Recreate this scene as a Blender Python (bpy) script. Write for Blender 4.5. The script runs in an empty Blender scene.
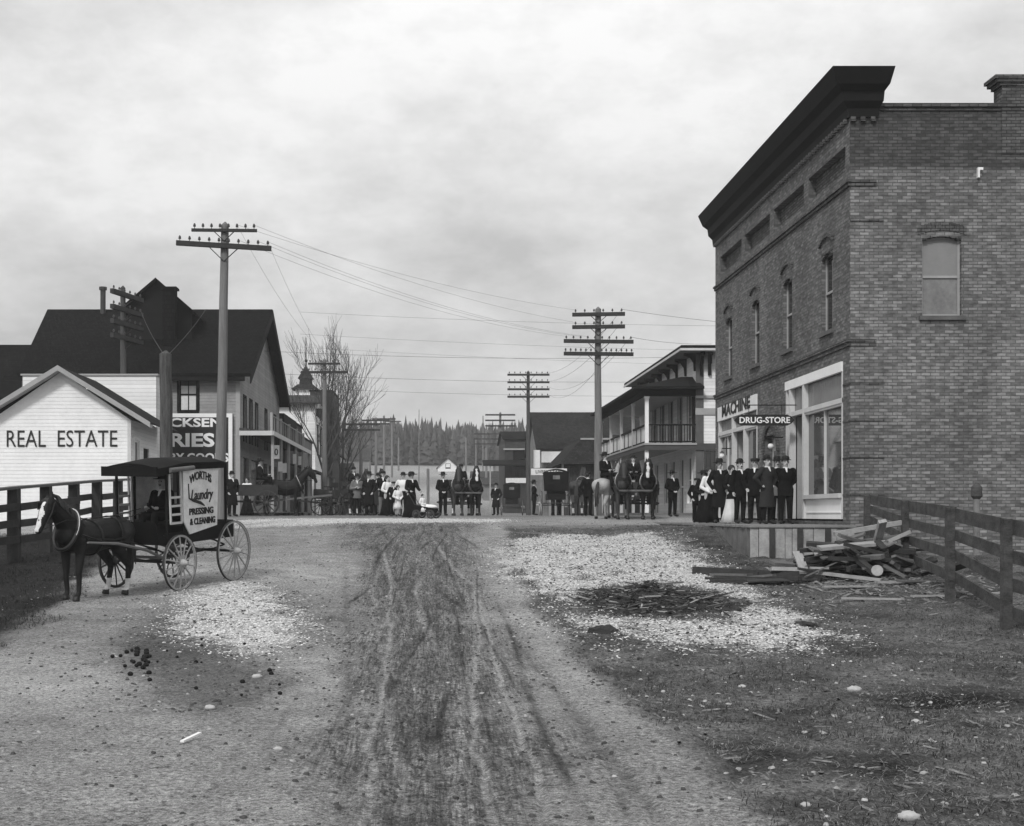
import bpy, bmesh, math, random
import numpy as np
from mathutils import Vector, Matrix, Quaternion

random.seed(7)
rng = np.random.default_rng(7)
PI = math.pi
SC = bpy.context.scene
COL = SC.collection
F = 1310.0; VX = 430.0; VY = 515.0; EYE = 1.75

# ------------------------------------------------------------------ ground height
_PY = np.array([-400, -10, 8, 14, 18, 23, 27, 31, 36, 40, 44, 48, 53, 60, 112, 130, 150, 200, 250, 300, 400, 500, 700, 2500], float)
_PZ = np.array([-.1, -.05, 0, .0, .08, .25, .50, .80, 1.12, 1.32, 1.52, 1.66, 1.715, 1.725, 1.73, 2.0, 3.4, 6.9, 10.2, 13.2, 15.5, 17, 14, 10], float)
_TY = np.arange(-400, 2500, .5)
_TZ = np.interp(_TY, _PY, _PZ)
_k = np.ones(7) / 7
_TZ = np.convolve(np.pad(_TZ, 3, mode='edge'), _k, 'valid')

def gz_arr(x, y):
    z = np.interp(y, _TY, _TZ)
    edge = -5.7 - .15 * (y - 17.5)
    d = np.clip((edge - x) / 3.0, 0, 1) * np.clip((34 - y) / 8, 0, 1)
    z = z - .18 * d
    r = np.clip((x - 6.5) / 5.0, 0, 1) * np.clip((30 - y) / 6, 0, 1)
    z = z + .28 * r
    s1 = np.clip((x - 4.6) / 2.6, 0, 1); s2 = np.clip((y - 31.4) / 4.0, 0, 1); s3 = np.clip((60 - y) / 10, 0, 1)
    b = s1 * s1 * (3 - 2 * s1) * s2 * s2 * (3 - 2 * s2) * s3
    z = z + b * np.clip(1.43 - z, 0, 1)
    return z

def gz(x, y):
    return float(gz_arr(np.array([x]), np.array([y]))[0])

def G(u, v):
    """ground point seen at reference pixel (used once, to lay things out in metres)"""
    d = 4.0
    while d < 60:
        x = (u - VX) * d / F
        if VY + F * (EYE - gz(x, d)) / d <= v: break
        d += .02
    return ((u - VX) * d / F, d)

def PX(u, D): return (u - VX) * D / F
def PZ(v, D): return EYE + (VY - v) * D / F

# ------------------------------------------------------------------ numpy noise
_perm = rng.random((512, 512))
def vnoise(x, y):
    xi = np.floor(x).astype(int); yi = np.floor(y).astype(int)
    fx = x - xi; fy = y - yi
    fx = fx * fx * (3 - 2 * fx); fy = fy * fy * (3 - 2 * fy)
    a = _perm[xi % 512, yi % 512]; b = _perm[(xi + 1) % 512, yi % 512]
    c = _perm[xi % 512, (yi + 1) % 512]; d = _perm[(xi + 1) % 512, (yi + 1) % 512]
    return (a * (1 - fx) + b * fx) * (1 - fy) + (c * (1 - fx) + d * fx) * fy
def fbm(x, y, o=4):
    s = 0; a = .5; t = 0
    for i in range(o):
        s = s + a * vnoise(x * 2 ** i + 17.3 * i, y * 2 ** i + 5.1 * i); t += a; a *= .5
    return s / t

# ------------------------------------------------------------------ materials
MATS = {}
def mat(name, v, rough=.85, var=.25, scale=3.0, bump=0.0, bscale=None, spec=.3, stretch=(1, 1, 1), kind=None, **kw):
    if name in MATS: return MATS[name]
    m = bpy.data.materials.new(name); m.use_nodes = True
    nt = m.node_tree; N = nt.nodes; L = nt.links
    b = N['Principled BSDF']
    b.inputs['Roughness'].default_value = rough
    b.inputs['Specular IOR Level'].default_value = spec
    tc = N.new('ShaderNodeTexCoord')
    mp = N.new('ShaderNodeMapping'); mp.inputs['Scale'].default_value = stretch
    L.new(tc.outputs['Object'], mp.inputs['Vector'])
    def noise(sc, det=6, vec=None, r=.6):
        n = N.new('ShaderNodeTexNoise'); n.inputs['Scale'].default_value = sc; n.inputs['Detail'].default_value = det
        n.inputs['Roughness'].default_value = r
        L.new(vec or mp.outputs['Vector'], n.inputs['Vector']); return n
    def math_(op, a, b_=None, c=None):
        n = N.new('ShaderNodeMath'); n.operation = op
        for i, s in enumerate((a, b_, c)):
            if s is None: continue
            if isinstance(s, (int, float)): n.inputs[i].default_value = s
            else: L.new(s, n.inputs[i])
        return n.outputs[0]
    def maprange(s, a, b_, c, d):
        n = N.new('ShaderNodeMapRange'); L.new(s, n.inputs[0])
        for i, q in enumerate((a, b_, c, d)): n.inputs[i + 1].default_value = q
        return n.outputs[0]
    n1 = noise(scale); n2 = noise(scale * 7.3, 4)
    mix = math_('ADD', math_('MULTIPLY', n1.outputs[0], .65), math_('MULTIPLY', n2.outputs[0], .35))
    fac = maprange(mix, .3, .7, 1 - var, 1 + var)
    base = math_('MULTIPLY', fac, v)
    height = None
    uv = tc.outputs['UV']
    if kind == 'brick':
        bt = N.new('ShaderNodeTexBrick')
        bt.inputs['Scale'].default_value = 1.0
        bt.inputs['Brick Width'].default_value = .225; bt.inputs['Row Height'].default_value = .078
        bt.inputs['Mortar Size'].default_value = .011; bt.inputs['Mortar Smooth'].default_value = .3
        bt.inputs['Bias'].default_value = -.1
        bt.inputs['Color1'].default_value = (v * .62,) * 3 + (1,); bt.inputs['Color2'].default_value = (v * 1.38,) * 3 + (1,)
        bt.inputs['Mortar'].default_value = (kw.get('mortar', v * .45),) * 3 + (1,)
        # slight waviness of the courses
        wn = noise(1.2, 3, uv)
        vm = N.new('ShaderNodeVectorMath'); vm.operation = 'MULTIPLY_ADD'
        L.new(wn.outputs['Color'], vm.inputs[0]); vm.inputs[1].default_value = (.012, .02, 0); L.new(uv, vm.inputs[2])
        L.new(vm.outputs[0], bt.inputs['Vector'])
        # per-row darker headers
        rn = N.new('ShaderNodeTexNoise'); rn.inputs['Scale'].default_value = 1.0; rn.inputs['Detail'].default_value = 2
        mp2 = N.new('ShaderNodeMapping'); mp2.inputs['Scale'].default_value = (5.5, 12.8, 1); L.new(uv, mp2.inputs['Vector'])
        L.new(mp2.outputs['Vector'], rn.inputs['Vector'])
        rf = maprange(rn.outputs[0], .36, .60, .72, 1.16)
        stn = N.new('ShaderNodeTexNoise'); stn.inputs['Scale'].default_value = 1.0; stn.inputs['Detail'].default_value = 5
        mp3 = N.new('ShaderNodeMapping'); mp3.inputs['Scale'].default_value = (.9, .22, 1); L.new(uv, mp3.inputs['Vector']); L.new(mp3.outputs['Vector'], stn.inputs['Vector'])
        rf = math_('MULTIPLY', rf, maprange(stn.outputs[0], .35, .65, .84, 1.14))
        bw = N.new('ShaderNodeRGBToBW'); L.new(bt.outputs['Color'], bw.inputs[0])
        base = math_('MULTIPLY', math_('MULTIPLY', bw.outputs[0], fac), rf)
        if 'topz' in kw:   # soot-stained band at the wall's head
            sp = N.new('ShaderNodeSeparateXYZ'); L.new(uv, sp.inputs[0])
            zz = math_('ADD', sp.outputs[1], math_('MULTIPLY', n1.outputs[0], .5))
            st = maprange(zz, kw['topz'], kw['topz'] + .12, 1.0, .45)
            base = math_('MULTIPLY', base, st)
        height = math_('SUBTRACT', math_('MULTIPLY', n2.outputs[0], .35), bt.outputs['Fac'])
        bump = bump or .5; bd = .02
    elif kind == 'board':
        # horizontal (or vertical) boards: sawtooth relief
        sp = N.new('ShaderNodeSeparateXYZ'); L.new(uv, sp.inputs[0])
        ax = sp.outputs[0] if kw.get('vert') else sp.outputs[1]
        p = kw.get('pitch', .13)
        q = math_('DIVIDE', ax, p)
        fr = math_('FRACT', q)
        idn = math_('FLOOR', q)
        wn = N.new('ShaderNodeTexWhiteNoise'); wn.noise_dimensions = '1D'; L.new(idn, wn.inputs['W'])
        base = math_('MULTIPLY', base, maprange(wn.outputs[0], 0, 1, .9, 1.08))
        if kw.get('vert'):
            gap = maprange(math_('ABSOLUTE', math_('SUBTRACT', fr, .5)), .42, .5, 1, 0)
            height = gap
            base = math_('MULTIPLY', base, maprange(gap, 0, 1, .6, 1))
        else:
            height = math_('SUBTRACT', 1.0, fr)
            base = math_('MULTIPLY', base, maprange(fr, .9, 1.0, 1, .62))  # shadow under each board's lap, painted as a darker line
        bump = bump or .8; bd = .03
    elif kind == 'shingle':
        bt = N.new('ShaderNodeTexBrick'); bt.inputs['Scale'].default_value = 1.0
        bt.inputs['Brick Width'].default_value = .16; bt.inputs['Row Height'].default_value = .2
        bt.inputs['Mortar Size'].default_value = .012
        bt.inputs['Color1'].default_value = (v * .6,) * 3 + (1,); bt.inputs['Color2'].default_value = (v * 1.5,) * 3 + (1,)
        bt.inputs['Mortar'].default_value = (v * .3,) * 3 + (1,)
        L.new(uv, bt.inputs['Vector'])
        bw = N.new('ShaderNodeRGBToBW'); L.new(bt.outputs['Color'], bw.inputs[0])
        base = math_('MULTIPLY', bw.outputs[0], fac)
        height = math_('SUBTRACT', math_('MULTIPLY', n2.outputs[0], .5), bt.outputs['Fac']); bump = bump or .6; bd = .02
    elif bump:
        nb = noise(bscale or scale * 9, 5); height = nb.outputs[0]; bd = kw.get('bd', .02)
    if kind == 'ground':
        at = N.new('ShaderNodeAttribute'); at.attribute_name = 'alb'
        sepc = N.new('ShaderNodeSeparateColor'); L.new(at.outputs['Color'], sepc.inputs[0])
        alb, grav, mud = sepc.outputs[0], sepc.outputs[1], sepc.outputs[2]
        f1 = noise(2.2, 8, tc.outputs['Object'], .7)
        f2 = noise(22, 6, tc.outputs['Object'], .75)
        f3 = noise(90, 3, tc.outputs['Object'], .7)
        ff = math_('MULTIPLY', maprange(f1.outputs[0], .35, .65, .82, 1.18), maprange(f2.outputs[0], .35, .65, .32, 1.7))
        mpm = N.new('ShaderNodeMapping'); mpm.inputs['Scale'].default_value = (42, 2.2, 8); L.new(tc.outputs['Object'], mpm.inputs['Vector'])
        fm = noise(1.0, 5, mpm.outputs['Vector'], .7)
        mpd = N.new('ShaderNodeMapping'); mpd.inputs['Scale'].default_value = (9, 16, 8); L.new(tc.outputs['Object'], mpd.inputs['Vector'])
        fd = noise(1.0, 6, mpd.outputs['Vector'], .75)
        fmm = math_('MULTIPLY', maprange(fm.outputs[0], .37, .63, .45, 1.55), maprange(fd.outputs[0], .36, .64, .62, 1.38))
        mxm = N.new('ShaderNodeMix'); mxm.data_type = 'FLOAT'; L.new(mud, mxm.inputs[0]); mxm.inputs[2].default_value = 1.0; L.new(fmm, mxm.inputs[3])
        ff = math_('MULTIPLY', ff, mxm.outputs[0])
        ff = math_('MULTIPLY', ff, maprange(f3.outputs[0], .36, .64, .5, 1.5))
        vo = N.new('ShaderNodeTexVoronoi'); vo.inputs['Scale'].default_value = 26; L.new(tc.outputs['Object'], vo.inputs['Vector'])
        vb = N.new('ShaderNodeRGBToBW'); L.new(vo.outputs['Color'], vb.inputs[0])
        # scattered pale pebbles set in the dirt
        peb = math_('MULTIPLY', math_('GREATER_THAN', vb.outputs[0], .80), math_('LESS_THAN', vo.outputs['Distance'], .30))
        fb = math_('MULTIPLY', alb, ff)
        gcol = math_('MULTIPLY', maprange(vb.outputs[0], .1, .8, .22, .74), maprange(f1.outputs[0], .3, .7, .75, 1.15))
        mx = N.new('ShaderNodeMix'); mx.data_type = 'FLOAT'
        gfac = maprange(math_('ADD', grav, math_('MULTIPLY', math_('SUBTRACT', f2.outputs[0], .5), 1.1)), .35, .65, 0, 1)
        L.new(gfac, mx.inputs[0]); L.new(fb, mx.inputs[2]); L.new(gcol, mx.inputs[3])
        mx2 = N.new('ShaderNodeMix'); mx2.data_type = 'FLOAT'
        L.new(math_('MULTIPLY', peb, .35), mx2.inputs[0]); L.new(mx.outputs[0], mx2.inputs[2]); mx2.inputs[3].default_value = .38
        base = mx2.outputs[0]
        height = math_('ADD', f2.outputs[0], math_('MULTIPLY', f3.outputs[0], .4)); bump = .9; bd = .045
    cc = N.new('ShaderNodeCombineColor')
    for i in range(3): L.new(base, cc.inputs[i])
    L.new(cc.outputs[0], b.inputs['Base Color'])
    if height is not None and bump:
        bn = N.new('ShaderNodeBump'); bn.inputs['Strength'].default_value = bump; bn.inputs['Distance'].default_value = bd
        L.new(height, bn.inputs['Height']); L.new(bn.outputs[0], b.inputs['Normal'])
    MATS[name] = m
    return m

def glass(name, v=.02, rough=.06, ior=1.6):
    if name in MATS: return MATS[name]
    m = mat(name, v, rough, var=.5, scale=1.5, spec=.6)
    m.node_tree.nodes['Principled BSDF'].inputs['IOR'].default_value = ior
    return m

# ------------------------------------------------------------------ mesh builder
class MB:
    def __init__(s): s.v = []; s.f = []; s.mi = []; s.cur = 0
    def add(s, vs, fs):
        n = len(s.v); s.v.extend([tuple(p) for p in vs])
        for f in fs: s.f.append(tuple(n + i for i in f)); s.mi.append(s.cur)
        return s
    def box(s, x0, x1, y0, y1, z0, z1):
        if x0 > x1: x0, x1 = x1, x0
        if y0 > y1: y0, y1 = y1, y0
        if z0 > z1: z0, z1 = z1, z0
        return s.add([(x0, y0, z0), (x1, y0, z0), (x1, y1, z0), (x0, y1, z0), (x0, y0, z1), (x1, y0, z1), (x1, y1, z1), (x0, y1, z1)],
                     [(0, 3, 2, 1), (4, 5, 6, 7), (0, 1, 5, 4), (1, 2, 6, 5), (2, 3, 7, 6), (3, 0, 4, 7)])
    def hexa(s, p):  # 8 points: bottom 4 ccw, top 4
        return s.add(p, [(0, 3, 2, 1), (4, 5, 6, 7), (0, 1, 5, 4), (1, 2, 6, 5), (2, 3, 7, 6), (3, 0, 4, 7)])
    def obox(s, c, a, b, d):  # centre and three half-axis vectors
        c = Vector(c); a = Vector(a); b = Vector(b); d = Vector(d)
        return s.hexa([c - a - b - d, c + a - b - d, c + a + b - d, c - a + b - d, c - a - b + d, c + a - b + d, c + a + b + d, c - a + b + d])
    def bar(s, p0, p1, w, h, up=(0, 0, 1)):
        p0 = Vector(p0); p1 = Vector(p1); d = p1 - p0; u = Vector(up)
        if abs(d.normalized().dot(u)) > .98: u = Vector((0, 1, 0))
        sx = d.cross(u).normalized() * w / 2; sz = sx.cross(d).normalized() * h / 2
        return s.obox((p0 + p1) / 2, d / 2, sx, sz)
    def quad(s, *p): return s.add(p, [tuple(range(len(p)))])
    def prism(s, poly, y0, y1):  # polygon in xz, extruded along y
        n = len(poly)
        return s.add([(x, y0, z) for x, z in poly] + [(x, y1, z) for x, z in poly],
                     [tuple(range(n)), tuple(range(2 * n - 1, n - 1, -1))] + [(i, i + n, (i + 1) % n + n, (i + 1) % n) for i in range(n)])
    def tube(s, pts, rad, n=8, caps=True, sq=1.0):
        pts = [Vector(p) for p in pts]
        if isinstance(rad, (int, float)): rad = [rad] * len(pts)
        base = len(s.v); prev = None
        for i, p in enumerate(pts):
            d = (pts[min(i + 1, len(pts) - 1)] - pts[max(i - 1, 0)])
            d = d.normalized() if d.length > 1e-9 else Vector((0, 0, 1))
            if prev is None:
                a = d.orthogonal().normalized()
            else:
                a = (prev - d * prev.dot(d)); a = a.normalized() if a.length > 1e-6 else d.orthogonal().normalized()
            prev = a; b = d.cross(a)
            for k in range(n):
                t = 2 * PI * k / n
                s.v.append(tuple(p + (a * math.cos(t) + b * math.sin(t) * sq) * rad[i]))
        for i in range(len(pts) - 1):
            for k in range(n):
                s.f.append((base + i * n + k, base + i * n + (k + 1) % n, base + (i + 1) * n + (k + 1) % n, base + (i + 1) * n + k)); s.mi.append(s.cur)
        if caps:
            s.f.append(tuple(base + k for k in range(n))[::-1]); s.mi.append(s.cur)
            s.f.append(tuple(base + (len(pts) - 1) * n + k for k in range(n))); s.mi.append(s.cur)
        return s
    def capsule(s, p0, r0, p1, r1, n=12):
        p0 = Vector(p0); p1 = Vector(p1); d = p1 - p0
        if d.length < 1e-6: d = Vector((0, 0, 1e-4)); p1 = p0 + d
        u = d.normalized(); pts = []; rs = []
        for a in (75, 50, 25, 0): pts.append(p0 - u * r0 * math.sin(math.radians(a))); rs.append(r0 * math.cos(math.radians(a)))
        for a in (0, 25, 50, 75): pts.append(p1 + u * r1 * math.sin(math.radians(a))); rs.append(r1 * math.cos(math.radians(a)))
        return s.tube(pts, rs, n)
    def chain(s, js, n=12):
        for (a, ra), (b, rb) in zip(js[:-1], js[1:]): s.capsule(a, ra, b, rb, n)
        return s
    def ball(s, c, r, n=12, m=8, sc=(1, 1, 1)):
        base = len(s.v); c = Vector(c)
        s.v.append((c.x, c.y, c.z - r * sc[2]))
        for i in range(1, m):
            ph = -PI / 2 + PI * i / m
            for k in range(n):
                t = 2 * PI * k / n
                s.v.append((c.x + r * sc[0] * math.cos(ph) * math.cos(t), c.y + r * sc[1] * math.cos(ph) * math.sin(t), c.z + r * sc[2] * math.sin(ph)))
        s.v.append((c.x, c.y, c.z + r * sc[2])); top = len(s.v) - 1
        for k in range(n): s.f.append((base, base + 1 + (k + 1) % n, base + 1 + k)); s.mi.append(s.cur)
        for i in range(m - 2):
            for k in range(n):
                a = base + 1 + i * n
                s.f.append((a + k, a + (k + 1) % n, a + n + (k + 1) % n, a + n + k)); s.mi.append(s.cur)
        a = base + 1 + (m - 2) * n
        for k in range(n): s.f.append((a + k, a + (k + 1) % n, top)); s.mi.append(s.cur)
        return s
    def rings(s, rs, n=16):  # closed loft of ellipses: (z, rx, ry, cx, cy)
        base = len(s.v)
        for (z, rx, ry, cx, cy) in rs:
            for k in range(n):
                t = 2 * PI * k / n; s.v.append((cx + rx * math.cos(t), cy + ry * math.sin(t), z))
        for i in range(len(rs) - 1):
            for k in range(n):
                s.f.append((base + i * n + k, base + i * n + (k + 1) % n, base + (i + 1) * n + (k + 1) % n, base + (i + 1) * n + k)); s.mi.append(s.cur)
        s.f.append(tuple(base + k for k in range(n))[::-1]); s.mi.append(s.cur)
        s.f.append(tuple(base + (len(rs) - 1) * n + k for k in range(n))); s.mi.append(s.cur)
        return s
    def build(s, name, m, parent=None, smooth=False, recalc=True, uv=True):
        me = bpy.data.meshes.new(name)
        me.from_pydata([tuple(p) for p in s.v], [], s.f)
        ms = m if isinstance(m, (list, tuple)) else [m]
        for q in ms: me.materials.append(q)
        if len(ms) > 1: me.polygons.foreach_set('material_index', s.mi)
        if recalc:
            bm = bmesh.new(); bm.from_mesh(me); bmesh.ops.recalc_face_normals(bm, faces=bm.faces); bm.to_mesh(me); bm.free()
        if smooth: me.polygons.foreach_set('use_smooth', [True] * len(me.polygons))
        if uv: boxuv(me)
        me.update()
        o = bpy.data.objects.new(name, me); COL.objects.link(o)
        if parent is not None:
            o.parent = parent
            off = origin_of(parent)
            for v_ in me.vertices: v_.co -= off
        return o

def origin_of(o):
    t = Vector((0, 0, 0))
    while o is not None: t += Vector(o.get('_o', (0, 0, 0))); o = o.parent
    return t

def boxuv(me):
    n = len(me.loops)
    if not n: return
    uvl = me.uv_layers.new(name='UVMap')
    co = np.empty(len(me.vertices) * 3); me.vertices.foreach_get('co', co); co = co.reshape(-1, 3)
    li = np.empty(n, int); me.loops.foreach_get('vertex_index', li)
    pn = np.empty(len(me.polygons) * 3); me.polygons.foreach_get('normal', pn); pn = np.abs(pn.reshape(-1, 3))
    ls = np.empty(len(me.polygons), int); me.polygons.foreach_get('loop_total', ls)
    ax = np.repeat(np.argmax(pn * np.array([1, 1, 1.25]), axis=1), ls)
    c = co[li]
    u = np.where(ax == 0, c[:, 1], c[:, 0]); v = np.where(ax == 2, c[:, 1], c[:, 2])
    uvl.data.foreach_set('uv', np.stack([u, v], 1).astype(np.float32).ravel())

def tag(o, label=None, cat=None, group=None, kind=None):
    if label: o['label'] = label
    if cat: o['category'] = cat
    if group: o['group'] = group
    if kind: o['kind'] = kind
    return o

def thing(name, loc, label, cat, group=None):
    """Empty at the thing's base. children are built in world metres and shifted by the stored origin"""
    o = bpy.data.objects.new(name, None); COL.objects.link(o)
    o.empty_display_size = .2
    o.location = loc; o['_o'] = tuple(loc)
    return tag(o, label, cat, group)

def dup(root, loc=None, rot=None, label=None, group=None, scale=None):
    r = root.copy(); COL.objects.link(r)
    if loc is not None: r.location = loc
    if rot is not None: r.rotation_euler = rot
    if scale: r.scale = (scale,) * 3 if isinstance(scale, (int, float)) else scale
    if label: r['label'] = label
    if group: r['group'] = group
    def rec(src, dst):
        for ch in list(src.children):
            c = ch.copy(); COL.objects.link(c); c.parent = dst
            rec(ch, c)
    rec(root, r)
    return r

def slope_rot(x, y, yaw):
    """rotation that stands a thing whose forward is +X on the sloping ground, heading along yaw"""
    e = .6
    nx = -(gz(x + e, y) - gz(x - e, y)) / (2 * e); ny = -(gz(x, y + e) - gz(x, y - e)) / (2 * e)
    up = Vector((nx, ny, 1)).normalized()
    f = Vector((math.cos(yaw), math.sin(yaw), 0)); f = (f - up * f.dot(up)).normalized()
    l = up.cross(f)
    return Matrix((f, l, up)).transposed().to_euler()

class Fr:
    """a wall frame: u along the wall, z up, d outward"""
    def __init__(s, O, u, n): s.O = Vector((O[0], O[1], 0)); s.u = Vector((u[0], u[1], 0)); s.n = Vector((n[0], n[1], 0))
    def p(s, u, z, d=0): return s.O + s.u * u + s.n * d + Vector((0, 0, z))
    def box(s, mb, u0, u1, z0, z1, d0, d1):
        return mb.hexa([s.p(u0, z0, d0), s.p(u1, z0, d0), s.p(u1, z0, d1), s.p(u0, z0, d1), s.p(u0, z1, d0), s.p(u1, z1, d0), s.p(u1, z1, d1), s.p(u0, z1, d1)])
    def wall(s, mb, u0, u1, z0, z1, holes=(), t=.12, arch=()):
        us = sorted({u0, u1, *[h[0] for h in holes], *[h[1] for h in holes]}); zs = sorted({z0, z1, *[h[2] for h in holes], *[h[3] for h in holes]})
        us = [a for a in us if u0 - 1e-6 <= a <= u1 + 1e-6]; zs = [a for a in zs if z0 - 1e-6 <= a <= z1 + 1e-6]
        for i in range(len(us) - 1):
            for j in range(len(zs) - 1):
                a, b, c, d = us[i], us[i + 1], zs[j], zs[j + 1]
                cu, cz = (a + b) / 2, (c + d) / 2
                if any(h[0] < cu < h[1] and h[2] < cz < h[3] for h in holes): continue
                mb.quad(s.p(a, c), s.p(b, c), s.p(b, d), s.p(a, d))
        for (a, b, c, d) in holes:
            mb.quad(s.p(a, c), s.p(a, d), s.p(a, d, -t), s.p(a, c, -t)); mb.quad(s.p(b, c), s.p(b, d), s.p(b, d, -t), s.p(b, c, -t))
            mb.quad(s.p(a, c), s.p(b, c), s.p(b, c, -t), s.p(a, c, -t)); mb.quad(s.p(a, d), s.p(b, d), s.p(b, d, -t), s.p(a, d, -t))
        return mb

def window(fr, parent, u0, u1, z0, z1, fm, gm, t=.12, fw=.06, sash=True, mull=0, sill=None, casing=None, name='window', blind=None, arch=0):
    """sash window set in a reveal of depth t: frame (with pane, sill as sub-parts)"""
    mb = MB(); d0, d1 = -t, -t + .05
    fr.box(mb, u0, u0 + fw, z0, z1, d0, d1); fr.box(mb, u1 - fw, u1, z0, z1, d0, d1)
    fr.box(mb, u0 + fw, u1 - fw, z0, z0 + fw, d0, d1); fr.box(mb, u0 + fw, u1 - fw, z1 - fw, z1, d0, d1)
    zm = (z0 + z1) / 2
    if sash: fr.box(mb, u0 + fw, u1 - fw, zm - fw / 2, zm + fw / 2, d0, d1 + .01)
    for k in range(mull):
        um = u0 + (u1 - u0) * (k + 1) / (mull + 1); fr.box(mb, um - fw / 3, um + fw / 3, z0 + fw, z1 - fw, d0, d1 - .01)
    if casing:
        c = casing
        fr.box(mb, u0 - c, u0, z0 - .02, z1 + c, 0, .03); fr.box(mb, u1, u1 + c, z0 - .02, z1 + c, 0, .03); fr.box(mb, u0, u1, z1, z1 + c, 0, .03)
    w = mb.build(name, fm, parent)
    g = MB(); fr.box(g, u0 + fw * .6, u1 - fw * .6, z0 + fw * .6, z1 - fw * .6, d0 + .005, d0 + .02); g.build('pane', gm, w)
    if blind:
        b = MB(); fr.box(b, u0 + fw, u1 - fw, z1 - (z1 - z0) * blind[0], z1 - fw, d0 + .021, d0 + .028); b.build('blind', blind[1], w)
    if sill:
        b = MB(); fr.box(b, u0 - .08, u1 + .08, z0 - .10, z0, -t, .07); b.build('sill', sill, w)
    return w

_tc = {}
def text(name, s, height, width, m, parent, origin, u, n, depth=.012, bold=0.0, shear=0.0, arc=None):
    """lettering lying on a plane: origin = lower-left, u = reading direction, cap height and total width in metres"""
    cu = bpy.data.curves.new('t', 'FONT'); cu.body = s; cu.size = 1.0; cu.extrude = .0; cu.offset = bold; cu.shear = shear
    cu.resolution_u = 3
    o = bpy.data.objects.new('t', cu); COL.objects.link(o)
    dg = bpy.context.evaluated_depsgraph_get(); me0 = bpy.data.meshes.new_from_object(o.evaluated_get(dg))
    bpy.data.objects.remove(o)
    co = np.array([v.co[:] for v in me0.vertices]); fs = [tuple(p.vertices) for p in me0.polygons]
    mn = co.min(0); mx = co.max(0)
    X = (co[:, 0] - mn[0]) / (mx[0] - mn[0]) * width; Y = (co[:, 1] - mn[1]) / (mx[1] - mn[1]) * height
    if arc is not None:
        tt = X / width * 2 - 1; Y = Y + arc * (1 - tt * tt)
    u = Vector(u).normalized(); n = Vector(n).normalized(); up = Vector((0, 0, 1)) if abs(n.z) < .9 else Vector((0, 1, 0))
    mb = MB(); O = Vector(origin); nv = len(co)
    vs = [O + u * float(a) + up * float(b) + n * depth for a, b in zip(X, Y)]
    vs2 = [O + u * float(a) + up * float(b) for a, b in zip(X, Y)]
    mb.add(vs + vs2, fs)
    # side walls along boundary edges
    cnt = {}
    for f in fs:
        for a, b in zip(f, f[1:] + f[:1]): cnt[(a, b)] = cnt.get((a, b), 0) + 1
    for (a, b) in cnt:
        if (b, a) not in cnt: mb.add([vs[a], vs[b], vs2[b], vs2[a]], [(0, 1, 2, 3)])
    bpy.data.meshes.remove(me0)
    return mb.build(name, m, parent)

def remesh(mb, name, m, voxel, parent=None, smooth_it=4, split=None, extra=None):
    me = bpy.data.meshes.new(name); me.from_pydata([tuple(p) for p in mb.v], [], mb.f)
    bm = bmesh.new(); bm.from_mesh(me); bmesh.ops.recalc_face_normals(bm, faces=bm.faces); bm.to_mesh(me); bm.free()
    o = bpy.data.objects.new(name, me); COL.objects.link(o)
    r = o.modifiers.new('r', 'REMESH'); r.mode = 'VOXEL'; r.voxel_size = voxel
    if smooth_it:
        s = o.modifiers.new('s', 'SMOOTH'); s.iterations = smooth_it; s.factor = .5
    dg = bpy.context.evaluated_depsgraph_get(); dg.update()
    me2 = bpy.data.meshes.new_from_object(o.evaluated_get(dg))
    bpy.data.objects.remove(o); bpy.data.meshes.remove(me)
    ms = m if isinstance(m, (list, tuple)) else [m]
    me2.materials.clear()
    for q in ms: me2.materials.append(q)
    me2.polygons.foreach_set('use_smooth', [True] * len(me2.polygons))
    idx = [0] * len(me2.polygons)
    if split:
        for p in me2.polygons: idx[p.index] = split(p.center)
    me2.polygons.foreach_set('material_index', idx)
    me2.name = name
    o = bpy.data.objects.new(name, me2); COL.objects.link(o)
    if parent is not None: o.parent = parent
    return o
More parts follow.
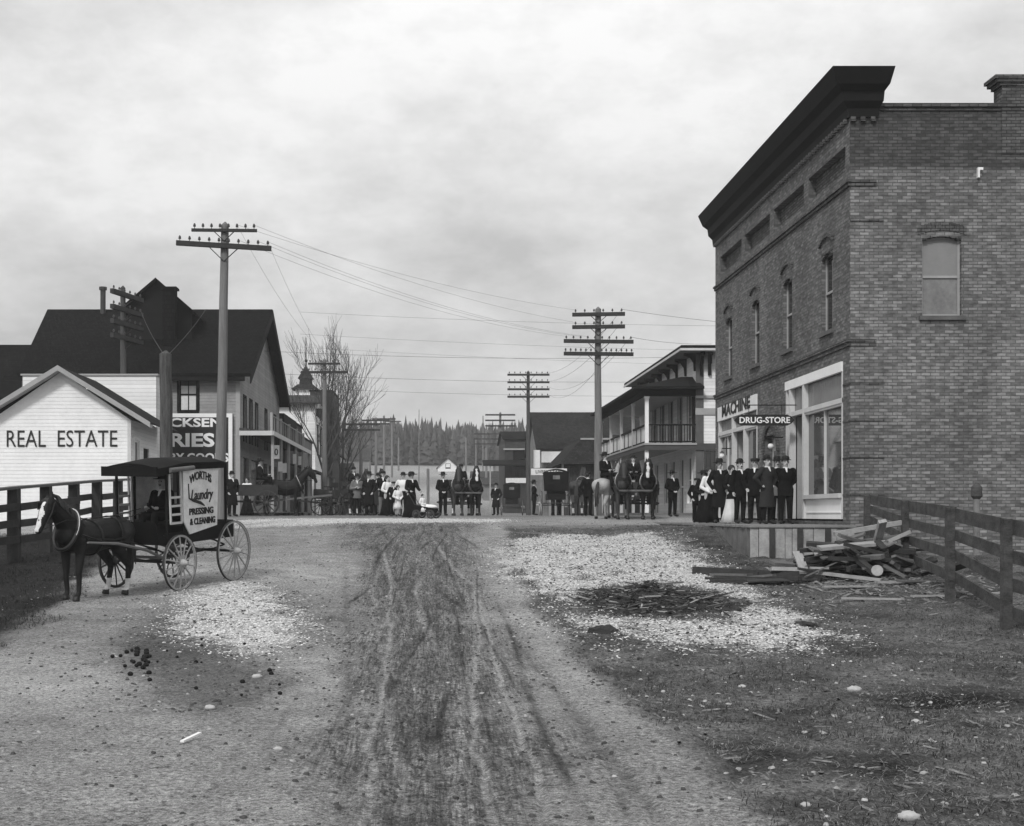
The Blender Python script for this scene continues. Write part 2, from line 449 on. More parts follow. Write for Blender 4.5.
# ================================================================== SKY, SUN, CAMERA
def setup():
    cam = bpy.data.cameras.new('camera'); co = bpy.data.objects.new('camera', cam); COL.objects.link(co)
    cam.sensor_width = 36; cam.lens = 36 * F / 1024; cam.shift_x = (512 - VX) / 1024; cam.shift_y = (VY - 413) / 1024
    cam.clip_start = .1; cam.clip_end = 6000
    co.location = (0, 0, EYE); co.rotation_euler = (PI / 2, 0, 0); SC.camera = co
    el, az = math.radians(42), math.radians(-160)   # sun behind the camera, a little to the left
    d = Vector((-.42, -.9, 0)).normalized() * math.cos(el) + Vector((0, 0, math.sin(el)))
    L = bpy.data.lights.new('sun', 'SUN'); L.energy = 1.5; L.angle = math.radians(10); L.color = (1, .995, .985)
    lo = bpy.data.objects.new('sun', L); COL.objects.link(lo); lo.rotation_euler = d.to_track_quat('Z', 'Y').to_euler()
    w = bpy.data.worlds.new('World'); SC.world = w; w.use_nodes = True
    nt = w.node_tree; N = nt.nodes; K = nt.links; bg = N['Background']
    sky = N.new('ShaderNodeTexSky'); sky.sky_type = 'NISHITA'; sky.sun_disc = False
    sky.sun_elevation = el; sky.sun_rotation = math.atan2(d.x, d.y); sky.dust_density = 3; sky.air_density = 1.0
    bw = N.new('ShaderNodeRGBToBW'); K.new(sky.outputs[0], bw.inputs[0])
    tc = N.new('ShaderNodeTexCoord')
    sp = N.new('ShaderNodeSeparateXYZ'); K.new(tc.outputs['Generated'], sp.inputs[0])
    def M(op, a, b=None, c=None):
        n = N.new('ShaderNodeMath'); n.operation = op
        for i, s in enumerate((a, b, c)):
            if s is None: continue
            if isinstance(s, (int, float)): n.inputs[i].default_value = s
            else: K.new(s, n.inputs[i])
        return n.outputs[0]
    def MR(s, a, b, c, d_):
        n = N.new('ShaderNodeMapRange'); K.new(s, n.inputs[0])
        for i, q in enumerate((a, b, c, d_)): n.inputs[i + 1].default_value = q
        return n.outputs[0]
    # cloud deck: project the direction on a plane so that clouds flatten towards the horizon
    zz = M('ADD', M('MAXIMUM', sp.outputs[2], 0.0), .36)
    cx = M('DIVIDE', sp.outputs[0], zz); cy = M('DIVIDE', sp.outputs[1], zz)
    cv = N.new('ShaderNodeCombineXYZ'); K.new(cx, cv.inputs[0]); K.new(cy, cv.inputs[1])
    n1 = N.new('ShaderNodeTexNoise'); n1.inputs['Scale'].default_value = 1.5; n1.inputs['Detail'].default_value = 7; n1.inputs['Roughness'].default_value = .52
    n1.inputs['Distortion'].default_value = .35
    mp = N.new('ShaderNodeMapping'); mp.inputs['Location'].default_value = (3.4, 2.3, 0); K.new(cv.outputs[0], mp.inputs['Vector']); K.new(mp.outputs[0], n1.inputs['Vector'])
    n2 = N.new('ShaderNodeTexNoise'); n2.inputs['Scale'].default_value = 5.5; n2.inputs['Detail'].default_value = 6; K.new(mp.outputs[0], n2.inputs['Vector'])
    n3 = N.new('ShaderNodeTexNoise'); n3.inputs['Scale'].default_value = 15; n3.inputs['Detail'].default_value = 6; n3.inputs['Roughness'].default_value = .65; K.new(mp.outputs[0], n3.inputs['Vector'])
    cl = M('ADD', M('MULTIPLY', n1.outputs[0], .75), M('MULTIPLY', n2.outputs[0], .25))
    cloud = MR(M('ADD', M('MULTIPLY', cl, .8), M('MULTIPLY', n3.outputs[0], .2)), .40, .60, .70, 1.14)
    elev = MR(sp.outputs[2], .14, .38, 1.06, 1.42)
    lum = M('MULTIPLY', M('MULTIPLY', cloud, elev), 4.75)
    mix = N.new('ShaderNodeMix'); mix.data_type = 'FLOAT'; mix.inputs[0].default_value = .88
    K.new(bw.outputs[0], mix.inputs[2]); K.new(lum, mix.inputs[3])
    cc = N.new('ShaderNodeCombineColor')
    for i in range(3): K.new(mix.outputs[0], cc.inputs[i])
    K.new(cc.outputs[0], bg.inputs['Color']); bg.inputs['Strength'].default_value = .1
    vs = SC.view_settings; vs.view_transform = 'Standard'; vs.look = 'None'; vs.exposure = .58; vs.gamma = 1; vs.use_curve_mapping = False
    c = SC.cycles; c.max_bounces = 5; c.diffuse_bounces = 3; c.glossy_bounces = 3; c.use_adaptive_sampling = True; c.caustics_reflective = False
    c.use_denoising = True
setup()

# ================================================================== GROUND
def inpoly(x, y, poly):
    r = np.zeros(x.shape, bool); n = len(poly); j = n - 1
    for i in range(n):
        xi, yi = poly[i]; xj, yj = poly[j]
        if abs(yi - yj) > 1e-9:
            c = ((yi > y) != (yj > y)) & (x < (xj - xi) * (y - yi) / (yj - yi) + xi); r ^= c
        j = i
    return r
def blob(x, y, poly, soft=.35):
    """soft membership: average of shifted inside tests with a noisy edge"""
    s = np.zeros(x.shape)
    for k in range(10):
        a = k * 2.4; q = soft * math.sqrt((k + .5) / 10)
        ox = (fbm(x * 1.7 + k, y * 1.7, 3) - .5) * soft * 3; oy = (fbm(x * 1.7, y * 1.7 + 9 + k, 3) - .5) * soft * 3
        s += inpoly(x + q * math.cos(a) + ox, y + q * math.sin(a) * 2 + oy, poly)
    return s / 10
P_RIGHT = [G(*p) for p in [(496, 546), (545, 534), (640, 533), (690, 545), (735, 585), (800, 612), (845, 640), (800, 655), (700, 646), (610, 643), (585, 630), (560, 605), (520, 582), (500, 565)]]
P_LEFT = [G(*p) for p in [(168, 603), (205, 585), (250, 580), (285, 605), (300, 628), (292, 652), (250, 657), (205, 645), (175, 632)]]
P_DARK = [G(*p) for p in [(118, 645), (160, 612), (190, 640), (265, 660), (300, 680), (250, 710), (190, 715), (130, 690)]]
P_BAND = [G(*p) for p in [(205, 521), (300, 518), (420, 518), (520, 519.5), (500, 523), (360, 523), (260, 528), (215, 530)]]
P_BLK = [G(*p) for p in [(868, 702), (905, 690), (1020, 694), (1040, 708), (960, 716), (890, 712)]]
P_BLK2 = [G(*p) for p in [(865, 765), (885, 742), (925, 735), (915, 775), (930, 795), (890, 800)]]
P_PILE = [G(*p) for p in [(572, 598), (600, 585), (680, 583), (730, 598), (740, 615), (690, 622), (620, 618), (580, 612)]]
RUTS = [([(383, 545), (392, 590), (387, 640), (385, 690), (372, 740), (366, 822)], .028, .85),
        ([(474, 585), (478, 640), (474, 700), (479, 760), (490, 824)], .026, 1.0),
        ([(474, 585), (486, 630), (506, 690), (530, 750), (545, 824)], .028, 1.0),
        ([(415, 575), (420, 610), (436, 650)], .034, .6), ([(385, 690), (398, 760), (402, 822)], .03, .5),
        ([(430, 535), (455, 570), (474, 585)], .05, .7), ([(398, 680), (380, 650), (372, 610), (378, 560)], .035, .4)]
RUTS = [(np.array([G(*p) for p in pl]), w, s) for pl, w, s in RUTS]
SCR = [(np.array([G(*p) for p in pl]), w, s) for pl, w, s in [([(500, 620), (560, 690), (640, 800)], .05, .7), ([(540, 660), (600, 740), (660, 822)], .04, .7), ([(520, 640), (590, 720), (628, 824)], .035, .5), ([(345, 560), (352, 700), (340, 822)], .05, .5), ([(440, 560), (430, 700), (440, 822)], .05, .6), ([(410, 600), (415, 700), (410, 822)], .04, .5)]]

def rut_fac(x, y, pl, w):
    o = np.argsort(pl[:, 1]); p = pl[o]
    xc = np.interp(y, p[:, 1], p[:, 0]) + (vnoise(y * .9, y * 0 + 3) - .5) * .07 + (vnoise(y * 3.1, y * 0 + 7) - .5) * .03
    inside = (y > p[0, 1]) & (y < p[-1, 1])
    fade = np.clip((y - p[0, 1]) / .5 + .3, 0, 1) * np.clip((p[-1, 1] - y) / 2, 0, 1)
    return np.exp(-((x - xc) / w) ** 2) * inside * fade

def ground_fields(x, y):
    mudl = np.interp(y, [6, 9, 17, 28, 38, 44], [-.62, -.72, -1.05, -1.6, -2.4, -3.0])
    mudr = np.interp(y, [6, 9, 17, 28, 38, 44], [.80, .85, 1.0, .95, 1.25, 1.8])
    wob = (fbm(x * 1.1, y * .5, 4) - .5)
    m = np.clip((x - mudl) / .8 + .5 + wob * 1.8, 0, 1) * np.clip((mudr - x) / .9 + .5 + wob * 1.8, 0, 1)
    m *= np.clip((47 - y) / 5, 0, 1)
    rr = np.interp(y, [6, 7.4, 9.4, 13, 17.5, 24, 31, 40], [2.0, 2.03, 1.95, 1.85, 1.75, 1.7, 1.75, 2.4])
    right = np.clip((x - rr) / .3 + .5 + wob * 1.6, 0, 1) * np.clip((43 - y) / 3, 0, 1)
    edge = -5.7 - .15 * (y - 17.5)
    left = np.clip((edge - x) / .5 + .5 + wob * 2.0, 0, 1) * np.clip((38 - y) / 2, 0, 1)
    g = blob(x, y, P_RIGHT, .7)
    g2 = blob(x, y, P_LEFT, .6); dk = blob(x, y, P_DARK, .3); bd = blob(x, y, P_BAND, .5); pl = blob(x, y, P_PILE, .45); bk = np.maximum(blob(x, y, P_BLK, .25), blob(x, y, P_BLK2, .25)); m = m * 1.0
    big = fbm(x * .35 + 4, y * .22 + 8, 4)
    alb = .315 + (big - .5) * .30 + (fbm(x * 3, y * 2.4, 4) - .5) * .10
    streak = fbm(x * 5.5, y * .55, 4)
    mudalb = .158 + (streak - .5) * .16 + (fbm(x * 17 + 9, y * .9, 3) - .5) * .12 + (fbm(x * 9, y * 5, 3) - .5) * .05
    alb = alb * (1 - m) + np.clip(mudalb, .02, 1) * m
    alb = alb * (1 - dk * .6)
    alb = alb * (1 - right) + (.108 + (fbm(x * 1.3, y * 1.3, 4) - .5) * .20 + (fbm(x * 6, y * 5, 3) - .5) * .09) * right
    alb = alb * (1 - left) + (.022 + (fbm(x * 1.5, y * 1.5, 3) - .5) * .02) * left
    alb = alb * np.interp(y, [7, 13, 30], [1.0, 1.0, .92])
    far = np.clip((y - 118) / 30, 0, 1)
    alb = alb * (1 - far) + (.27 + (fbm(x * .06, y * .03, 4) - .5) * .30) * far
    town = np.clip((y - 46) / 4, 0, 1) * (1 - far)
    alb = alb * (1 - town * .35)
    wood = np.clip((y - 292) / 15, 0, 1); alb = alb * (1 - wood) + .03 * wood
    rut = np.zeros(x.shape)
    for pl_, w, s in RUTS: rut = np.maximum(rut, rut_fac(x, y, pl_, w) * s)
    alb = alb + rut * (.37 - alb) * .9
    scr = np.zeros(x.shape)
    for pl_, w, s in SCR: scr = np.maximum(scr, rut_fac(x, y, pl_, w) * s)
    alb = alb * (1 - scr * .45)
    patch = .52 + .9 * (fbm(x * 1.6 + 7, y * 1.1, 4) - .42)
    for i in range(18):
        xc = -1.3 + 2.9 * ((i * .618) % 1) + (vnoise(y * .10, y * 0 + i * 3.3) - .5) * 1.1
        ln = np.exp(-((x - xc) / (.016 + .012 * (i % 3))) ** 2) * np.clip((vnoise(y * .35, y * 0 + i * 7.7) - .3) * 3, 0, 1) * (y > 6) * (y < 42) * np.clip(m * 2 + .25, 0, 1)
        alb = alb * (1 - ln * .7) if i % 2 else alb + ln * (.28 - alb) * .5
    grav = np.clip((g * 1.05 + g2 * 1.15) * patch * 1.35 + bd * .62, 0, 1) * (1 - pl * .92)
    alb = alb * (1 - pl) + .03 * pl; alb = alb * (1 - bk * .8)
    return np.clip(alb, .012, .6), grav, m * (1 - np.clip(rut * 1.2, 0, 1)), right, left, rut, pl, scr

def P_MOUND(x, y):
    c = np.mean(np.array(P_PILE), 0); q = np.exp(-((x - c[0]) / .95) ** 2 - ((y - c[1]) / 1.3) ** 2)
    return q * (.04 + .34 * np.clip(fbm(x * 3, y * 3, 4) - .38, 0, 1))
def ground_disp(x, y, m, right, left, rut, grav, scr):
    fade = np.clip((48 - y) / 10, 0, 1)
    d = (fbm(x * 1.2, y * 1.0, 4) - .5) * .05
    d += m * ((fbm(x * 7, y * 2.2, 4) - .5) * .075 - .02 + (fbm(x * 16, y * 9, 2) - .5) * .03)
    d += (right + left) * ((fbm(x * 4, y * 4, 4) - .5) * .10)
    d += grav * ((fbm(x * 6, y * 6, 3) - .5) * .05 + .03)
    d -= rut * .035; d -= scr * .03; d += P_MOUND(x, y)
    d += (fbm(x * 14 + 3, y * 12, 2) - .5) * .015
    return d * fade

def full_z(x, y):
    """ground height with its relief, for setting small things down"""
    x = np.atleast_1d(np.array(x, float)); y = np.atleast_1d(np.array(y, float))
    alb, grav, m, right, left, rut, pl, scr = ground_fields(x, y)
    return gz_arr(x, y) + ground_disp(x, y, m, right, left, rut, grav, scr)

def make_ground():
    ys = [-400, -200, -80, -30, -10, 0, 3, 5]; y = 6.0
    while y < 60: ys.append(y); y += max(.05, y * .0075)
    while y < 120: ys.append(y); y += 2.0
    while y < 520: ys.append(y); y += 5.0
    ys += [560, 640, 800, 1100, 1500, 2400]
    xs = list(np.arange(-3, -1.5, .05)) + list(np.arange(-1.5, 2.4, .026)) + list(np.arange(2.4, 4.2, .05)); a = 4.2; st = .06
    right_ = []
    while a < 30: right_.append(a); st = min(st * 1.03, .6); a += st
    xs += right_ + [34, 40, 50, 70, 100, 150, 250, 500, 1200, 2400]
    a = -3.05; st = .055; left_ = []
    while a > -30: left_.append(a); st = min(st * 1.03, .6); a -= st
    xs = [-2400, -1200, -500, -250, -150, -100, -70, -50, -40, -34] + left_[::-1] + xs
    xs = np.array(xs); ys = np.array(ys, float)
    Xg, Yg = np.meshgrid(xs, ys); x = Xg.ravel(); y = Yg.ravel()
    alb, grav, m, right, left, rut, pl, scr = ground_fields(x, y)
    z = gz_arr(x, y) + ground_disp(x, y, m, right, left, rut, grav, scr)
    nx, ny = len(xs), len(ys)
    i = np.arange(nx - 1)[None, :] + nx * np.arange(ny - 1)[:, None]; i = i.ravel()
    faces = np.stack([i, i + 1, i + nx + 1, i + nx], 1)
    me = bpy.data.meshes.new('ground'); me.vertices.add(len(x)); me.vertices.foreach_set('co', np.stack([x, y, z], 1).astype(np.float32).ravel())
    me.loops.add(faces.size); me.loops.foreach_set('vertex_index', faces.ravel().astype(np.int32))
    me.polygons.add(len(faces)); me.polygons.foreach_set('loop_start', (np.arange(len(faces)) * 4).astype(np.int32))
    me.polygons.foreach_set('loop_total', np.full(len(faces), 4, np.int32)); me.update(); me.validate()
    me.polygons.foreach_set('use_smooth', [True] * len(me.polygons))
    ca = me.color_attributes.new('alb', 'FLOAT_COLOR', 'POINT')
    ca.data.foreach_set('color', np.stack([alb, grav, m, np.ones_like(m)], 1).astype(np.float32).ravel())
    me.materials.append(mat('dirt', .2, .95, kind='ground', spec=.15))
    o = bpy.data.objects.new('ground', me); COL.objects.link(o); tag(o, kind='structure')
make_ground()

def quick_mesh(name, V, Fc, m, smooth=False):
    me = bpy.data.meshes.new(name); V = np.asarray(V, np.float32)
    me.vertices.add(len(V)); me.vertices.foreach_set('co', V.ravel())
    k = Fc.shape[1]
    me.loops.add(Fc.size); me.loops.foreach_set('vertex_index', Fc.ravel().astype(np.int32))
    me.polygons.add(len(Fc)); me.polygons.foreach_set('loop_start', (np.arange(len(Fc)) * k).astype(np.int32))
    me.polygons.foreach_set('loop_total', np.full(len(Fc), k, np.int32)); me.update(); me.validate()
    if smooth: me.polygons.foreach_set('use_smooth', [True] * len(me.polygons))
    me.materials.append(m)
    o = bpy.data.objects.new(name, me); COL.objects.link(o); return o

def scatter_pts(n, x0, x1, y0, y1, prob):
    x = rng.uniform(x0, x1, n); y = rng.uniform(y0 ** .5, y1 ** .5, n) ** 2
    keep = rng.random(n) < prob(x, y)
    return x[keep], y[keep]

def chips(name, x, y, smin, smax, m, flat=.45, lift=.0, elong=1.6):
    """irregular angular fragments lying on the dirt"""
    n = len(x); z = full_z(x, y) + lift
    s = rng.uniform(0, 1, n) ** 2 * (smax - smin) + smin
    base = np.array([[-1, -1, -.3], [1, -1, -.3], [1, 1, -.3], [-1, 1, -.3], [-.7, -.6, 1], [.7, -.7, 1], [.6, .7, 1], [-.65, .6, 1]], float) * .5
    V = np.repeat(base[None], n, 0); V += rng.uniform(-.16, .16, V.shape)
    V[:, :, 0] *= rng.uniform(1, elong, n)[:, None]; V[:, :, 2] *= flat
    V *= s[:, None, None]
    a = rng.uniform(0, 2 * PI, n); t = rng.uniform(-.35, .35, n)
    vx = V[:, :, 0] * np.cos(t)[:, None] + V[:, :, 2] * np.sin(t)[:, None]; vz = -V[:, :, 0] * np.sin(t)[:, None] + V[:, :, 2] * np.cos(t)[:, None]
    X = vx * np.cos(a)[:, None] - V[:, :, 1] * np.sin(a)[:, None] + x[:, None]; Y = vx * np.sin(a)[:, None] + V[:, :, 1] * np.cos(a)[:, None] + y[:, None]
    Z = vz + z[:, None] + s[:, None] * .12 * flat
    VV = np.stack([X, Y, Z], 2).reshape(-1, 3)
    f = np.array([(4, 5, 6, 7), (0, 1, 5, 4), (1, 2, 6, 5), (2, 3, 7, 6), (3, 0, 4, 7)])
    FF = (f[None] + (np.arange(n) * 8)[:, None, None]).reshape(-1, 4)
    return quick_mesh(name, VV, FF, m)

def fld(k):
    def f(x, y): return ground_fields(x, y)[k]
    return f
# pale crushed shell and gravel
x, y = scatter_pts(330000, -7, 11, 14, 47, lambda x, y: np.clip(fld(1)(x, y) * 1.2 - .04, 0, 1) ** 1.5)
tag(chips('gravel', x, y, .007, .032, mat('shell', .60, .85, var=.85, scale=40, spec=.3), elong=1.5), kind='stuff')
x, y = scatter_pts(60000, -7, 11, 14, 47, lambda x, y: np.clip(blob(x, y, P_RIGHT, 1.2) + blob(x, y, P_LEFT, 1.0), 0, 1) * .4)
tag(chips('dirt_crumbs', x, y, .010, .042, mat('clod', .05, .95, var=.5, scale=9)), kind='stuff')
# stray pebbles and clods over the road and verge
x, y = scatter_pts(9000, -7.5, 10, 7, 44, lambda x, y: .10 + .45 * fld(3)(x, y) * (x < 6) + .35 * fld(4)(x, y) + .25 * blob(x, y, P_DARK, .6))
tag(chips('loose_pebbles', x, y, .008, .038, mat('pebble', .34, .85, var=.6, scale=11), elong=1.4, flat=.6), kind='stuff')
x, y = scatter_pts(60000, -7.5, 10, 7, 44, lambda x, y: .10 + .5 * fld(2)(x, y) + .5 * fld(3)(x, y) + .5 * fld(4)(x, y) + .4 * blob(x, y, P_DARK, .6))
tag(chips('earth_clods', x, y, .006, .036, mat('earth', .06, .95, var=.6, scale=9), flat=.75, elong=1.3), kind='stuff')

x, y = scatter_pts(9000, 1.4, 13, 7, 40, lambda x, y: fld(3)(x, y) * np.clip((fbm(x * .9 + 3, y * .7, 3) - .33) * 3, .05, 1))
tag(chips('twig_litter', x, y, .012, .034, mat('twig', .16, .9, var=.9, scale=12), elong=8, flat=.5), kind='stuff')
x, y = scatter_pts(5000, 5.5, 11, 19, 31, lambda x, y: np.exp(-((x - 8.3) / 1.6) ** 2 - ((y - 25) / 2.6) ** 2))
tag(chips('splinter_litter', x, y, .02, .06, mat('splinter', .18, .9, var=.9, scale=8), elong=5, flat=.4, lift=.01), kind='stuff')
# straw, twigs and short dead grass on the verges
def blades(name, x, y, hmin, hmax, w, m, lean=1.0, up=1.0):
    n = len(x); z = full_z(x, y); h = rng.uniform(hmin, hmax, n); a = rng.uniform(0, 2 * PI, n)
    dx = np.cos(a); dy = np.sin(a); px = -dy * w * .5; py = dx * w * .5
    l1 = rng.uniform(.1, .5, n) * lean; l2 = rng.uniform(.5, 1.3, n) * lean
    P0 = np.stack([x - px, y - py, z], 1); P1 = np.stack([x + px, y + py, z], 1)
    mid = np.stack([x + dx * h * l1, y + dy * h * l1, z + h * .6 * up], 1); off = np.stack([px * .7, py * .7, px * 0], 1)
    tip = np.stack([x + dx * h * l2, y + dy * h * l2, z + h * up * rng.uniform(.3, 1, n)], 1); o2 = off * .3
    V = np.stack([P0, P1, mid + off, mid - off, tip + o2, tip - o2], 1).reshape(-1, 3)
    f = np.array([(0, 1, 2, 3), (3, 2, 4, 5)]); FF = (f[None] + (np.arange(n) * 6)[:, None, None]).reshape(-1, 4)
    return quick_mesh(name, V, FF, m)
x, y = scatter_pts(150000, 1.6, 13, 7, 40, lambda x, y: fld(3)(x, y) * (1 - np.clip(fld(1)(x, y) * 1.5, 0, 1)) * np.clip(.15 + (fbm(x * 1.1, y * 1.1, 3) - .38) * 3.5, .05, 1) * np.where(y > 26, .45, 1))
tag(blades('dead_grass', x, y, .02, .085, .0045, mat('drygrass', .19, .9, var=.75, scale=6), lean=1.7, up=.42), kind='stuff')
x, y = scatter_pts(70000, 1.6, 13, 7, 34, lambda x, y: fld(3)(x, y) * (1 - np.clip(fld(1)(x, y) * 1.5, 0, 1)) * np.clip((fbm(x * .8 + 40, y * .8, 3) - .45) * 6, 0, 1))
tag(blades('weeds', x, y, .02, .08, .006, mat('weed', .03, .9, var=.5, scale=6), lean=1.0, up=.8), kind='stuff')
x, y = scatter_pts(110000, -14, -4.5, 14, 38, lambda x, y: fld(4)(x, y) * np.clip(.2 + (fbm(x, y, 3) - .4) * 3, .05, 1))
tag(blades('ditch_grass', x, y, .03, .13, .008, mat('ditchgrass', .026, .9, var=.6, scale=5), lean=1.0, up=.8), kind='stuff')

# far conifer wood on the hill
def forest():
    n = 3600
    x = rng.uniform(-230, 230, n); y = rng.uniform(296, 440, n)
    x2 = rng.uniform(-60, 75, 3200); y2 = rng.uniform(294, 420, 3200)
    x = np.concatenate([x, x2]); y = np.concatenate([y, y2]); n = len(x)
    V = []; Fc = []; b = 0; K = 7
    for i in range(n):
        h = random.uniform(8.6, 10.4) * (.80 + .5 * float(fbm(np.array([x[i] / 22.]), np.array([y[i] / 60.]), 3)[0])) * (1 - .25 * max(0, min(1, (340 - y[i]) / 45)) * random.random()); r = h * random.uniform(.11, .17); z0 = gz(x[i], y[i])
        T = random.choice((7, 8, 9)); ph = random.random() * 6
        for t in range(T):
            f0 = .08 + .86 * t / T; zb = z0 + h * (f0 - .03); zt = z0 + h * min(1, f0 + 1.5 / T); rr = r * (1 - f0) * 1.15 + .12
            ring = []
            for k in range(K):
                a = 2 * PI * k / K + ph + t; q = rr * random.uniform(.55, 1.25)
                V.append((x[i] + q * math.cos(a), y[i] + q * math.sin(a), zb + random.uniform(-.5, .4))); ring.append(b); b += 1
            V.append((x[i] + random.uniform(-.1, .1), y[i], zt)); tip = b; b += 1
            for k in range(K): Fc.append((ring[k], ring[(k + 1) % K], tip))
    tag(quick_mesh('forest', np.array(V), np.array(Fc), mat('conifer', .055, .95, var=.85, scale=.09, spec=.05)), kind='stuff')
forest()
def brushwood():
    """leafless scrub and young trees at the wood's edge"""
    V = []; Fc = []; b = 0
    for i in range(420):
        y0 = random.uniform(225, 300); x0 = random.uniform(-70, 60)
        if -12 < x0 < 14 and y0 < 285: continue
        z0 = gz(x0, y0); h = random.uniform(2, 6) * (1.2 if x0 < -8 else 1)
        for k in range(26):
            a = random.uniform(0, 6.28); r = random.uniform(0, h * .32); zz = z0 + random.uniform(.1, 1) * h; rr = r * (1 - (zz - z0) / h * .5)
            c = (x0 + rr * math.cos(a), y0 + rr * math.sin(a), zz); q = random.uniform(.12, .45)
            d1 = Vector((random.uniform(-1, 1), random.uniform(-1, 1), random.uniform(-1, 1))).normalized() * q; d2 = d1.orthogonal().normalized() * q * .6
            for s in (d1, -d1 * .4 + d2, -d1 * .4 - d2): V.append((c[0] + s.x, c[1] + s.y, c[2] + s.z))
            Fc.append((b, b + 1, b + 2)); b += 3
    tag(quick_mesh('hillside_brush', np.array(V), np.array(Fc), mat('brush', .075, .9, var=.5, scale=.5)), kind='stuff')
brushwood()
# ================================================================== BUILDINGS
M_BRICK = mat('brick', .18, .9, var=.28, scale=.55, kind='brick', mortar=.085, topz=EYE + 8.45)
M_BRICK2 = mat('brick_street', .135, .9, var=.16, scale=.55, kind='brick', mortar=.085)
M_BRICKD = mat('brick_dark', .10, .9, var=.3, scale=1.5, kind='brick', mortar=.03)
M_WHITE = mat('white_paint', .80, .7, var=.07, scale=1.3, bump=.15)
M_WBOARD = mat('white_clapboard', .78, .7, var=.07, scale=.8, kind='board', pitch=.12)
M_CREAM = mat('pale_trim', .55, .7, var=.12, scale=2)
M_GBOARD = mat('grey_clapboard', .25, .8, var=.3, scale=.8, kind='board', pitch=.14)
M_GTRIM = mat('grey_trim', .33, .8, var=.15, scale=2)
M_DTRIM = mat('dark_trim', .010, .85, var=.3, scale=2, spec=.1)
M_SHING = mat('dark_shingle', .007, .95, var=.45, scale=.6, kind='shingle', spec=.06)
M_SHING2 = mat('mid_shingle', .022, .95, spec=.08, var=.35, scale=.6, kind='shingle')
M_SHING3 = mat('grey_shingle', .05, .95, spec=.1, var=.3, scale=.6, kind='shingle')
M_GLASS = glass('window_glass', .012, .06)
M_GLASSL = glass('pale_glass', .16, .12)
M_CURT = mat('curtain', .62, .9, var=.15, scale=9)
M_DARK = mat('dark_interior', .012, .9, var=.3)
M_TIN = mat('stove_tin', .04, .6, var=.3, scale=5)
M_WOODG = mat('weathered_wood', .13, .9, var=.45, scale=3, stretch=(1, 1, 1), bump=.4)
M_WOODD = mat('dark_wood', .04, .9, var=.5, scale=3, bump=.4)
M_PLANK = mat('plank_grey', .20, .9, var=.3, scale=2, kind='board', pitch=.19, vert=True)
M_DPLANK = mat('plank_dark', .05, .9, var=.3, scale=2, kind='board', pitch=.19, vert=True)
M_STONE = mat('sill_stone', .10, .9, var=.3, scale=5)
M_LETTER = mat('black_lettering', .018, .6, var=.2)
M_LETTERW = mat('white_lettering', .82, .6, var=.06)
M_SIGNB = mat('sign_black', .014, .6, var=.3)
M_SIGNW = mat('sign_white', .72, .6, var=.12, scale=6)

def E(h): return EYE + h     # heights are measured from eye level

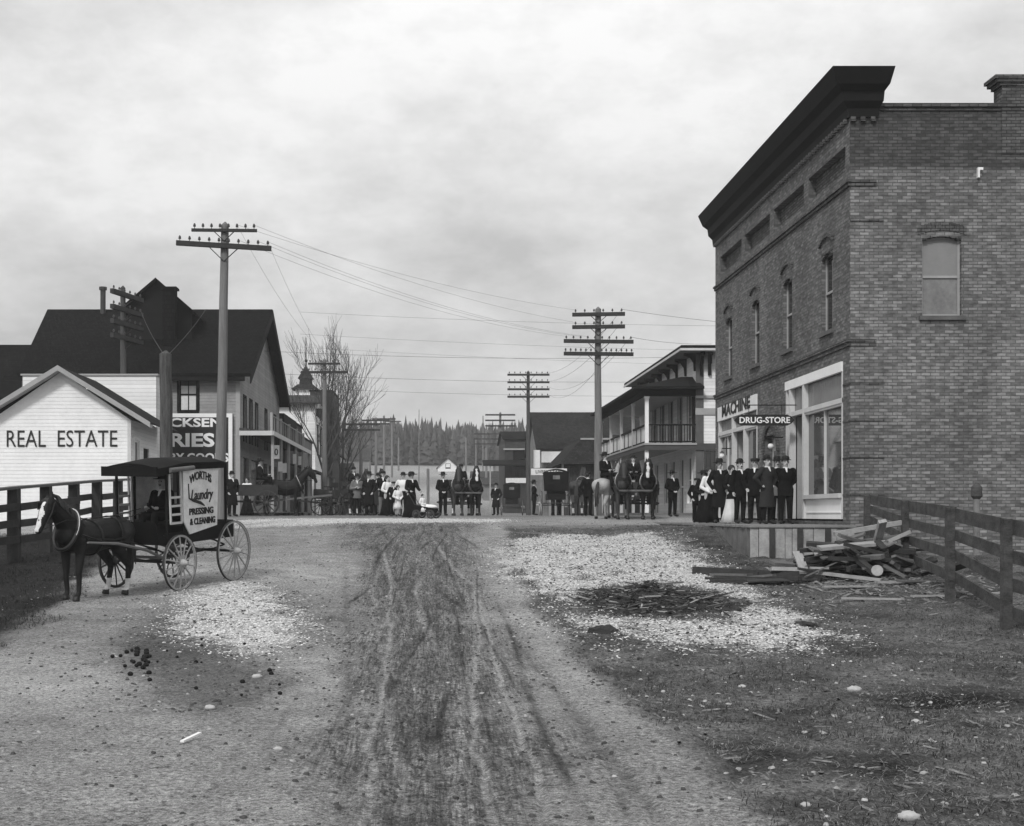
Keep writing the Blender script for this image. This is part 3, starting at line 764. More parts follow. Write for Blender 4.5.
# ------------------------------------------------------------ brick drug store block
def brick_block():
    X0, D0, D1, X1 = 10.0, 31.2, 45.9, 20.5
    g = .4
    R = thing('brick_building', (X0, D0, g), 'two storey brick corner block with a heavy overhanging cornice and a drug store below', 'building')
    st = Fr((X0, 0), (0, 1), (-1, 0)); fr = Fr((0, D0), (1, 0), (0, -1))
    top = E(9.72)
    # street front
    wins = [(c - .475, c + .475) for c in (33.0, 36.65, 40.25, 43.85)]
    sfr = (31.72, 36.75); sf2 = (40.0, 45.35); arch = (37.75, 39.1)
    pan = [(31.55, 34.6), (35.05, 38.1), (38.55, 41.6), (42.05, 45.1)]
    holes = [(a, b, E(4.62), E(6.62)) for a, b in wins] + [(sfr[0], sfr[1], E(-.15), E(3.75)), (sf2[0], sf2[1], E(-.15), E(3.72)), (arch[0], arch[1], E(-.15), E(2.35))]
    mb = MB()
    for hs, t, z0, z1 in ((holes, .3, E(-1.5), E(7.0)), ([(a, b, E(8.25), E(8.88)) for a, b in pan], .22, E(7.0), top)):
        st.wall(mb, D0, D1, z0, z1, hs, t)
    mb.box(X0 + .31, X1, D1 - .02, D1, g, top)                     # rear wall
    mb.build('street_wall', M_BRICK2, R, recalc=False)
    for a, b in pan:
        q = MB(); st.box(q, a - .01, b + .01, E(8.24), E(8.89), -.26, -.20); q.build('frieze_panel', M_BRICKD, R)  # darker brick on the recess back paints in its shade
    # side wall
    sw = (11.72, 12.66)
    mb = MB(); fr.wall(mb, X0, X1, g, top, [(sw[0], sw[1], E(4.74), E(6.64))], .22)
    mb.box(X1 - .02, X1, D0, D1, g, top)
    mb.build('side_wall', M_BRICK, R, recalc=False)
    mb = MB(); mb.box(X0 + .32, X1 - .1, D0 + .32, D1 - .1, E(9.0), E(9.1)); mb.build('roof', M_SHING, R)
    # corbelled string courses and quoin courses
    mb = MB()
    for z, h, d in ((7.83, .08, .05), (7.915, .06, .09), (4.03, .09, .05), (4.125, .06, .085)):
        st.box(mb, D0 - d, D1, E(z), E(z + h), 0, d)
        fr.box(mb, X0, X0 + .62, E(z), E(z + h), 0, d * .5)
    fr.box(mb, X0, X0 + .8, E(7.0), E(7.03), 0, .03)
    for k in range(5):
        z = 3.1 - .885 * k + .02
        fr.box(mb, X0 - .0, X0 + .82, E(z), E(z + .035), .0, .018)
        if k < 4: st.box(mb, D0, D0 + .5, E(z), E(z + .035), 0, .018)
    mb.build('string_course', M_BRICKD, R)
    mb = MB()   # soldier ledges at the head of the frontal parapet
    fr.box(mb, X0 + .72, X1, E(9.72), E(9.80), -.32, .05); fr.box(mb, X0 + .72, X1, E(9.62), E(9.66), 0, .035)
    mb.build('parapet_coping', M_BRICKD, R)
    # dentil row + cornice: stepped profile swept along the street and returned on the corner
    M_COR = mat('cornice_tin', .009, .75, spec=.12, var=.3, scale=2)
    prof = [(0, 9.46), (.06, 9.46), (.08, 9.66), (.22, 9.80), (.25, 10.02), (.42, 10.14), (.52, 10.36), (.58, 10.5), (0, 10.5)]
    mb = MB()
    xr = X0 + .64
    def ringpt(d, z):
        return [(X0 - d, D1 + .15, E(z)), (X0 - d, D0 - d, E(z)), (xr + d * .42, D0 - d, E(z)), (xr + d * .42, D0 + .5, E(z))]
    P = [ringpt(d, z) for d, z in prof]
    n0 = len(mb.v)
    for r in P: mb.v.extend(r)
    for i in range(len(P) - 1):
        for k in range(3): mb.f.append((n0 + i * 4 + k, n0 + i * 4 + k + 1, n0 + (i + 1) * 4 + k + 1, n0 + (i + 1) * 4 + k)); mb.mi.append(0)
    mb.quad((X0 - .58, D1 + .15, E(10.5)), (X0 - .58, D0 - .58, E(10.5)), (xr + .245, D0 - .58, E(10.5)), (xr + .245, D0 + .5, E(10.5)), (X0 + .4, D0 + .5, E(10.5)), (X0 + .4, D1 + .15, E(10.5)))
    mb.quad(*[(X0 - d, D1 + .15, E(z)) for d, z in prof] , (X0 + .4, D1 + .15, E(9.46)))
    mb.box(X0 + .38, X0 + .4, D0 + .5, D1 + .15, E(9.46), E(10.5))
    mb.quad((X0 + .4, D0 + .5, E(9.46)), (xr, D0 + .5, E(9.46)), (xr + .245, D0 + .5, E(10.5)), (X0 + .4, D0 + .5, E(10.5)))
    co = mb.build('cornice', M_COR, R)
    mb = MB()
    k = D0 + .1
    while k < D1: st.box(mb, k, k + .11, E(9.36), E(9.47), .0, .10); k += .24
    k = X0
    while k < xr: fr.box(mb, k, k + .11, E(9.36), E(9.47), 0, .10); k += .24
    mb.build('dentil_molding', M_BRICKD, co)
    # corner pier at the far end of the parapet
    mb = MB(); mb.box(13.62, 15.3, D0 - .02, D0 + .45, E(8.6), E(10.22)); ch = mb.build('parapet_pier', M_BRICKD, R)
    mb = MB()
    for i, (e, z) in enumerate(((.06, 10.222), (.14, 10.30), (.2, 10.38))): mb.box(13.62 - e, 15.3 + e, D0 - .02 - e * .5, D0 + .45 + e * .5, E(z), E(z + .078))
    mb.build('pier_cap', M_BRICKD, ch)
    # street windows with segmental arch heads
    for a, b in wins:
        w = window(st, R, a, b, E(4.62), E(6.62), M_GTRIM, M_GLASS, t=.16, fw=.055, sill=M_STONE)
        mb = MB()
        for zc, r_, d0_, d1_, q in ((6.30, .62, .0, .002, 1), (6.62, .62, 0, .055, 0)):
            if q: continue
            n = 10
            for i in range(n):
                t0, t1 = i / n, (i + 1) / n
                u0_, u1_ = a - .1 + (b - a + .2) * t0, a - .1 + (b - a + .2) * t1
                h0 = .17 * (1 - (2 * t0 - 1) ** 2); h1 = .17 * (1 - (2 * t1 - 1) ** 2)
                z = E(zc + .2)
                mb.hexa([st.p(u0_, z + h0, .002), st.p(u1_, z + h1, .002), st.p(u1_, z + h1, .06), st.p(u0_, z + h0, .06), st.p(u0_, z + h0 + .09, .002), st.p(u1_, z + h1 + .09, .002), st.p(u1_, z + h1 + .09, .06), st.p(u0_, z + h0 + .09, .06)])
        mb.build('hood_arch', M_BRICKD, w); mb = MB()
        # brick spandrels make the opening head segmental
        n = 8
        for i in range(n):
            t0, t1 = i / n, (i + 1) / n; u0_, u1_ = a + (b - a) * t0, a + (b - a) * t1
            h = .13 * (1 - (2 * ((t0 + t1) / 2) - 1) ** 2)
            st.box(mb, u0_, u1_, E(6.47) + h, E(6.625), -.1, -.004)
        mb.build('arch_head', M_BRICKD, w)
    w = window(fr, R, sw[0], sw[1], E(4.74), E(6.64), M_GTRIM, M_GLASSL, t=.16, fw=.055, sill=M_STONE, blind=(.5, mat('roller_blind', .22, .8, var=.1)))
    mb = MB()
    for i in range(14):
        t = (i + .5) / 14; u_ = sw[0] - .12 + (sw[1] - sw[0] + .24) * t; h = .12 * (1 - (2 * t - 1) ** 2)
        fr.box(mb, u_ - .036, u_ + .036, E(6.66) + h, E(6.86) + h, .002, .02)
    mb.build('arch_ring', M_BRICKD, w); mb = MB()
    for i in range(8):
        t = (i + .5) / 8; u_ = sw[0] + (sw[1] - sw[0]) * t; h = .10 * (1 - (2 * t - 1) ** 2)
        fr.box(mb, u_ - (sw[1] - sw[0]) / 16, u_ + (sw[1] - sw[0]) / 16, E(6.54) + h, E(6.665), -.12, -.004)
    mb.build('arch_head', M_BRICKD, w)
    mb = MB(); mb.box(13.02, 13.06, D0 - .09, D0 - .002, E(8.02), E(8.26)); mb.box(13.06, 13.14, D0 - .09, D0 - .05, E(8.20), E(8.26)); mb.build('wire_bracket', M_WHITE, R)
    # ---- corner shop front
    def shop(a, b, disp, door, zt, beam, second=False):
        mb = MB(); st.box(mb, a, b, E(zt - .02), E(3.72 if not second else 3.70), -.05, .05); bm_ = mb.build('signboard', beam, R)
        f = MB()
        zb = E(2.72)   # foot of the transom
        st.box(f, a, b, zb, zb + .12, -.14, .03)
        st.box(f, a, a + .06, E(-.1), E(zt - .02), -.16, .02); st.box(f, b - .13, b, E(-.1), E(zt - .02), -.16, .02)
        for u_ in disp[:1] + disp[1:2]:
            st.box(f, u_ - .07, u_ + .07, E(-.1), E(zt - .02), -.15, .04)
        s = f.build('shop_front_frame', M_CREAM, R)
        # ribbed transom lights
        t = MB(); st.box(t, a + .13, b - .13, zb + .12, E(zt - .02), -.12, -.09); t.build('transom', mat('prism_glass', .17, .25, var=.2, kind='board', pitch=.16, vert=True, spec=.5), s)
        # display window
        lo = E(.53)
        for (p, q) in ((a + .13, disp[0] - .07), (disp[1] + .07, b - .13)):
            if q - p < .3: continue
            w = MB(); m_ = (p + q) / 2
            st.box(w, p, q, lo - .11, lo, -.16, .07); st.box(w, p, q, zb - .06, zb, -.14, 0)
            if q - p > 1.6: st.box(w, m_ - .03, m_ + .03, lo, zb - .06, -.13, -.05)
            dw = w.build('display_window', M_CREAM, s)
            w = MB(); st.box(w, p, q, lo, zb - .06, -.11, -.1); w.build('pane', M_SHOPG, dw)
            w = MB(); st.box(w, p, q, E(-.1), lo - .11, -.12, -.02)
            for zz in (.05, .38): st.box(w, p + .08, q - .08, E(zz), E(zz + .03), -.02, 0)
            w.build('stall_riser', M_WHITE if not second else M_GTRIM, dw)
        # recessed doorway
        p, q = disp[0] + .07, disp[1] - .07
        w = MB(); st.box(w, p, q, E(-.1), E(2.1), -1.0, -.94); st.box(w, p, q, E(2.1), zb, -.96, -.93)
        st.box(w, p - .02, p, E(-.1), zb, -1, -.12); st.box(w, q, q + .02, E(-.1), zb, -1, -.12)
        w.build('door', M_GTRIM, s)
        w = MB(); m_ = (p + q) / 2
        st.box(w, m_ - .34, m_ + .34, E(.75), E(1.85), -.935, -.925); w.build('door_light', M_GLASS, s)
    global M_SHOPG
    M_SHOPG = glass('shop_glass', .075, .03, 1.75)
    shop(sfr[0], sfr[1], [35.0, 36.3], True, 3.5, M_WHITE)
    shop(sf2[0], sf2[1], [41.6, 43.2], True, 3.25, mat('fascia', .74, .7, var=.12, scale=5), True)
    # arched stair door between the two shops
    mb = MB(); st.box(mb, arch[0], arch[1], E(-.1), E(2.35), -.28, -.22); dr = mb.build('stair_door', mat('pale_door', .42, .7, var=.1), R)
    mb = MB(); st.box(mb, arch[0] + .2, arch[1] - .2, E(.9), E(1.9), -.22, -.21); mb.build('door_light', M_GLASSL, dr)
    mb = MB(); n = 16
    for i in range(n):
        a0 = PI * i / n; a1 = PI * (i + 1) / n; c = (arch[0] + arch[1]) / 2
        for r0, r1 in ((.75, .92),):
            pts = [(c + r0 * math.cos(a0), E(1.85) + r0 * math.sin(a0)), (c + r1 * math.cos(a0), E(1.85) + r1 * math.sin(a0)), (c + r1 * math.cos(a1), E(1.85) + r1 * math.sin(a1)), (c + r0 * math.cos(a1), E(1.85) + r0 * math.sin(a1))]
            mb.hexa([st.p(*pts[0], .002), st.p(*pts[1], .002), st.p(*pts[2], .002), st.p(*pts[3], .002), st.p(*pts[0], .06), st.p(*pts[1], .06), st.p(*pts[2], .06), st.p(*pts[3], .06)])
    mb.build('door_arch', M_BRICKD, R)
    text('fascia_lettering', 'MACHINE', .42, 3.9, M_LETTER, R, (X0 - .055, 44.6, E(2.98 + .34)), (0, -1, 0), (-1, 0, 0), bold=.03)
    # globe lamps on brackets
    for yy, lab in ((43.3, 'pale glass globe lamp on a bracket left of the arched door'), (37.1, 'pale glass globe lamp on a bracket just left of the shop doorway')):
        t = thing('globe_lamp', (X0 - .35, yy, E(1.95)), lab, 'lamp', 'globe lamps along the brick front')
        mb = MB(); mb.ball((X0 - .35, yy, E(1.95)), .085, 12, 8); mb.build('globe', mat('milk_glass', .75, .3, var=.05), t, smooth=True)
        mb = MB(); mb.tube([(X0, yy, E(2.2)), (X0 - .35, yy, E(2.2)), (X0 - .35, yy, E(2.06))], .018, 6); mb.tube([(X0 - .35, yy, E(2.06)), (X0 - .35, yy, E(2.10))], [.09, .03], 10); mb.build('bracket', M_DTRIM, t)
brick_block()

# ------------------------------------------------------------ projecting sign
def drug_sign():
    D = 35.75; x0, x1 = 8.3, 9.95; z0, z1 = E(2.44), E(2.74)
    t = thing('hanging_sign', (x1, D, z0), 'black DRUG-STORE sign with white letters standing out from the brick front', 'sign')
    mb = MB(); b = .05
    pts = [(x0, (z0 + z1) / 2), (x0 + .1, z0 + b), (x0 + .2, z0), (x1 - .2, z0), (x1 - .1, z0 + b), (x1, (z0 + z1) / 2), (x1 - .1, z1 - b), (x1 - .2, z1), (x0 + .2, z1), (x0 + .1, z1 - b)]
    mb.prism(pts, D - .02, D + .02); p = mb.build('board', M_SIGNB, t)
    text('lettering', 'DRUG-STORE', .17, 1.38, M_LETTERW, p, (x0 + .14, D - .021, z0 + .065), (1, 0, 0), (0, -1, 0), bold=.02)
    text('lettering', 'DRUG-STORE', .17, 1.38, M_LETTERW, p, (x1 - .14, D + .021, z0 + .065), (-1, 0, 0), (0, 1, 0), bold=.02)
    mb = MB(); mb.tube([(10.0, D, E(3.0)), (8.6, D, E(3.0))], .014, 6)
    for x in (8.7, 9.6): mb.tube([(x, D, E(3.0)), (x, D, z1 - .01)], .008, 5)
    mb.build('hanger', M_DTRIM, t)
drug_sign()

# ------------------------------------------------------------ plank sidewalk platform
def sidewalk(name, x0, x1, y0, y1, z, label, cat='sidewalk', skirt=True, m=None, plank=.2, base=None):
    t = thing(name, ((x0 + x1) / 2, y0, z - .4), label, cat)
    mb = MB(); y = y0
    while y < y1 - .01:
        w = min(plank, y1 - y); mb.box(x0 + random.uniform(-.02, .02), x1, y, y + w - .012, z - .05 + random.uniform(-.006, .006), z); y += w
    mb.build('deck', m or M_WOODG, t)
    if skirt:
        mb = MB(); x = x0 + .02
        gzb = gz((x0 + x1) / 2, y0) - .2 if base is None else base
        while x < x1 - .05:
            w = random.uniform(.16, .34); w = min(w, x1 - x); mb.box(x, x + w - .015, y0 + .03 + random.uniform(0, .03), y0 + .07, gzb, z - .055); x += w
        mb.build('end_boards', mat('bleached_planks', .30, .9, var=.45, scale=3, bump=.4), t)
        mb = MB(); y = y0 + .1
        while y < y1: 
            w = random.uniform(.2, .5); mb.box(x0 + .03, x0 + .07, y, min(y + w - .02, y1), min(gz(x0, y) - .25, z - .3), z - .055); y += w
        mb.build('side_boards', M_WOODG, t)
    return t
sidewalk('plank_sidewalk', 7.45, 9.93, 30.5, 47.6, E(-.24), 'raised plank sidewalk in front of the brick drug store', m=mat('deck_wood', .20, .9, var=.3, scale=3))
for i, x in enumerate((7.9, 8.55, 9.2)):
    t = tag(MB().box(x, x + .12, 30.44, 30.5, gz(x, 30.4) - .1, E(-.30)).build('prop_post', M_WOODD), ['short dark prop post under the left end of the plank sidewalk', 'short dark prop post under the middle of the plank sidewalk end', 'short dark prop post under the plank sidewalk nearest the brick wall'][i], 'post', 'prop posts under the plank sidewalk')

# ------------------------------------------------------------ real estate office
def boards_gable(fr, mb, u0, u1, z0, ze, ua, za, pitch=.12, dep=.011, holes=()):
    """lapped boards on a gabled wall: eaves height ze at u0,u1, apex (ua,za)"""
    z = z0
    while z < za - .02:
        zt = min(z + pitch, za - .005)
        def ext(zz):
            if zz <= ze: return u0, u1
            k = (zz - ze) / (za - ze); return u0 + (ua - u0) * k, u1 + (ua - u1) * k
        a0, a1 = ext(z); b0, b1 = ext(zt)
        segs = [(a0, a1, b0, b1)]
        for h in holes:
            if h[2] < (z + zt) / 2 < h[3]:
                ns = []
                for s_ in segs: ns += [(s_[0], h[0], s_[2], h[0]), (h[1], s_[1], h[1], s_[3])]
                segs = ns
        for s_ in segs:
            if s_[1] - s_[0] < .01: continue
            mb.hexa([fr.p(s_[0], z, -.02), fr.p(s_[1], z, -.02), fr.p(s_[1], z, dep), fr.p(s_[0], z, dep), fr.p(s_[2], zt, -.02), fr.p(s_[3], zt, -.02), fr.p(s_[3], zt, .002), fr.p(s_[2], zt, .002)])
        z += pitch
def office():
    D = 43.0; X0, X1, XA = -14.40, -9.82, -12.11; g = gz(-12, 43) - .3
    L = 4.2
    R = thing('office_building', (XA, D, g), 'small white gabled office with REAL ESTATE lettered across its front', 'building')
    fr = Fr((0, D), (1, 0), (0, -1)); sd = Fr((X1, 0), (0, 1), (1, 0)); sl = Fr((X0, 0), (0, 1), (-1, 0))
    za = E(4.70); ze = E(3.12)
    mb = MB(); boards_gable(fr, mb, X0, X1, g, ze, XA, za); mb.build('front_wall', mat('white_boards', .78, .75, var=.13, scale=1), R)
    mb = MB(); sd.wall(mb, D, D + L, g, ze, [(D + .5, D + 1.2, E(.7), E(2.5)), (D + 1.9, D + 2.8, g + .2, E(2.3))], .1)
    sl.wall(mb, D, D + L, g, ze, [], .1)
    mb.quad((X0, D + L, g), (X1, D + L, g), (X1, D + L, ze), (XA, D + L, za), (X0, D + L, ze))
    mb.build('side_wall', M_WBOARD, R, recalc=False)
    window(sd, R, D + .5, D + 1.2, E(.7), E(2.5), M_WHITE, M_GLASS, casing=.1, t=.08)
    mb = MB(); sd.box(mb, D + 1.9, D + 2.8, g + .2, E(2.3), -.1, -.05); mb.build('door', M_DTRIM, R)
    mb = MB()
    fr.box(mb, X0 - .012, X0 + .10, g, ze, .02, .045); fr.box(mb, X1 - .10, X1 + .012, g, ze, .02, .045)
    mb.build('corner_board', M_CREAM, R)
    # roof slabs
    sl_ = (4.83 - 2.95) / (9.03 - 12.08) * -1
    k = (za + .13 - (ze - .10)) / (XA - (X0 - .65))
    for s, nm in ((-1, 'roof'), (1, 'roof')):
        xe = X0 - .72 if s < 0 else X1 + .72
        zr = za + .16; zl = zr - abs(xe - XA) * .615
        mb = MB(); mb.hexa([(xe, D - .38, zl - .05), (XA, D - .38, zr - .05), (XA, D + L + .3, zr - .05), (xe, D + L + .3, zl - .05), (xe, D - .38, zl), (XA, D - .38, zr), (XA, D + L + .3, zr), (xe, D + L + .3, zl)])
        r = mb.build(nm, M_SHING2, R)
        mb = MB(); mb.hexa([(xe, D - .42, zl - .16), (XA, D - .42, zr - .16), (XA, D - .382, zr - .16), (xe, D - .382, zl - .16), (xe, D - .42, zl + .012), (XA, D - .42, zr + .012), (XA, D - .382, zr + .012), (xe, D - .382, zl + .012)])
        mb.build('bargeboard', M_GTRIM, r)
        mb = MB(); mb.hexa([(xe, D - .38, zl - .16), (XA, D - .38, zr - .16), (XA, D - .01, zr - .16), (xe, D - .01, zl - .16), (xe, D - .38, zl - .055), (XA, D - .38, zr - .055), (XA, D - .01, zr - .055), (xe, D - .01, zl - .055)])
        mb.build('soffit', M_GTRIM, r)
    text('lettering', 'REAL', .54, 1.28, M_LETTER, R, (PX(7, D), D - .022, E(2.24)), (1, 0, 0), (0, -1, 0), bold=-.004)
    text('lettering', 'ESTATE', .54, 1.95, M_LETTER, R, (PX(58, D), D - .022, E(2.24)), (1, 0, 0), (0, -1, 0), bold=-.004)
office()

# ------------------------------------------------------------ white annexe behind the office
def annexe():
    D = 53.0; X0, X1 = -16.5, -11.05; z = E(5.64); g = 1.4; L = 2.6
    R = thing('store_annexe', ((X0 + X1) / 2, D, g), 'flat topped white board annexe standing behind the real estate office', 'building')
    fr = Fr((0, D), (1, 0), (0, -1))
    mb = MB(); Fr((0, D), (1, 0), (0, -1)).wall(mb, X0, X1, g, z); mb.box(X1 - .02, X1, D, D + L, g, z); mb.box(X0, X0 + .02, D, D + L, g, z); mb.box(X0, X1, D + L, D + L + .02, g, z)
    mb.build('board_wall', mat('annexe_boards', .66, .7, var=.08, scale=.7, kind='board', pitch=.16), R, recalc=False)
    mb = MB(); mb.box(X0 - .05, X1 + .05, D - .06, D + L, z, z + .07); mb.build('coping', M_GTRIM, R)
    mb = MB(); mb.box(X0 + .04, X1 - .04, D + .05, D + L - .04, z - .3, z - .25); mb.build('roof', M_SHING2, R)
annexe()

# ------------------------------------------------------------ the big dark roofed grocery
def grocery():
    D = 57.4; XR = -8.35; XL = -17.9; g = 1.6; ze = E(6.28); dr = 64.9; zr = E(10.05); D2 = 72.6
    R = thing('grocery_building', (XR, D, g), 'large two storey grey clapboard grocery with a steep dark shingle roof', 'building')
    fr = Fr((0, D), (1, 0), (0, -1)); st = Fr((XR, 0), (0, 1), (1, 0))
    w1 = (-10.98, -10.20, E(4.55), E(6.02))
    mb = MB(); fr.wall(mb, XL, XR, g, ze, [w1], .12)
    mb.box(XL, XL + .02, D, D2, g, ze); mb.box(XL, XR, D2, D2 + .02, g, ze)
    mb.build('side_wall', M_GBOARD, R, recalc=False)
    sw = [(58.6, 59.4), (60.6, 61.4), (62.6, 63.4), (66.2, 67.0), (70.0, 70.8)]
    hs = [(a, b, E(3.3), E(5.3)) for a, b in sw]
    hb = [(58.3, 60.4, g, E(2.6)), (61.2, 64.6, g + .6, E(2.6)), (65.6, 67.2, g, E(2.6)), (68.0, 71.5, g + .6, E(2.6))]
    mb = MB(); st.wall(mb, D, D2, g, ze, hs + hb, .15)
    mb.add([st.p(D, ze), st.p(D2, ze), st.p(dr, zr - .05)], [(0, 1, 2)])
    mb.build('street_wall', M_GBOARD, R, recalc=False)
    window(fr, R, *w1, M_DTRIM, M_CURT, casing=.10, t=.08, mull=1, blind=(.24, mat('dark_shade', .05, .8)), sill=M_DTRIM)
    for a, b, c, d in hs: window(st, R, a, b, c, d, M_DTRIM, M_GLASS, casing=.1)
    for i, (a, b, c, d) in enumerate(hb):
        mb = MB(); st.box(mb, a, b, c, d, -.15, -.12); mb.build('shop_glazing', M_GLASS, R)
    mb = MB(); mb.box(XR - .16, XR + .03, D - .03, D + .1, g, ze); mb.build('corner_board', M_GTRIM, R)
    # roof: front and rear slopes, overhanging the street gable
    xo = XR + .55; xl = XL - .1; e = .5; k = (zr - ze) / (dr - D)
    for nm, ya, yb in (('roof', D - e, dr), ('roof', D2 + e, dr)):
        za = ze - e * k if ya < dr else ze - e * k
        xle = xl - (0 if True else 0)
        p = [(xle + .1, ya, za - .02), (xo, ya, za - .02), (xo, yb, zr - .02), (xle - .95, yb, zr - .02)]
        q = [(a, b, c + .16) for a, b, c in p]
        mb = MB(); mb.hexa(p + q); mb.build(nm, M_SHING, R)
    mb = MB(); mb.quad((xl + .12, D, ze - .1), (xl + .12, D2, ze - .1), (xl - .9, dr, zr - .05)); mb.build('gable_end', M_SHING, R)
    mb = MB()
    for ya, yb in ((D - e, dr), (D2 + e, dr)):
        za = ze - e * k
        mb.hexa([(xo - .02, ya, za - .32), (xo + .03, ya, za - .32), (xo + .03, yb, zr - .32), (xo - .02, yb, zr - .32), (xo - .02, ya, za + .10), (xo + .03, ya, za + .10), (xo + .03, yb, zr + .10), (xo - .02, yb, zr + .10)])
    mb.build('bargeboard', M_DTRIM, R)
    mb = MB(); mb.box(xl - .5, XR + .3, D - e, D - e + .08, ze - e * k - .2, ze - e * k); mb.build('eave_board', M_DTRIM, R)
    # cross gable on the front slope
    yf = 60.9; zb = ze + (yf - D) * k; s = F / yf
    xa = PX(157, yf); zt = PZ(281, yf); x0 = PX(128, yf); x1 = PX(192, yf)
    mb = MB(); mb.add([(x0, yf, zb), (x1, yf, zb), (x1, yf, PZ(311, yf)), (xa, yf, zt), (x0, yf, PZ(306, yf))], [(0, 1, 2, 3, 4)]); 
    dm = mb.build('dormer', M_DTRIM, R)
    mb = MB()
    for xe, zz in ((x0 - .3, PZ(309, yf)), (x1 + .25, PZ(314, yf))):
        mb.hexa([(xe, yf - .35, zz - .12), (xa, yf - .35, zt - .02), (xa, dr + 1, zt - .02), (xe, dr + 1, zz - .12), (xe, yf - .35, zz), (xa, yf - .35, zt + .1), (xa, dr + 1, zt + .1), (xe, dr + 1, zz)])
    mb.build('dormer_roof', M_SHING, dm)
    mb = MB(); xc = PX(170, 60.3); mb.box(xc - .28, xc + .28, 60.0, 60.6, ze + 1.0, PZ(290, 60.3)); mb.box(xc - .36, xc + .36, 59.92, 60.68, PZ(290, 60.3), PZ(290, 60.3) + .1); mb.build('chimney', M_SHING, R)
    xc = PX(103, 64.4); mb = MB(); mb.tube([(xc, 64.4, zr - .6), (xc, 64.4, PZ(290, 64.4))], .13, 10); mb.tube([(xc, 64.4, PZ(290, 64.4)), (xc, 64.4, PZ(287, 64.4))], .19, 10); mb.build('stove_pipe', M_TIN, R)
    # sidewalk canopy with posts
    xc = -6.85; zc = E(3.62)
    mb = MB(); mb.hexa([(XR + .02, D - .15, zc + .1), (xc, D - .15, zc - .06), (xc, 75.4, zc - .06), (XR + .02, 75.4, zc + .1), (XR + .02, D - .15, zc + .2), (xc, D - .15, zc + .04), (xc, 75.4, zc + .04), (XR + .02, 75.4, zc + .2)])
    ca = mb.build('canopy', M_SHING3, R)
    mb = MB(); mb.box(xc - .02, xc + .03, D - .2, 75.4, zc - .14, zc + .06); mb.box(XR + .02, xc, D - .2, D - .16, zc - .14, zc + .06); mb.build('canopy_fascia', M_CREAM, ca)
    for i, y in enumerate((57.6, 60.9, 64.2, 67.6, 71.2, 75.0)):
        mb = MB(); mb.box(xc - .14, xc - .02, y, y + .12, g - .1, zc - .06); mb.build('post', M_GTRIM, R)
    mb = MB()
    for yy in np.arange(57.7, 72, .9): mb.box(xc - .12, xc - .10, yy, yy + .02, zc + .08, zc + .75)
    mb.box(xc - .13, xc - .09, 57.5, 72.0, zc + .75, zc + .79)
    for yy in (57.5, 61.2, 64.8, 68.4, 72): mb.box(xc - .16, xc - .06, yy - .05, yy + .05, zc + .04, zc + .88)
    mb.build('balcony_rail', M_GTRIM, ca)
    # big painted sign on the side wall
    x0, x1 = PX(150, 57.3), PX(232.5, 57.3); z0, z1 = PZ(492, 57.3), PZ(413.5, 57.3)
    t = thing('grocery_sign', (x1, 57.3, z0), 'large black painted grocery sign with white letters in a white frame', 'sign')
    mb = MB(); mb.box(x0, x1, 57.28, 57.38, z0, z1); b = mb.build('board', M_SIGNB, t)
    mb = MB(); fw = .17; mb.box(x0, x1, 57.24, 57.279, z1 - fw, z1); mb.box(x1 - fw, x1, 57.24, 57.279, z0, z1 - fw); mb.box(x0, x0 + fw, 57.24, 57.279, z0, z1 - fw); mb.build('frame', M_WHITE, t)
    def ln(s_, u0, u1, va, vb, bold=.03): text('lettering', s_, (vb - va) * 57.27 / F, (u1 - u0) * 57.27 / F, M_LETTERW, t, (PX(u0, 57.27), 57.278, PZ(vb, 57.27)), (1, 0, 0), (0, -1, 0), bold=bold)
    ln('CKSEN', 170, 222, 418, 427); ln('RIES', 170.5, 214.5, 433, 447, .035); ln('RY GOODS', 170, 228.5, 453, 462); ln('ES', 211, 226, 467.5, 476); ln('T', 212, 217, 482, 487)
grocery()
sidewalk('plank_walk', -8.3, -6.4, 57.2, 75.5, 1.9, 'plank sidewalk under the grocery canopy', skirt=False)
for i, (y, w, h, x, lab) in enumerate(((58.2, .28, .60, -7.0, 'small white square sign hung by the first post of the grocery canopy'), (60.2, .2, .45, -7.05, 'narrow white notice hung second under the grocery canopy'), (62.0, .2, .45, -7.05, 'narrow white notice hung third under the grocery canopy'), (66.5, .17, .5, -7.05, 'narrow white banner hung fourth under the grocery canopy'), (69.2, .16, .45, -7.05, 'last narrow white banner hung under the grocery canopy'))):
    zt = E(3.45) - (1.0 if i in (1, 2) else .35)
    x += .17; s = thing('canopy_sign', (x, y, zt - h), lab, 'sign', 'white notices hung under the grocery canopy')
    mb = MB(); mb.box(x - w / 2, x + w / 2, y, y + .02, zt - h, zt); mb.build('board', M_SIGNW, s)
    mb = MB(); mb.tube([(x, y + .01, zt), (x, y + .01, E(3.6))], .01, 5); mb.build('cord', M_DTRIM, s)
    if i == 0:
        mb = MB(); mb.tube([(x + .06 * math.cos(a), y - .003, zt - .3 + .13 * math.sin(a)) for a in np.linspace(0, 2 * PI, 14)], .025, 6); mb.build('emblem', M_LETTER, s)

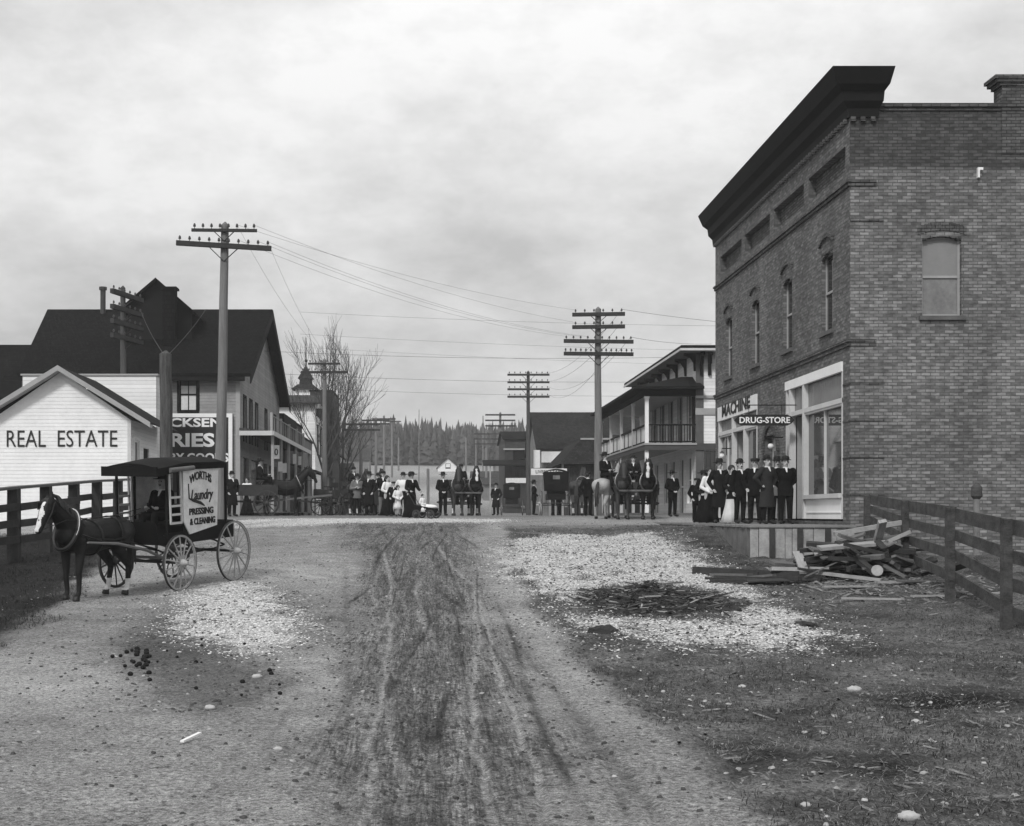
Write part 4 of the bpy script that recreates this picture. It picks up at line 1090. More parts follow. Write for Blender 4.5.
def simple_house(name, label, X0, X1, Y0, Y1, ze, zr, g, wall, roof, ridge='x', over=.4, holes_f=(), holes_s=(), side='right', fm=None, gm=None, cat='building', trim=None):
    """gabled or flat building; ridge 'x' runs left-right, 'y' runs down the street, None is flat"""
    R = thing(name, ((X0 + X1) / 2, Y0, g), label, cat)
    fr = Fr((0, Y0), (1, 0), (0, -1))
    sx = X1 if side == 'right' else X0
    st = Fr((sx, 0), (0, 1), (1 if side == 'right' else -1, 0))
    mb = MB(); fr.wall(mb, X0, X1, g, ze, holes_f, .1); st.wall(mb, Y0, Y1, g, ze, holes_s, .1)
    ox = X0 if side == 'right' else X1
    mb.quad((ox, Y0, g), (ox, Y1, g), (ox, Y1, ze), (ox, Y0, ze)); mb.quad((X0, Y1, g), (X1, Y1, g), (X1, Y1, ze), (X0, Y1, ze))
    if ridge == 'x':
        for x in (X0, X1): mb.add([(x, Y0, ze), (x, Y1, ze), (x, (Y0 + Y1) / 2, zr)], [(0, 1, 2)])
    if ridge == 'y':
        for y in (Y0, Y1): mb.add([(X0, y, ze), (X1, y, ze), ((X0 + X1) / 2, y, zr)], [(0, 1, 2)])
    mb.build('wall', wall, R, recalc=False)
    if ridge == 'x':
        ym = (Y0 + Y1) / 2; k = (zr - ze) / (ym - Y0)
        for ya in (Y0 - over, Y1 + over):
            p = [(X0 - over, ya, ze - over * k), (X1 + over, ya, ze - over * k), (X1 + over, ym, zr), (X0 - over, ym, zr)]
            mb = MB(); mb.hexa(p + [(a, b, c + .12) for a, b, c in p]); mb.build('roof', roof, R)
    elif ridge == 'y':
        xm = (X0 + X1) / 2; k = (zr - ze) / (xm - X0)
        for xa in (X0 - over, X1 + over):
            p = [(xa, Y0 - over, ze - over * k), (xm, Y0 - over, zr), (xm, Y1 + over, zr), (xa, Y1 + over, ze - over * k)]
            mb = MB(); mb.hexa(p + [(a, b, c + .12) for a, b, c in p]); mb.build('roof', roof, R)
    else:
        mb = MB(); mb.box(X0 - .06, X1 + .06, Y0 - .06, Y1 + .06, ze, ze + .12); mb.build('roof', roof, R)
    for h in holes_f: window(fr, R, *h, fm or M_DTRIM, gm or M_GLASS, casing=.08, t=.08)
    for h in holes_s: window(st, R, *h, fm or M_DTRIM, gm or M_GLASS, casing=.08, t=.08)
    return R

simple_house('dark_house', 'dark shingle roofed house at the far left behind the office', -32, -18.8, 63, 75, E(5.3), E(8.85), 1.5, M_GBOARD, M_SHING, 'x')
# next shops along the left side
def shop_row_left():
    R = simple_house('false_front_shop', 'dark board shop with a stepped flat front beyond the grocery', -14, -8.3, 73.6, 85, E(5.6), 0, 1.6, M_DPLANK, M_SHING, None, holes_s=((75, 77.5, E(.2), E(2.4)), (80, 83, E(.2), E(2.4))))
    mb = MB(); mb.box(-8.31, -8.2, 73.62, 80.5, E(5.2), E(5.72)); mb.build('parapet', M_DTRIM, R)
    mb = MB(); xc = -14.0 + .4; mb.tube([(-9.3, 78, E(5.7)), (-9.3, 78, E(6.5))], .1, 8); mb.build('stove_pipe', M_TIN, R)
    R = simple_house('lean_shop', 'narrow grey shop between the dark false front and the white store', -13, -8.28, 85.05, 92, E(5.0), 0, 1.6, M_PLANK, M_SHING3, None, holes_s=((86, 88, E(.2), E(2.4)),))
    R = simple_house('white_store', 'white two storey store with a long dark roof beyond the shops on the left', -15, -8.32, 95, 106.5, E(8.1), E(9.1), 1.6, M_WBOARD, M_SHING3, 'x', over=.5, holes_s=((96.5, 97.6, E(4.4), E(6.6)), (99.5, 100.6, E(4.4), E(6.6)), (102.5, 103.6, E(4.4), E(6.6))), holes_f=())
    for i in range(9): mb = MB(); mb.box(-8.3, -7.75, 95.3 + i * 1.3, 95.42 + i * 1.3, E(7.2), E(7.75)); mb.build('eave_bracket', M_DTRIM, R)
    simple_house('tall_dark_house', 'tall dark board house beyond the white store', -9.9, -8.05, 108, 116, E(10.2), 0, 1.7, M_DPLANK, M_SHING, None)
    y = 117.0; k = 0
    labs = ['low dark shop past the tall dark house', 'low grey shop second past the tall dark house', 'low dark shop third past the tall dark house', 'low board shed farthest along the left of the street']
    for w, h, m in ((12, 5.2, M_DPLANK), (11, 4.6, M_PLANK), (13, 5.0, M_DPLANK), (13, 4.2, M_PLANK)):
        R = simple_house('low_shop', labs[k], -15, -7.9, y, y + w - .1, E(h - 1), E(h + .6), gz(-10, y) - 1.5, m, M_SHING2, 'x' if k % 2 else None, over=.1, holes_s=((y + 2, y + 4.5, E(.6), E(2.6)), (y + 6, y + 8.5, E(.6), E(2.6))))
        mb = MB(); mb.hexa([(-7.85, y, E(3.4)), (-5.9, y, E(2.9)), (-5.9, y + w - .4, E(2.9)), (-7.85, y + w - .4, E(3.4)), (-7.85, y, E(3.5)), (-5.9, y, E(3.0)), (-5.9, y + w - .4, E(3.0)), (-7.85, y + w - .4, E(3.5))]); c = mb.build('canopy', M_SHING3, R)
        for yy in (y + .3, y + w - .8):
            mb = MB(); mb.box(-6.1, -6.0, yy, yy + .1, 1.6, E(2.9)); mb.build('post', M_GTRIM, R)
        y += w; k += 1
shop_row_left()
def canopy_left():
    R = thing('shop_canopy', (-7, 76, 1.6), 'low board canopy on posts in front of the dark false front shop', 'canopy')
    mb = MB(); mb.hexa([(-8.15, 76, E(2.9)), (-6.6, 76, E(2.5)), (-6.6, 91.5, E(2.5)), (-8.15, 91.5, E(2.9)), (-8.15, 76, E(3.0)), (-6.6, 76, E(2.6)), (-6.6, 91.5, E(2.6)), (-8.15, 91.5, E(3.0))]); mb.build('roof', M_SHING3, R)
    for y in (76.2, 81, 86, 91):
        mb = MB(); mb.box(-6.75, -6.63, y, y + .12, 1.6, E(2.52)); mb.build('post', M_GTRIM, R)
canopy_left()
def church():
    X = PX(306, 130); R = thing('church', (X, 130, 1.9), 'distant church with a dark spire rising behind the white store', 'church')
    mb = MB(); mb.box(X - .95, X + .95, 129, 131, 1.5, E(12.4)); mb.build('tower', M_WBOARD, R)
    mb = MB(); mb.box(X - 3, X + 3, 131.05, 142, 1.5, E(6)); mb.build('nave', M_WBOARD, R)
    mb = MB(); mb.add([(X - 3.2, 131, E(6)), (X + 3.2, 131, E(6)), (X + 3.2, 142, E(6)), (X - 3.2, 142, E(6)), (X, 131, E(9.5)), (X, 142, E(9.5))], [(0, 3, 5, 4), (1, 2, 5, 4), (0, 1, 4), (3, 2, 5)]); mb.build('roof', M_SHING2, R)
    mb = MB(); e = 1.25; z = E(12.4)
    for a, b, zz0, zz1 in ((1.35, .75, z, z + .5), (.62, .55, z + .5, z + 1.1)):
        mb.hexa([(X - a, 130 - a, zz0), (X + a, 130 - a, zz0), (X + a, 130 + a, zz0), (X - a, 130 + a, zz0), (X - b, 130 - b, zz1), (X + b, 130 - b, zz1), (X + b, 130 + b, zz1), (X - b, 130 + b, zz1)])
    mb.hexa([(X - .75, 130 - .75, z + 1.1), (X + .75, 130 - .75, z + 1.1), (X + .75, 130 + .75, z + 1.1), (X - .75, 130 + .75, z + 1.1), (X - .05, 129.95, z + 2.4), (X + .05, 129.95, z + 2.4), (X + .05, 130.05, z + 2.4), (X - .05, 130.05, z + 2.4)])
    sp = mb.build('spire', M_SHING2, R)
    mb = MB(); mb.tube([(X, 130, z + 2.3), (X, 130, z + 5.2)], [.07, .04], 6); mb.ball((X, 130, z + 2.9), .16, 8, 6); mb.build('finial', M_DTRIM, sp)
church()

# ------------------------------------------------------------ hotel with a two storey verandah
def hotel():
    D0, D1 = 59.5, 75.5; XF = 12.1; XV = 9.78; X1 = 21; g = 1.6
    R = thing('hotel', (XF, D0, g), 'white two storey hotel with a bracketed eave and a double verandah on the street side', 'building')
    fr = Fr((0, D0), (1, 0), (0, -1)); st = Fr((XF, 0), (0, 1), (-1, 0))
    zt = E(7.35)
    mb = MB(); fr.wall(mb, XF, X1, g, zt); mb.box(X1 - .02, X1, D0, D1, g, zt); mb.box(XF, X1, D1, D1 + .02, g, zt); mb.build('side_wall', mat('hotel_white', .72, .7, var=.14, scale=.7, kind='board', pitch=.15), R, recalc=False)
    up = [(60.6, 61.5, E(3.45), E(5.7)), (62.9, 63.8, E(3.45), E(5.7)), (65.3, 66.2, E(3.45), E(5.7)), (67.7, 68.6, E(3.45), E(5.7)), (70.1, 71.0, E(3.45), E(5.7)), (72.5, 73.4, E(3.45), E(5.7))]
    lo = [(60.5, 61.5, E(.55), E(2.7)), (62.4, 63.4, E(.0), E(2.7)), (64.6, 65.6, E(.55), E(2.7)), (66.6, 67.6, E(.55), E(2.7)), (69.3, 70.3, E(0), E(2.7)), (71.6, 72.6, E(.55), E(2.7))]
    mb = MB(); st.wall(mb, D0, D1, g, zt, up + lo, .12); mb.build('street_wall', mat('hotel_street', .80, .8, var=.08, scale=.7, kind='board', pitch=.15), R, recalc=False)
    for i, h in enumerate(up): window(st, R, *h, M_GTRIM, M_GLASS, t=.1, casing=.09)
    for i, h in enumerate(lo): window(st, R, *h, M_WHITE, M_GLASS, t=.1, casing=.11, name='window' if i not in (1, 4) else 'glazed_door')
    # band courses on the frontal wall
    mb = MB(); fr.box(mb, XF - .05, X1, E(5.3), E(5.42), 0, .08); fr.box(mb, XF - .05, X1, E(4.55), E(4.85), 0, .05); mb.build('string_board', M_GTRIM, R)
    mb = MB(); fr.box(mb, XF - .03, XF + .32, g, zt, 0, .04); mb.build('corner_board', mat('hotel_trim', .09, .8), R)
    mb = MB(); fr.box(mb, XF + .34, X1, g, E(2.9), .002, .035); mb.build('base_panel', M_DPLANK, R)
    # main roof: wide eave slab, dark fascia with white moulding, brackets
    xe = 11.25
    mb = MB(); mb.box(xe, X1, D0 - .85, D1 + .4, zt + .12, zt + .26); rf = mb.build('roof', M_DTRIM, R)
    mb = MB(); mb.box(xe - .04, X1, D0 - .89, D0 - .852, zt + .02, zt + .12); mb.box(xe - .04, xe - .002, D0 - .85, D1 + .4, zt + .02, zt + .12); mb.build('gutter', M_CREAM, rf)
    mb = MB(); mb.box(xe + .02, XF, D0 - .82, D1, zt + .02, zt + .115); mb.box(XF, X1, D0 - .82, D0, zt + .02, zt + .115); mb.build('soffit', M_GTRIM, rf)
    for i in range(8):
        y = D0 + .05 + i * 2.2
        mb = MB(); pts = [(XF, zt), (XF - .55, zt), (XF - .55, zt - .10), (XF - .26, zt - .20), (XF - .12, zt - .42), (XF - .09, zt - .80), (XF, zt - .80)]
        mb.prism(pts, y, y + .13); mb.build('bracket', M_DTRIM, R)
    for x in (12.25, 12.62, 14.6, 15.0, 17, 17.4):
        mb = MB(); mb.box(x, x + .13, D0 - .55, D0, zt - .14, zt); mb.box(x, x + .13, D0 - .3, D0, zt - .5, zt - .14); mb.box(x, x + .13, D0 - .14, D0, zt - 1.0, zt - .5); mb.build('bracket', M_DTRIM, R)
    # verandah
    zf = E(3.15); zr0 = E(5.75)
    mb = MB(); mb.box(XV, XF, D0, D1, zf, zf + .12); mb.build('verandah_floor', M_GTRIM, R)
    mb = MB(); mb.box(XV - .04, XF + 3.5, D0 - .10, D0 - .046, zf - .2, zf + .1); mb.box(XV - .04, XV - .002, D0, D1, zf - .2, zf + .1); mb.build('floor_beam', mat('beam_dark', .06, .8), R)
    mb = MB(); mb.box(XV - .06, XF, D0 - .14, D0 - .102, zf + .03, zf + .12); mb.box(XV - .07, XV - .042, D0 - .04, D1, zf + .03, zf + .12); mb.build('floor_moulding', M_GTRIM, R)
    mb = MB(); e = .55   # hipped verandah roof
    mb.hexa([(XV - e, D0 - e, zr0 + .05), (XF + .25, D0 - e, zr0 + .05), (XF + .25, D1, zr0 + .05), (XV - e, D1, zr0 + .05), (XF - .5, D0 + .9, zr0 + .62), (XF + .0, D0 + .9, zr0 + .62), (XF, D1, zr0 + .62), (XF - .5, D1, zr0 + .62)])
    mb.box(XV - e, XF + .25, D0 - e, D1, zr0 - .06, zr0 + .045)
    mb.build('verandah_roof', M_DTRIM, R)
    mb = MB(); mb.box(XV, XF - .01, D0 + .1, D1, zr0 - .09, zr0 - .064); mb.build('verandah_bounce_ceiling', M_CREAM, R)  # pale ceiling added to bounce light onto the street wall
    mb = MB(); mb.box(XV - .02, XF, D0 - .02, D0 + .1, zr0 - .35, zr0 - .065); mb.box(XV - .02, XV + .1, D0 + .1, D1, zr0 - .3, zr0 - .065); mb.build('verandah_beam', M_DTRIM, R)
    ys = [D0 + .02, 63.4, 67.3, 71.2, 75.2]
    for i, y in enumerate(ys):
        mb = MB(); w = .13 if i else .16
        mb.box(XV, XV + w, y, y + w, zf + .12, zr0 - .36); mb.box(XV - .03, XV + w + .03, y - .03, y + w + .03, zr0 - .46, zr0 - .36); mb.box(XV, XV + w, y, y + w, g, zf - .2)
        mb.build('post', M_WHITE if i == 0 else M_CREAM, R)
    mb = MB(); mb.box(XF - .18, XF - .05, D0 + .02, D0 + .15, zf + .12, zr0 - .36); mb.build('post', M_DTRIM, R)
    mb = MB()
    for y in np.arange(D0 + .3, D1, 1.3): mb.box(XV + .04, XV + .07, y, y + .03, zf + .22, zf + .92)
    mb.box(XV + .02, XV + .09, D0 + .2, D1, zf + .92, zf + .99); mb.box(XV + .02, XV + .09, D0 + .2, D1, zf + .16, zf + .22)
    for x in np.arange(XV + .28, XF - .1, .125): mb.box(x, x + .03, D0 + .06, D0 + .09, zf + .22, zf + .92)
    mb.box(XV + .16, XF, D0 + .04, D0 + .11, zf + .92, zf + .99); mb.box(XV + .16, XF, D0 + .04, D0 + .11, zf + .16, zf + .22)
    mb.build('railing', M_DTRIM, R)
    mb = MB(); mb.box(XV + .1, XV + .12, D0 + .4, D1 - .2, zf + .2, zf + .9); mb.build('railing_cloth', mat('rail_cloth', .62, .9, var=.15), R)
    mb = MB(); mb.box(XV - .1, XF, D0 - .3, D1, g, g + .25); mb.build('porch_step', M_WOODG, R)
    xc = 13.2; mb = MB(); mb.tube([(XF + .9, 74.2, zt), (XF + .9, 74.2, zt + 1.1)], .07, 8); mb.tube([(XF + .9, 74.2, zt + 1.1), (XF + .9, 74.2, zt + 1.25)], .16, 8); mb.build('stove_pipe', M_TIN, R)
    mb = MB(); mb.box(XF + .1, XF + .8, D1 - 2.0, D1 - 1.3, zt + .2, zt + .9); mb.build('chimney', M_BRICKD, R)
    # white banners on the upper verandah
    for y, z0_, z1_, lab in ((73.5, E(4.5), E(5.6), 'tall white cloth hung at the far end of the hotel verandah'),):
        mb = MB(); mb.box(10.2, 10.75, y, y + .03, z0_, z1_); o = mb.build('hung_cloth', M_SIGNW); tag(o, lab, 'cloth')
hotel()

# right side beyond the hotel
def right_row():
    R = simple_house('great_roof_barn', 'long dark shingle roofed building rising behind the corner shop on the right', 8.75, 19, 104, 117, E(5.3), E(8.55), 1.6, M_PLANK, M_SHING2, 'x', over=.35, side='left')
    # corner shop with low hipped roof
    X0, Y0, X1, Y1 = 8.6, 80.5, 16, 92
    R = thing('corner_shop', (X0, Y0, 1.6), 'low shop with a dark hipped porch roof next to the hotel', 'building')
    mb = MB(); st = Fr((X0, 0), (0, 1), (-1, 0)); fr = Fr((0, Y0), (1, 0), (0, -1))
    hf = [(9.2, 9.8, E(.6), E(2.6)), (10.3, 10.9, E(.6), E(2.6)), (11.4, 12.2, E(0), E(2.6))]; hs = [(82, 84, E(.5), E(2.5)), (86, 88.5, E(.5), E(2.5))]
    fr.wall(mb, X0, X1, 1.5, E(3.1), hf, .1); st.wall(mb, Y0, Y1, 1.5, E(3.1), hs, .1); mb.build('wall', M_DPLANK, R, recalc=False)
    for h in hf: window(fr, R, *h, M_GTRIM, M_GLASSL, t=.08)
    for h in hs: window(st, R, *h, M_GTRIM, M_GLASS, t=.08)
    mb = MB(); e = .7
    mb.hexa([(X0 - e, Y0 - e, E(3.1)), (X1, Y0 - e, E(3.1)), (X1, Y1, E(3.1)), (X0 - e, Y1, E(3.1)), (X0 + .9, Y0 + 2.2, E(4.75)), (X1, Y0 + 2.2, E(4.75)), (X1, Y1, E(4.75)), (X0 + .9, Y1, E(4.75))]); mb.build('roof', M_SHING2, R)
    mb = MB(); mb.box(X0 + .9, X1, Y0 + 2.12, Y0 + 2.2, E(4.75), E(4.86)); mb.build('ridge_board', M_GTRIM, R)
    for i, (x, y) in enumerate(((X0 - .55, Y0 - .5), (X0 - .55, Y0 + 4), (X0 - .55, Y0 + 8), (X0 + 2.2, Y0 - .5))):
        mb = MB(); mb.box(x, x + .12, y, y + .12, 1.6, E(3.1)); mb.build('post', M_GTRIM, R)
    # shop behind, dark awning
    R = simple_house('awning_shop', 'narrow dark shop with a projecting awning farther up the right side', 7.15, 13, 125, 136, E(7.2), E(8.2), 1.7, M_DPLANK, M_SHING, 'x', over=.2, side='left', holes_f=((8.0, 9.0, E(4.6), E(6.2)),))
    mb = MB(); mb.box(7.0, 9.2, 124.8, 124.97, E(6.2), E(6.35)); mb.build('name_board', M_GTRIM, R)
    mb = MB(); mb.hexa([(5.0, 123, E(4.6)), (9.2, 123, E(4.6)), (9.2, 124.95, E(5.1)), (5.0, 124.95, E(5.1)), (5.0, 123, E(4.75)), (9.2, 123, E(4.75)), (9.2, 124.95, E(5.25)), (5.0, 124.95, E(5.25))]); mb.build('awning', M_DTRIM, R)
    mb = MB(); mb.box(5.6, 5.72, 123.1, 123.2, 1.7, E(4.6)); mb.build('post', M_GTRIM, R)
    mb = MB(); mb.box(8.7, 9.8, 103.86, 103.98, E(4.15), E(4.9)); mb.build('x', M_SIGNW)
right_row()
bpy.data.objects.remove(bpy.data.objects['x'])
def board_sign(x0, x1, D, v0, v1, lab, m=M_SIGNW, txt=None, post=True):
    t = thing('hanging_sign', (x1, D, PZ(v1, D)), lab, 'sign')
    mb = MB(); mb.box(x0, x1, D, D + .05, PZ(v1, D), PZ(v0, D)); b = mb.build('board', m, t)
    if txt: text('lettering', txt, (v1 - v0) * .5 * D / F, (x1 - x0) * .8, M_LETTER, b, (x0 + (x1 - x0) * .13, D - .002, PZ(v1, D) + (v1 - v0) * .25 * D / F), (1, 0, 0), (0, -1, 0), bold=.01)
    if post:
        mb = MB(); mb.tube([(x0, D + .03, PZ(v0, D)), (x1 + .6, D + .03, PZ(v0, D) + .1)], .02, 6); mb.build('hanger', M_DTRIM, t)
board_sign(PX(531, 79), PX(567, 79), 79, 468.5, 475, 'long white board sign hung out above the carriage on the right', txt='LIVERY STABLE')
board_sign(PX(533.5, 100.8), PX(540, 100.8), 100.8, 450, 468, 'upright white board sign beside the second pole on the right', post=False)
board_sign(PX(541.5, 103.6), PX(561, 103.6), 103.6, 451.5, 462.5, 'blank white square board below the great dark roof', post=False)
board_sign(PX(505, 124), PX(527, 124), 122.6, 478, 483, 'dim white board low under the far awning', post=False)

# distant houses on the rise
def far_house(X, D, w, l, h, hr, lab, m=M_WBOARD, ridge='y'):
    g = gz(X, D) - .3
    return simple_house('far_house', lab, X - w / 2, X + w / 2, D, D + l, g + h, g + hr, g, m, M_SHING3, ridge, over=.25, side='left', holes_f=((X - .4, X + .4, g + h * .75, g + h * .75 + .9),) if ridge == 'y' else ())
far_house(PX(448, 245), 245, 3.8, 6, 1.1, 2.75, 'small white gabled house at the foot of the wooded hill')
far_house(PX(486, 178), 178, 3.6, 5, 1.8, 2.6, 'low pale shed beside the road on the far rise', M_PLANK, 'x')
far_house(PX(497, 150), 150, 3.0, 6, 2.1, 2.9, 'weathered board shed at the right foot of the far rise', M_PLANK, 'x')
far_house(PX(352, 225), 225, 6, 6, 3, 5, 'pale house half hidden up the rise on the left', M_PLANK, 'x')
far_house(PX(518, 200), 200, 7, 6, 3, 5.2, 'grey house high on the right of the far rise', M_PLANK, 'y')
# ================================================================== POLES AND WIRES
M_POLE = mat('pole_wood', .16, .9, var=.4, scale=2.5, stretch=(3, 3, .3), bump=.4)
M_POLED = mat('pole_dark', .06, .9, var=.4, scale=2.5, stretch=(3, 3, .3), bump=.4)
M_ARM = mat('arm_wood', .03, .8, var=.4, scale=3)
M_INS = mat('insulator', .03, .3, var=.3, spec=.6)
M_WIRE = mat('wire', .02, .7, var=.1)
_ins = [None]
def ins_mesh():
    if _ins[0] is None:
        mb = MB(); mb.tube([(0, 0, 0), (0, 0, .09)], .012, 6); mb.tube([(0, 0, .06), (0, 0, .09), (0, 0, .14), (0, 0, .17)], [.04, .045, .035, .015], 8)
        me = bpy.data.meshes.new('insulator'); me.from_pydata(mb.v, [], mb.f); me.materials.append(M_INS); _ins[0] = me
    return _ins[0]
def pole(X, D, ztop, arms, label, r=(.17, .10), g=None, lean=(0, 0), yaw=0.0, pm=None, group='telegraph poles along the street', detail=True, name='telegraph_pole', steps=False):
    """arms: (z, half width, thickness, insulators, double)"""
    g = gz(X, D) - .3 if g is None else g
    R = thing(name, (X, D, g), label, 'telegraph pole', group)
    H = ztop - g
    def at(z, du=0, dv=0):
        k = (z - g); return Vector((X + lean[0] * k + du * math.cos(yaw) - dv * math.sin(yaw), D + lean[1] * k + du * math.sin(yaw) + dv * math.cos(yaw), z))
    mb = MB(); zs = [g + H * i / 8 for i in range(9)]
    pts = [at(z) + Vector((random.uniform(-.015, .015), 0, 0)) for z in zs]
    rs = [r[0] + (r[1] - r[0]) * i / 8 for i in range(9)]
    mb.tube(pts + [at(ztop + .10)], rs + [.02], 12); mb.build('shaft', pm or M_POLE, R, smooth=False)
    tips = []
    for z, hw, th, ni, tilt in arms:
        mb = MB(); rr = r[1] + .01
        a = at(z - tilt * hw, -hw, -rr - th / 2); b = at(z + tilt * hw, hw, -rr - th / 2)
        mb.bar(a, b, th, th * 1.15); arm = mb.build('crossarm', M_ARM, R)
        if detail:
            mb = MB()
            for s in (-1, 1): mb.bar(at(z + tilt * hw * s * .3 - th * .4, s * hw * .32, -rr - th), at(z - hw * .32, 0, -rr), .035, .02)
            mb.build('brace', M_ARM, arm)
        row = []
        for i in range(ni):
            f = -1 + 2 * (i + .35) / (ni - .3)
            if abs(f) < .09: f = .09 if f > 0 else -.09
            p = a.lerp(b, (f + 1) / 2); p.z += th * .55
            o = bpy.data.objects.new('insulator', ins_mesh()); COL.objects.link(o); o.parent = arm; o.location = p - origin_of(arm)
            row.append(p + Vector((0, 0, .13)))
        tips.append(row)
    if steps:
        pass
    return tips

D1 = 41.0; x1 = PX(219, D1)
T1 = pole(x1, D1, PZ(225, D1), [(PZ(231.5, D1), 1.02, .08, 8, -.01), (PZ(247, D1), 1.48, .13, 10, -.06)], 'tall telegraph pole behind the laundry wagon with two crossarms', r=(.18, .12), lean=(.02, 0))
# stub pole with guy wires
TS = pole(PX(166, 36.4), 36.4, PZ(354, 36.4), [], 'thick short cut off pole between the office and the laundry wagon', r=(.19, .165), name='stub_pole', group='posts standing by the road', pm=mat('stub_wood', .08, .95, var=.8, scale=4, stretch=(4, 4, .4), bump=.9))
# yawed pole behind the annexe
T0 = pole(PX(123, 56.35), 56.35, PZ(288, 56.35), [(PZ(v, 56.35), 1.35, .17, 6, 0) for v in (296, 311, 325, 339)], 'telegraph pole with crossarms turned end on behind the white annexe', r=(.16, .11), yaw=math.radians(75), pm=M_POLED)
T2 = pole(-6.2, 77, PZ(360, 77), [(PZ(364, 77), .95, .1, 6, 0), (PZ(372.5, 77), 1.38, .12, 8, 0)], 'telegraph pole at the end of the grocery canopy in front of the bare tree', r=(.17, .1))
R1 = pole(PX(598, 58.6), 58.6, PZ(309, 58.6), [(PZ(315, 58.6), 1.17, .14, 6, .015), (PZ(327.5, 58.6), 1.17, .14, 6, .012), (PZ(342, 58.6), 1.55, .14, 10, -.012), (PZ(354.5, 58.6), 1.55, .14, 14, -.01)], 'tall telegraph pole with four crossarms standing before the hotel verandah', r=(.19, .13))
R2 = pole(7.5, 100, PZ(372, 100), [(PZ(v, 100), 1.6, .13, 8, 0) for v in (375, 382.5, 389.5, 397)], 'dark telegraph pole with four crossarms before the great shingle roof', r=(.19, .12), pm=M_POLED)
R3 = pole(7.5, 140, PZ(413, 140), [(PZ(v, 140), 1.6, .14, 0, 0) for v in (415, 420.5, 426)], 'telegraph pole with three crossarms next beyond the dark one on the right', r=(.18, .12), detail=False)
R4 = pole(7.4, 172, PZ(431, 172), [(PZ(v, 172), 1.6, .13, 0, 0) for v in (434, 439, 444)], 'faint telegraph pole nearest the road on the right of the far rise', r=(.18, .12), detail=False)
R5 = pole(PX(476, 208), 208, PZ(440, 208), [], 'bare pole without crossarms left of the faint crossarm pole on the far rise', r=(.16, .12), detail=False)
R6 = pole(PX(466, 250), 250, PZ(438, 250), [], 'bare pole farthest up the rise beside the white gabled house', r=(.2, .15), detail=False)
FL = []
for u, D, vt, arms, lab in ((361, 119, 422, ((424.5, 1.75), (430, 1.75)), 'telegraph pole with two crossarms just past the bare tree'),
                      (376, 152, 418, ((420.5, 1.6), (424, 1.6)), 'second telegraph pole past the bare tree on the left'),
                      (384, 179, 416, ((419, 1.6),), 'third telegraph pole past the bare tree on the left'),
                      (392, 216, 419, ((421.5, 1.5),), 'fourth telegraph pole past the bare tree on the left'),
                      (398.5, 250, 438, (), 'short bare pole last in the left hand line up the rise')):
    FL.append(pole(PX(u, D), D, PZ(vt, D), [(PZ(v, D), hw, .16, 0, 0) for v, hw in arms], lab, r=(.19, .14), detail=False))
pole(PX(419, 190), 190, PZ(410, 190), [], 'thin bare mast rising over the wood in the middle', r=(.09, .05), name='mast', group='thin masts on the rise')
pole(PX(483, 240), 240, PZ(416, 240), [], 'thin bare mast at the right end of the treeline', r=(.13, .09), name='mast', group='thin masts on the rise')
pole(PX(428, 140), 140, PZ(469, 140), [], 'dark post standing in the road line at the foot of the rise', r=(.16, .16), name='road_post', group='posts standing by the road')

def wire(a, b, sag, label, group='overhead wires', r=.0075):
    a = Vector(a); b = Vector(b); mb = MB(); n = 14
    pts = [a.lerp(b, i / n) - Vector((0, 0, sag * 4 * (i / n) * (1 - i / n))) for i in range(n + 1)]
    mb.tube(pts, r, 4, caps=True); o = mb.build('overhead_wire', M_WIRE); return tag(o, label, 'wire', group)
for i in (6, 8, 9): wire(T1[1][i], R1[2][i - 6], .45, 'wire slung across the street from the tall left pole to the pole by the hotel', r=.0042)
wire(T1[0][7], R1[1][0], .35, 'wire slung across the street from the tall left pole to the pole by the hotel', r=.0042)
wire(T1[0][5], R1[0][0], .3, 'wire slung across the street from the tall left pole to the pole by the hotel', r=.0042)
for i, k in ((9, 7),): wire(T1[1][i], T2[1][k], .9, 'wire running along the left side between the two nearer left poles', r=.004)
for k, (a, b) in enumerate(((5, 7),)): wire(T1[0][a], T2[0][b - (0 if b < 6 else 2)], .8, 'wire running along the left side between the two nearer left poles', r=.004)
for lv in range(4):
    for k in ((5,) if lv < 2 else (9,)): wire(R1[lv][k], R2[lv][min(k, 7)], 1.0, 'wire running along the right side between the hotel pole and the dark pole', r=.007)
for v0, v1, D in ((350, 356, 66), (372, 381, 72), (385, 396, 85)):
    wire((PX(300, D), D, PZ(v0 - 38, D)), (PX(725, D), D, PZ(v1 - 30, D)), .12, ['faint wire high over the street before the bare tree', 'faint wire over the street level with the hotel pole arms', 'faint wire over the street just below the hotel pole arms'][[66, 72, 85].index(D)], r=.006)
for v0, v1, D in ((350, 356, 66), (372, 381, 72), (385, 396, 85)):
    wire((PX(245, D), D, PZ(v0, D)), (PX(725, D), D, PZ(v1, D)), .25, ['upper thin wire spanning the street between the roofs', 'middle thin wire spanning the street between the roofs', 'lower thin wire spanning the street between the roofs'][[66, 72, 85].index(D)], r=.009)
a = Vector(R1[0][5]); wire(a, (18, 52, PZ(331, 52)), .2, 'wire from the hotel pole to the back of the brick block', r=.008)
a = Vector(R1[2][9]); wire(a, (13, 60.5, PZ(344, 60.5)), .1, 'service wire from the hotel pole to the hotel eave', r=.008)
st_ = Vector((PX(166, 36.4), 36.4, PZ(357, 36.4)))
wire(st_, T0[1][5], .15, 'guy wire from the stub pole up to the end on crossarms', r=.012)
wire(st_, (PX(191, 57), 60.8, PZ(309, 60.8)), .1, 'guy wire from the stub pole up to the grocery roof', r=.010)

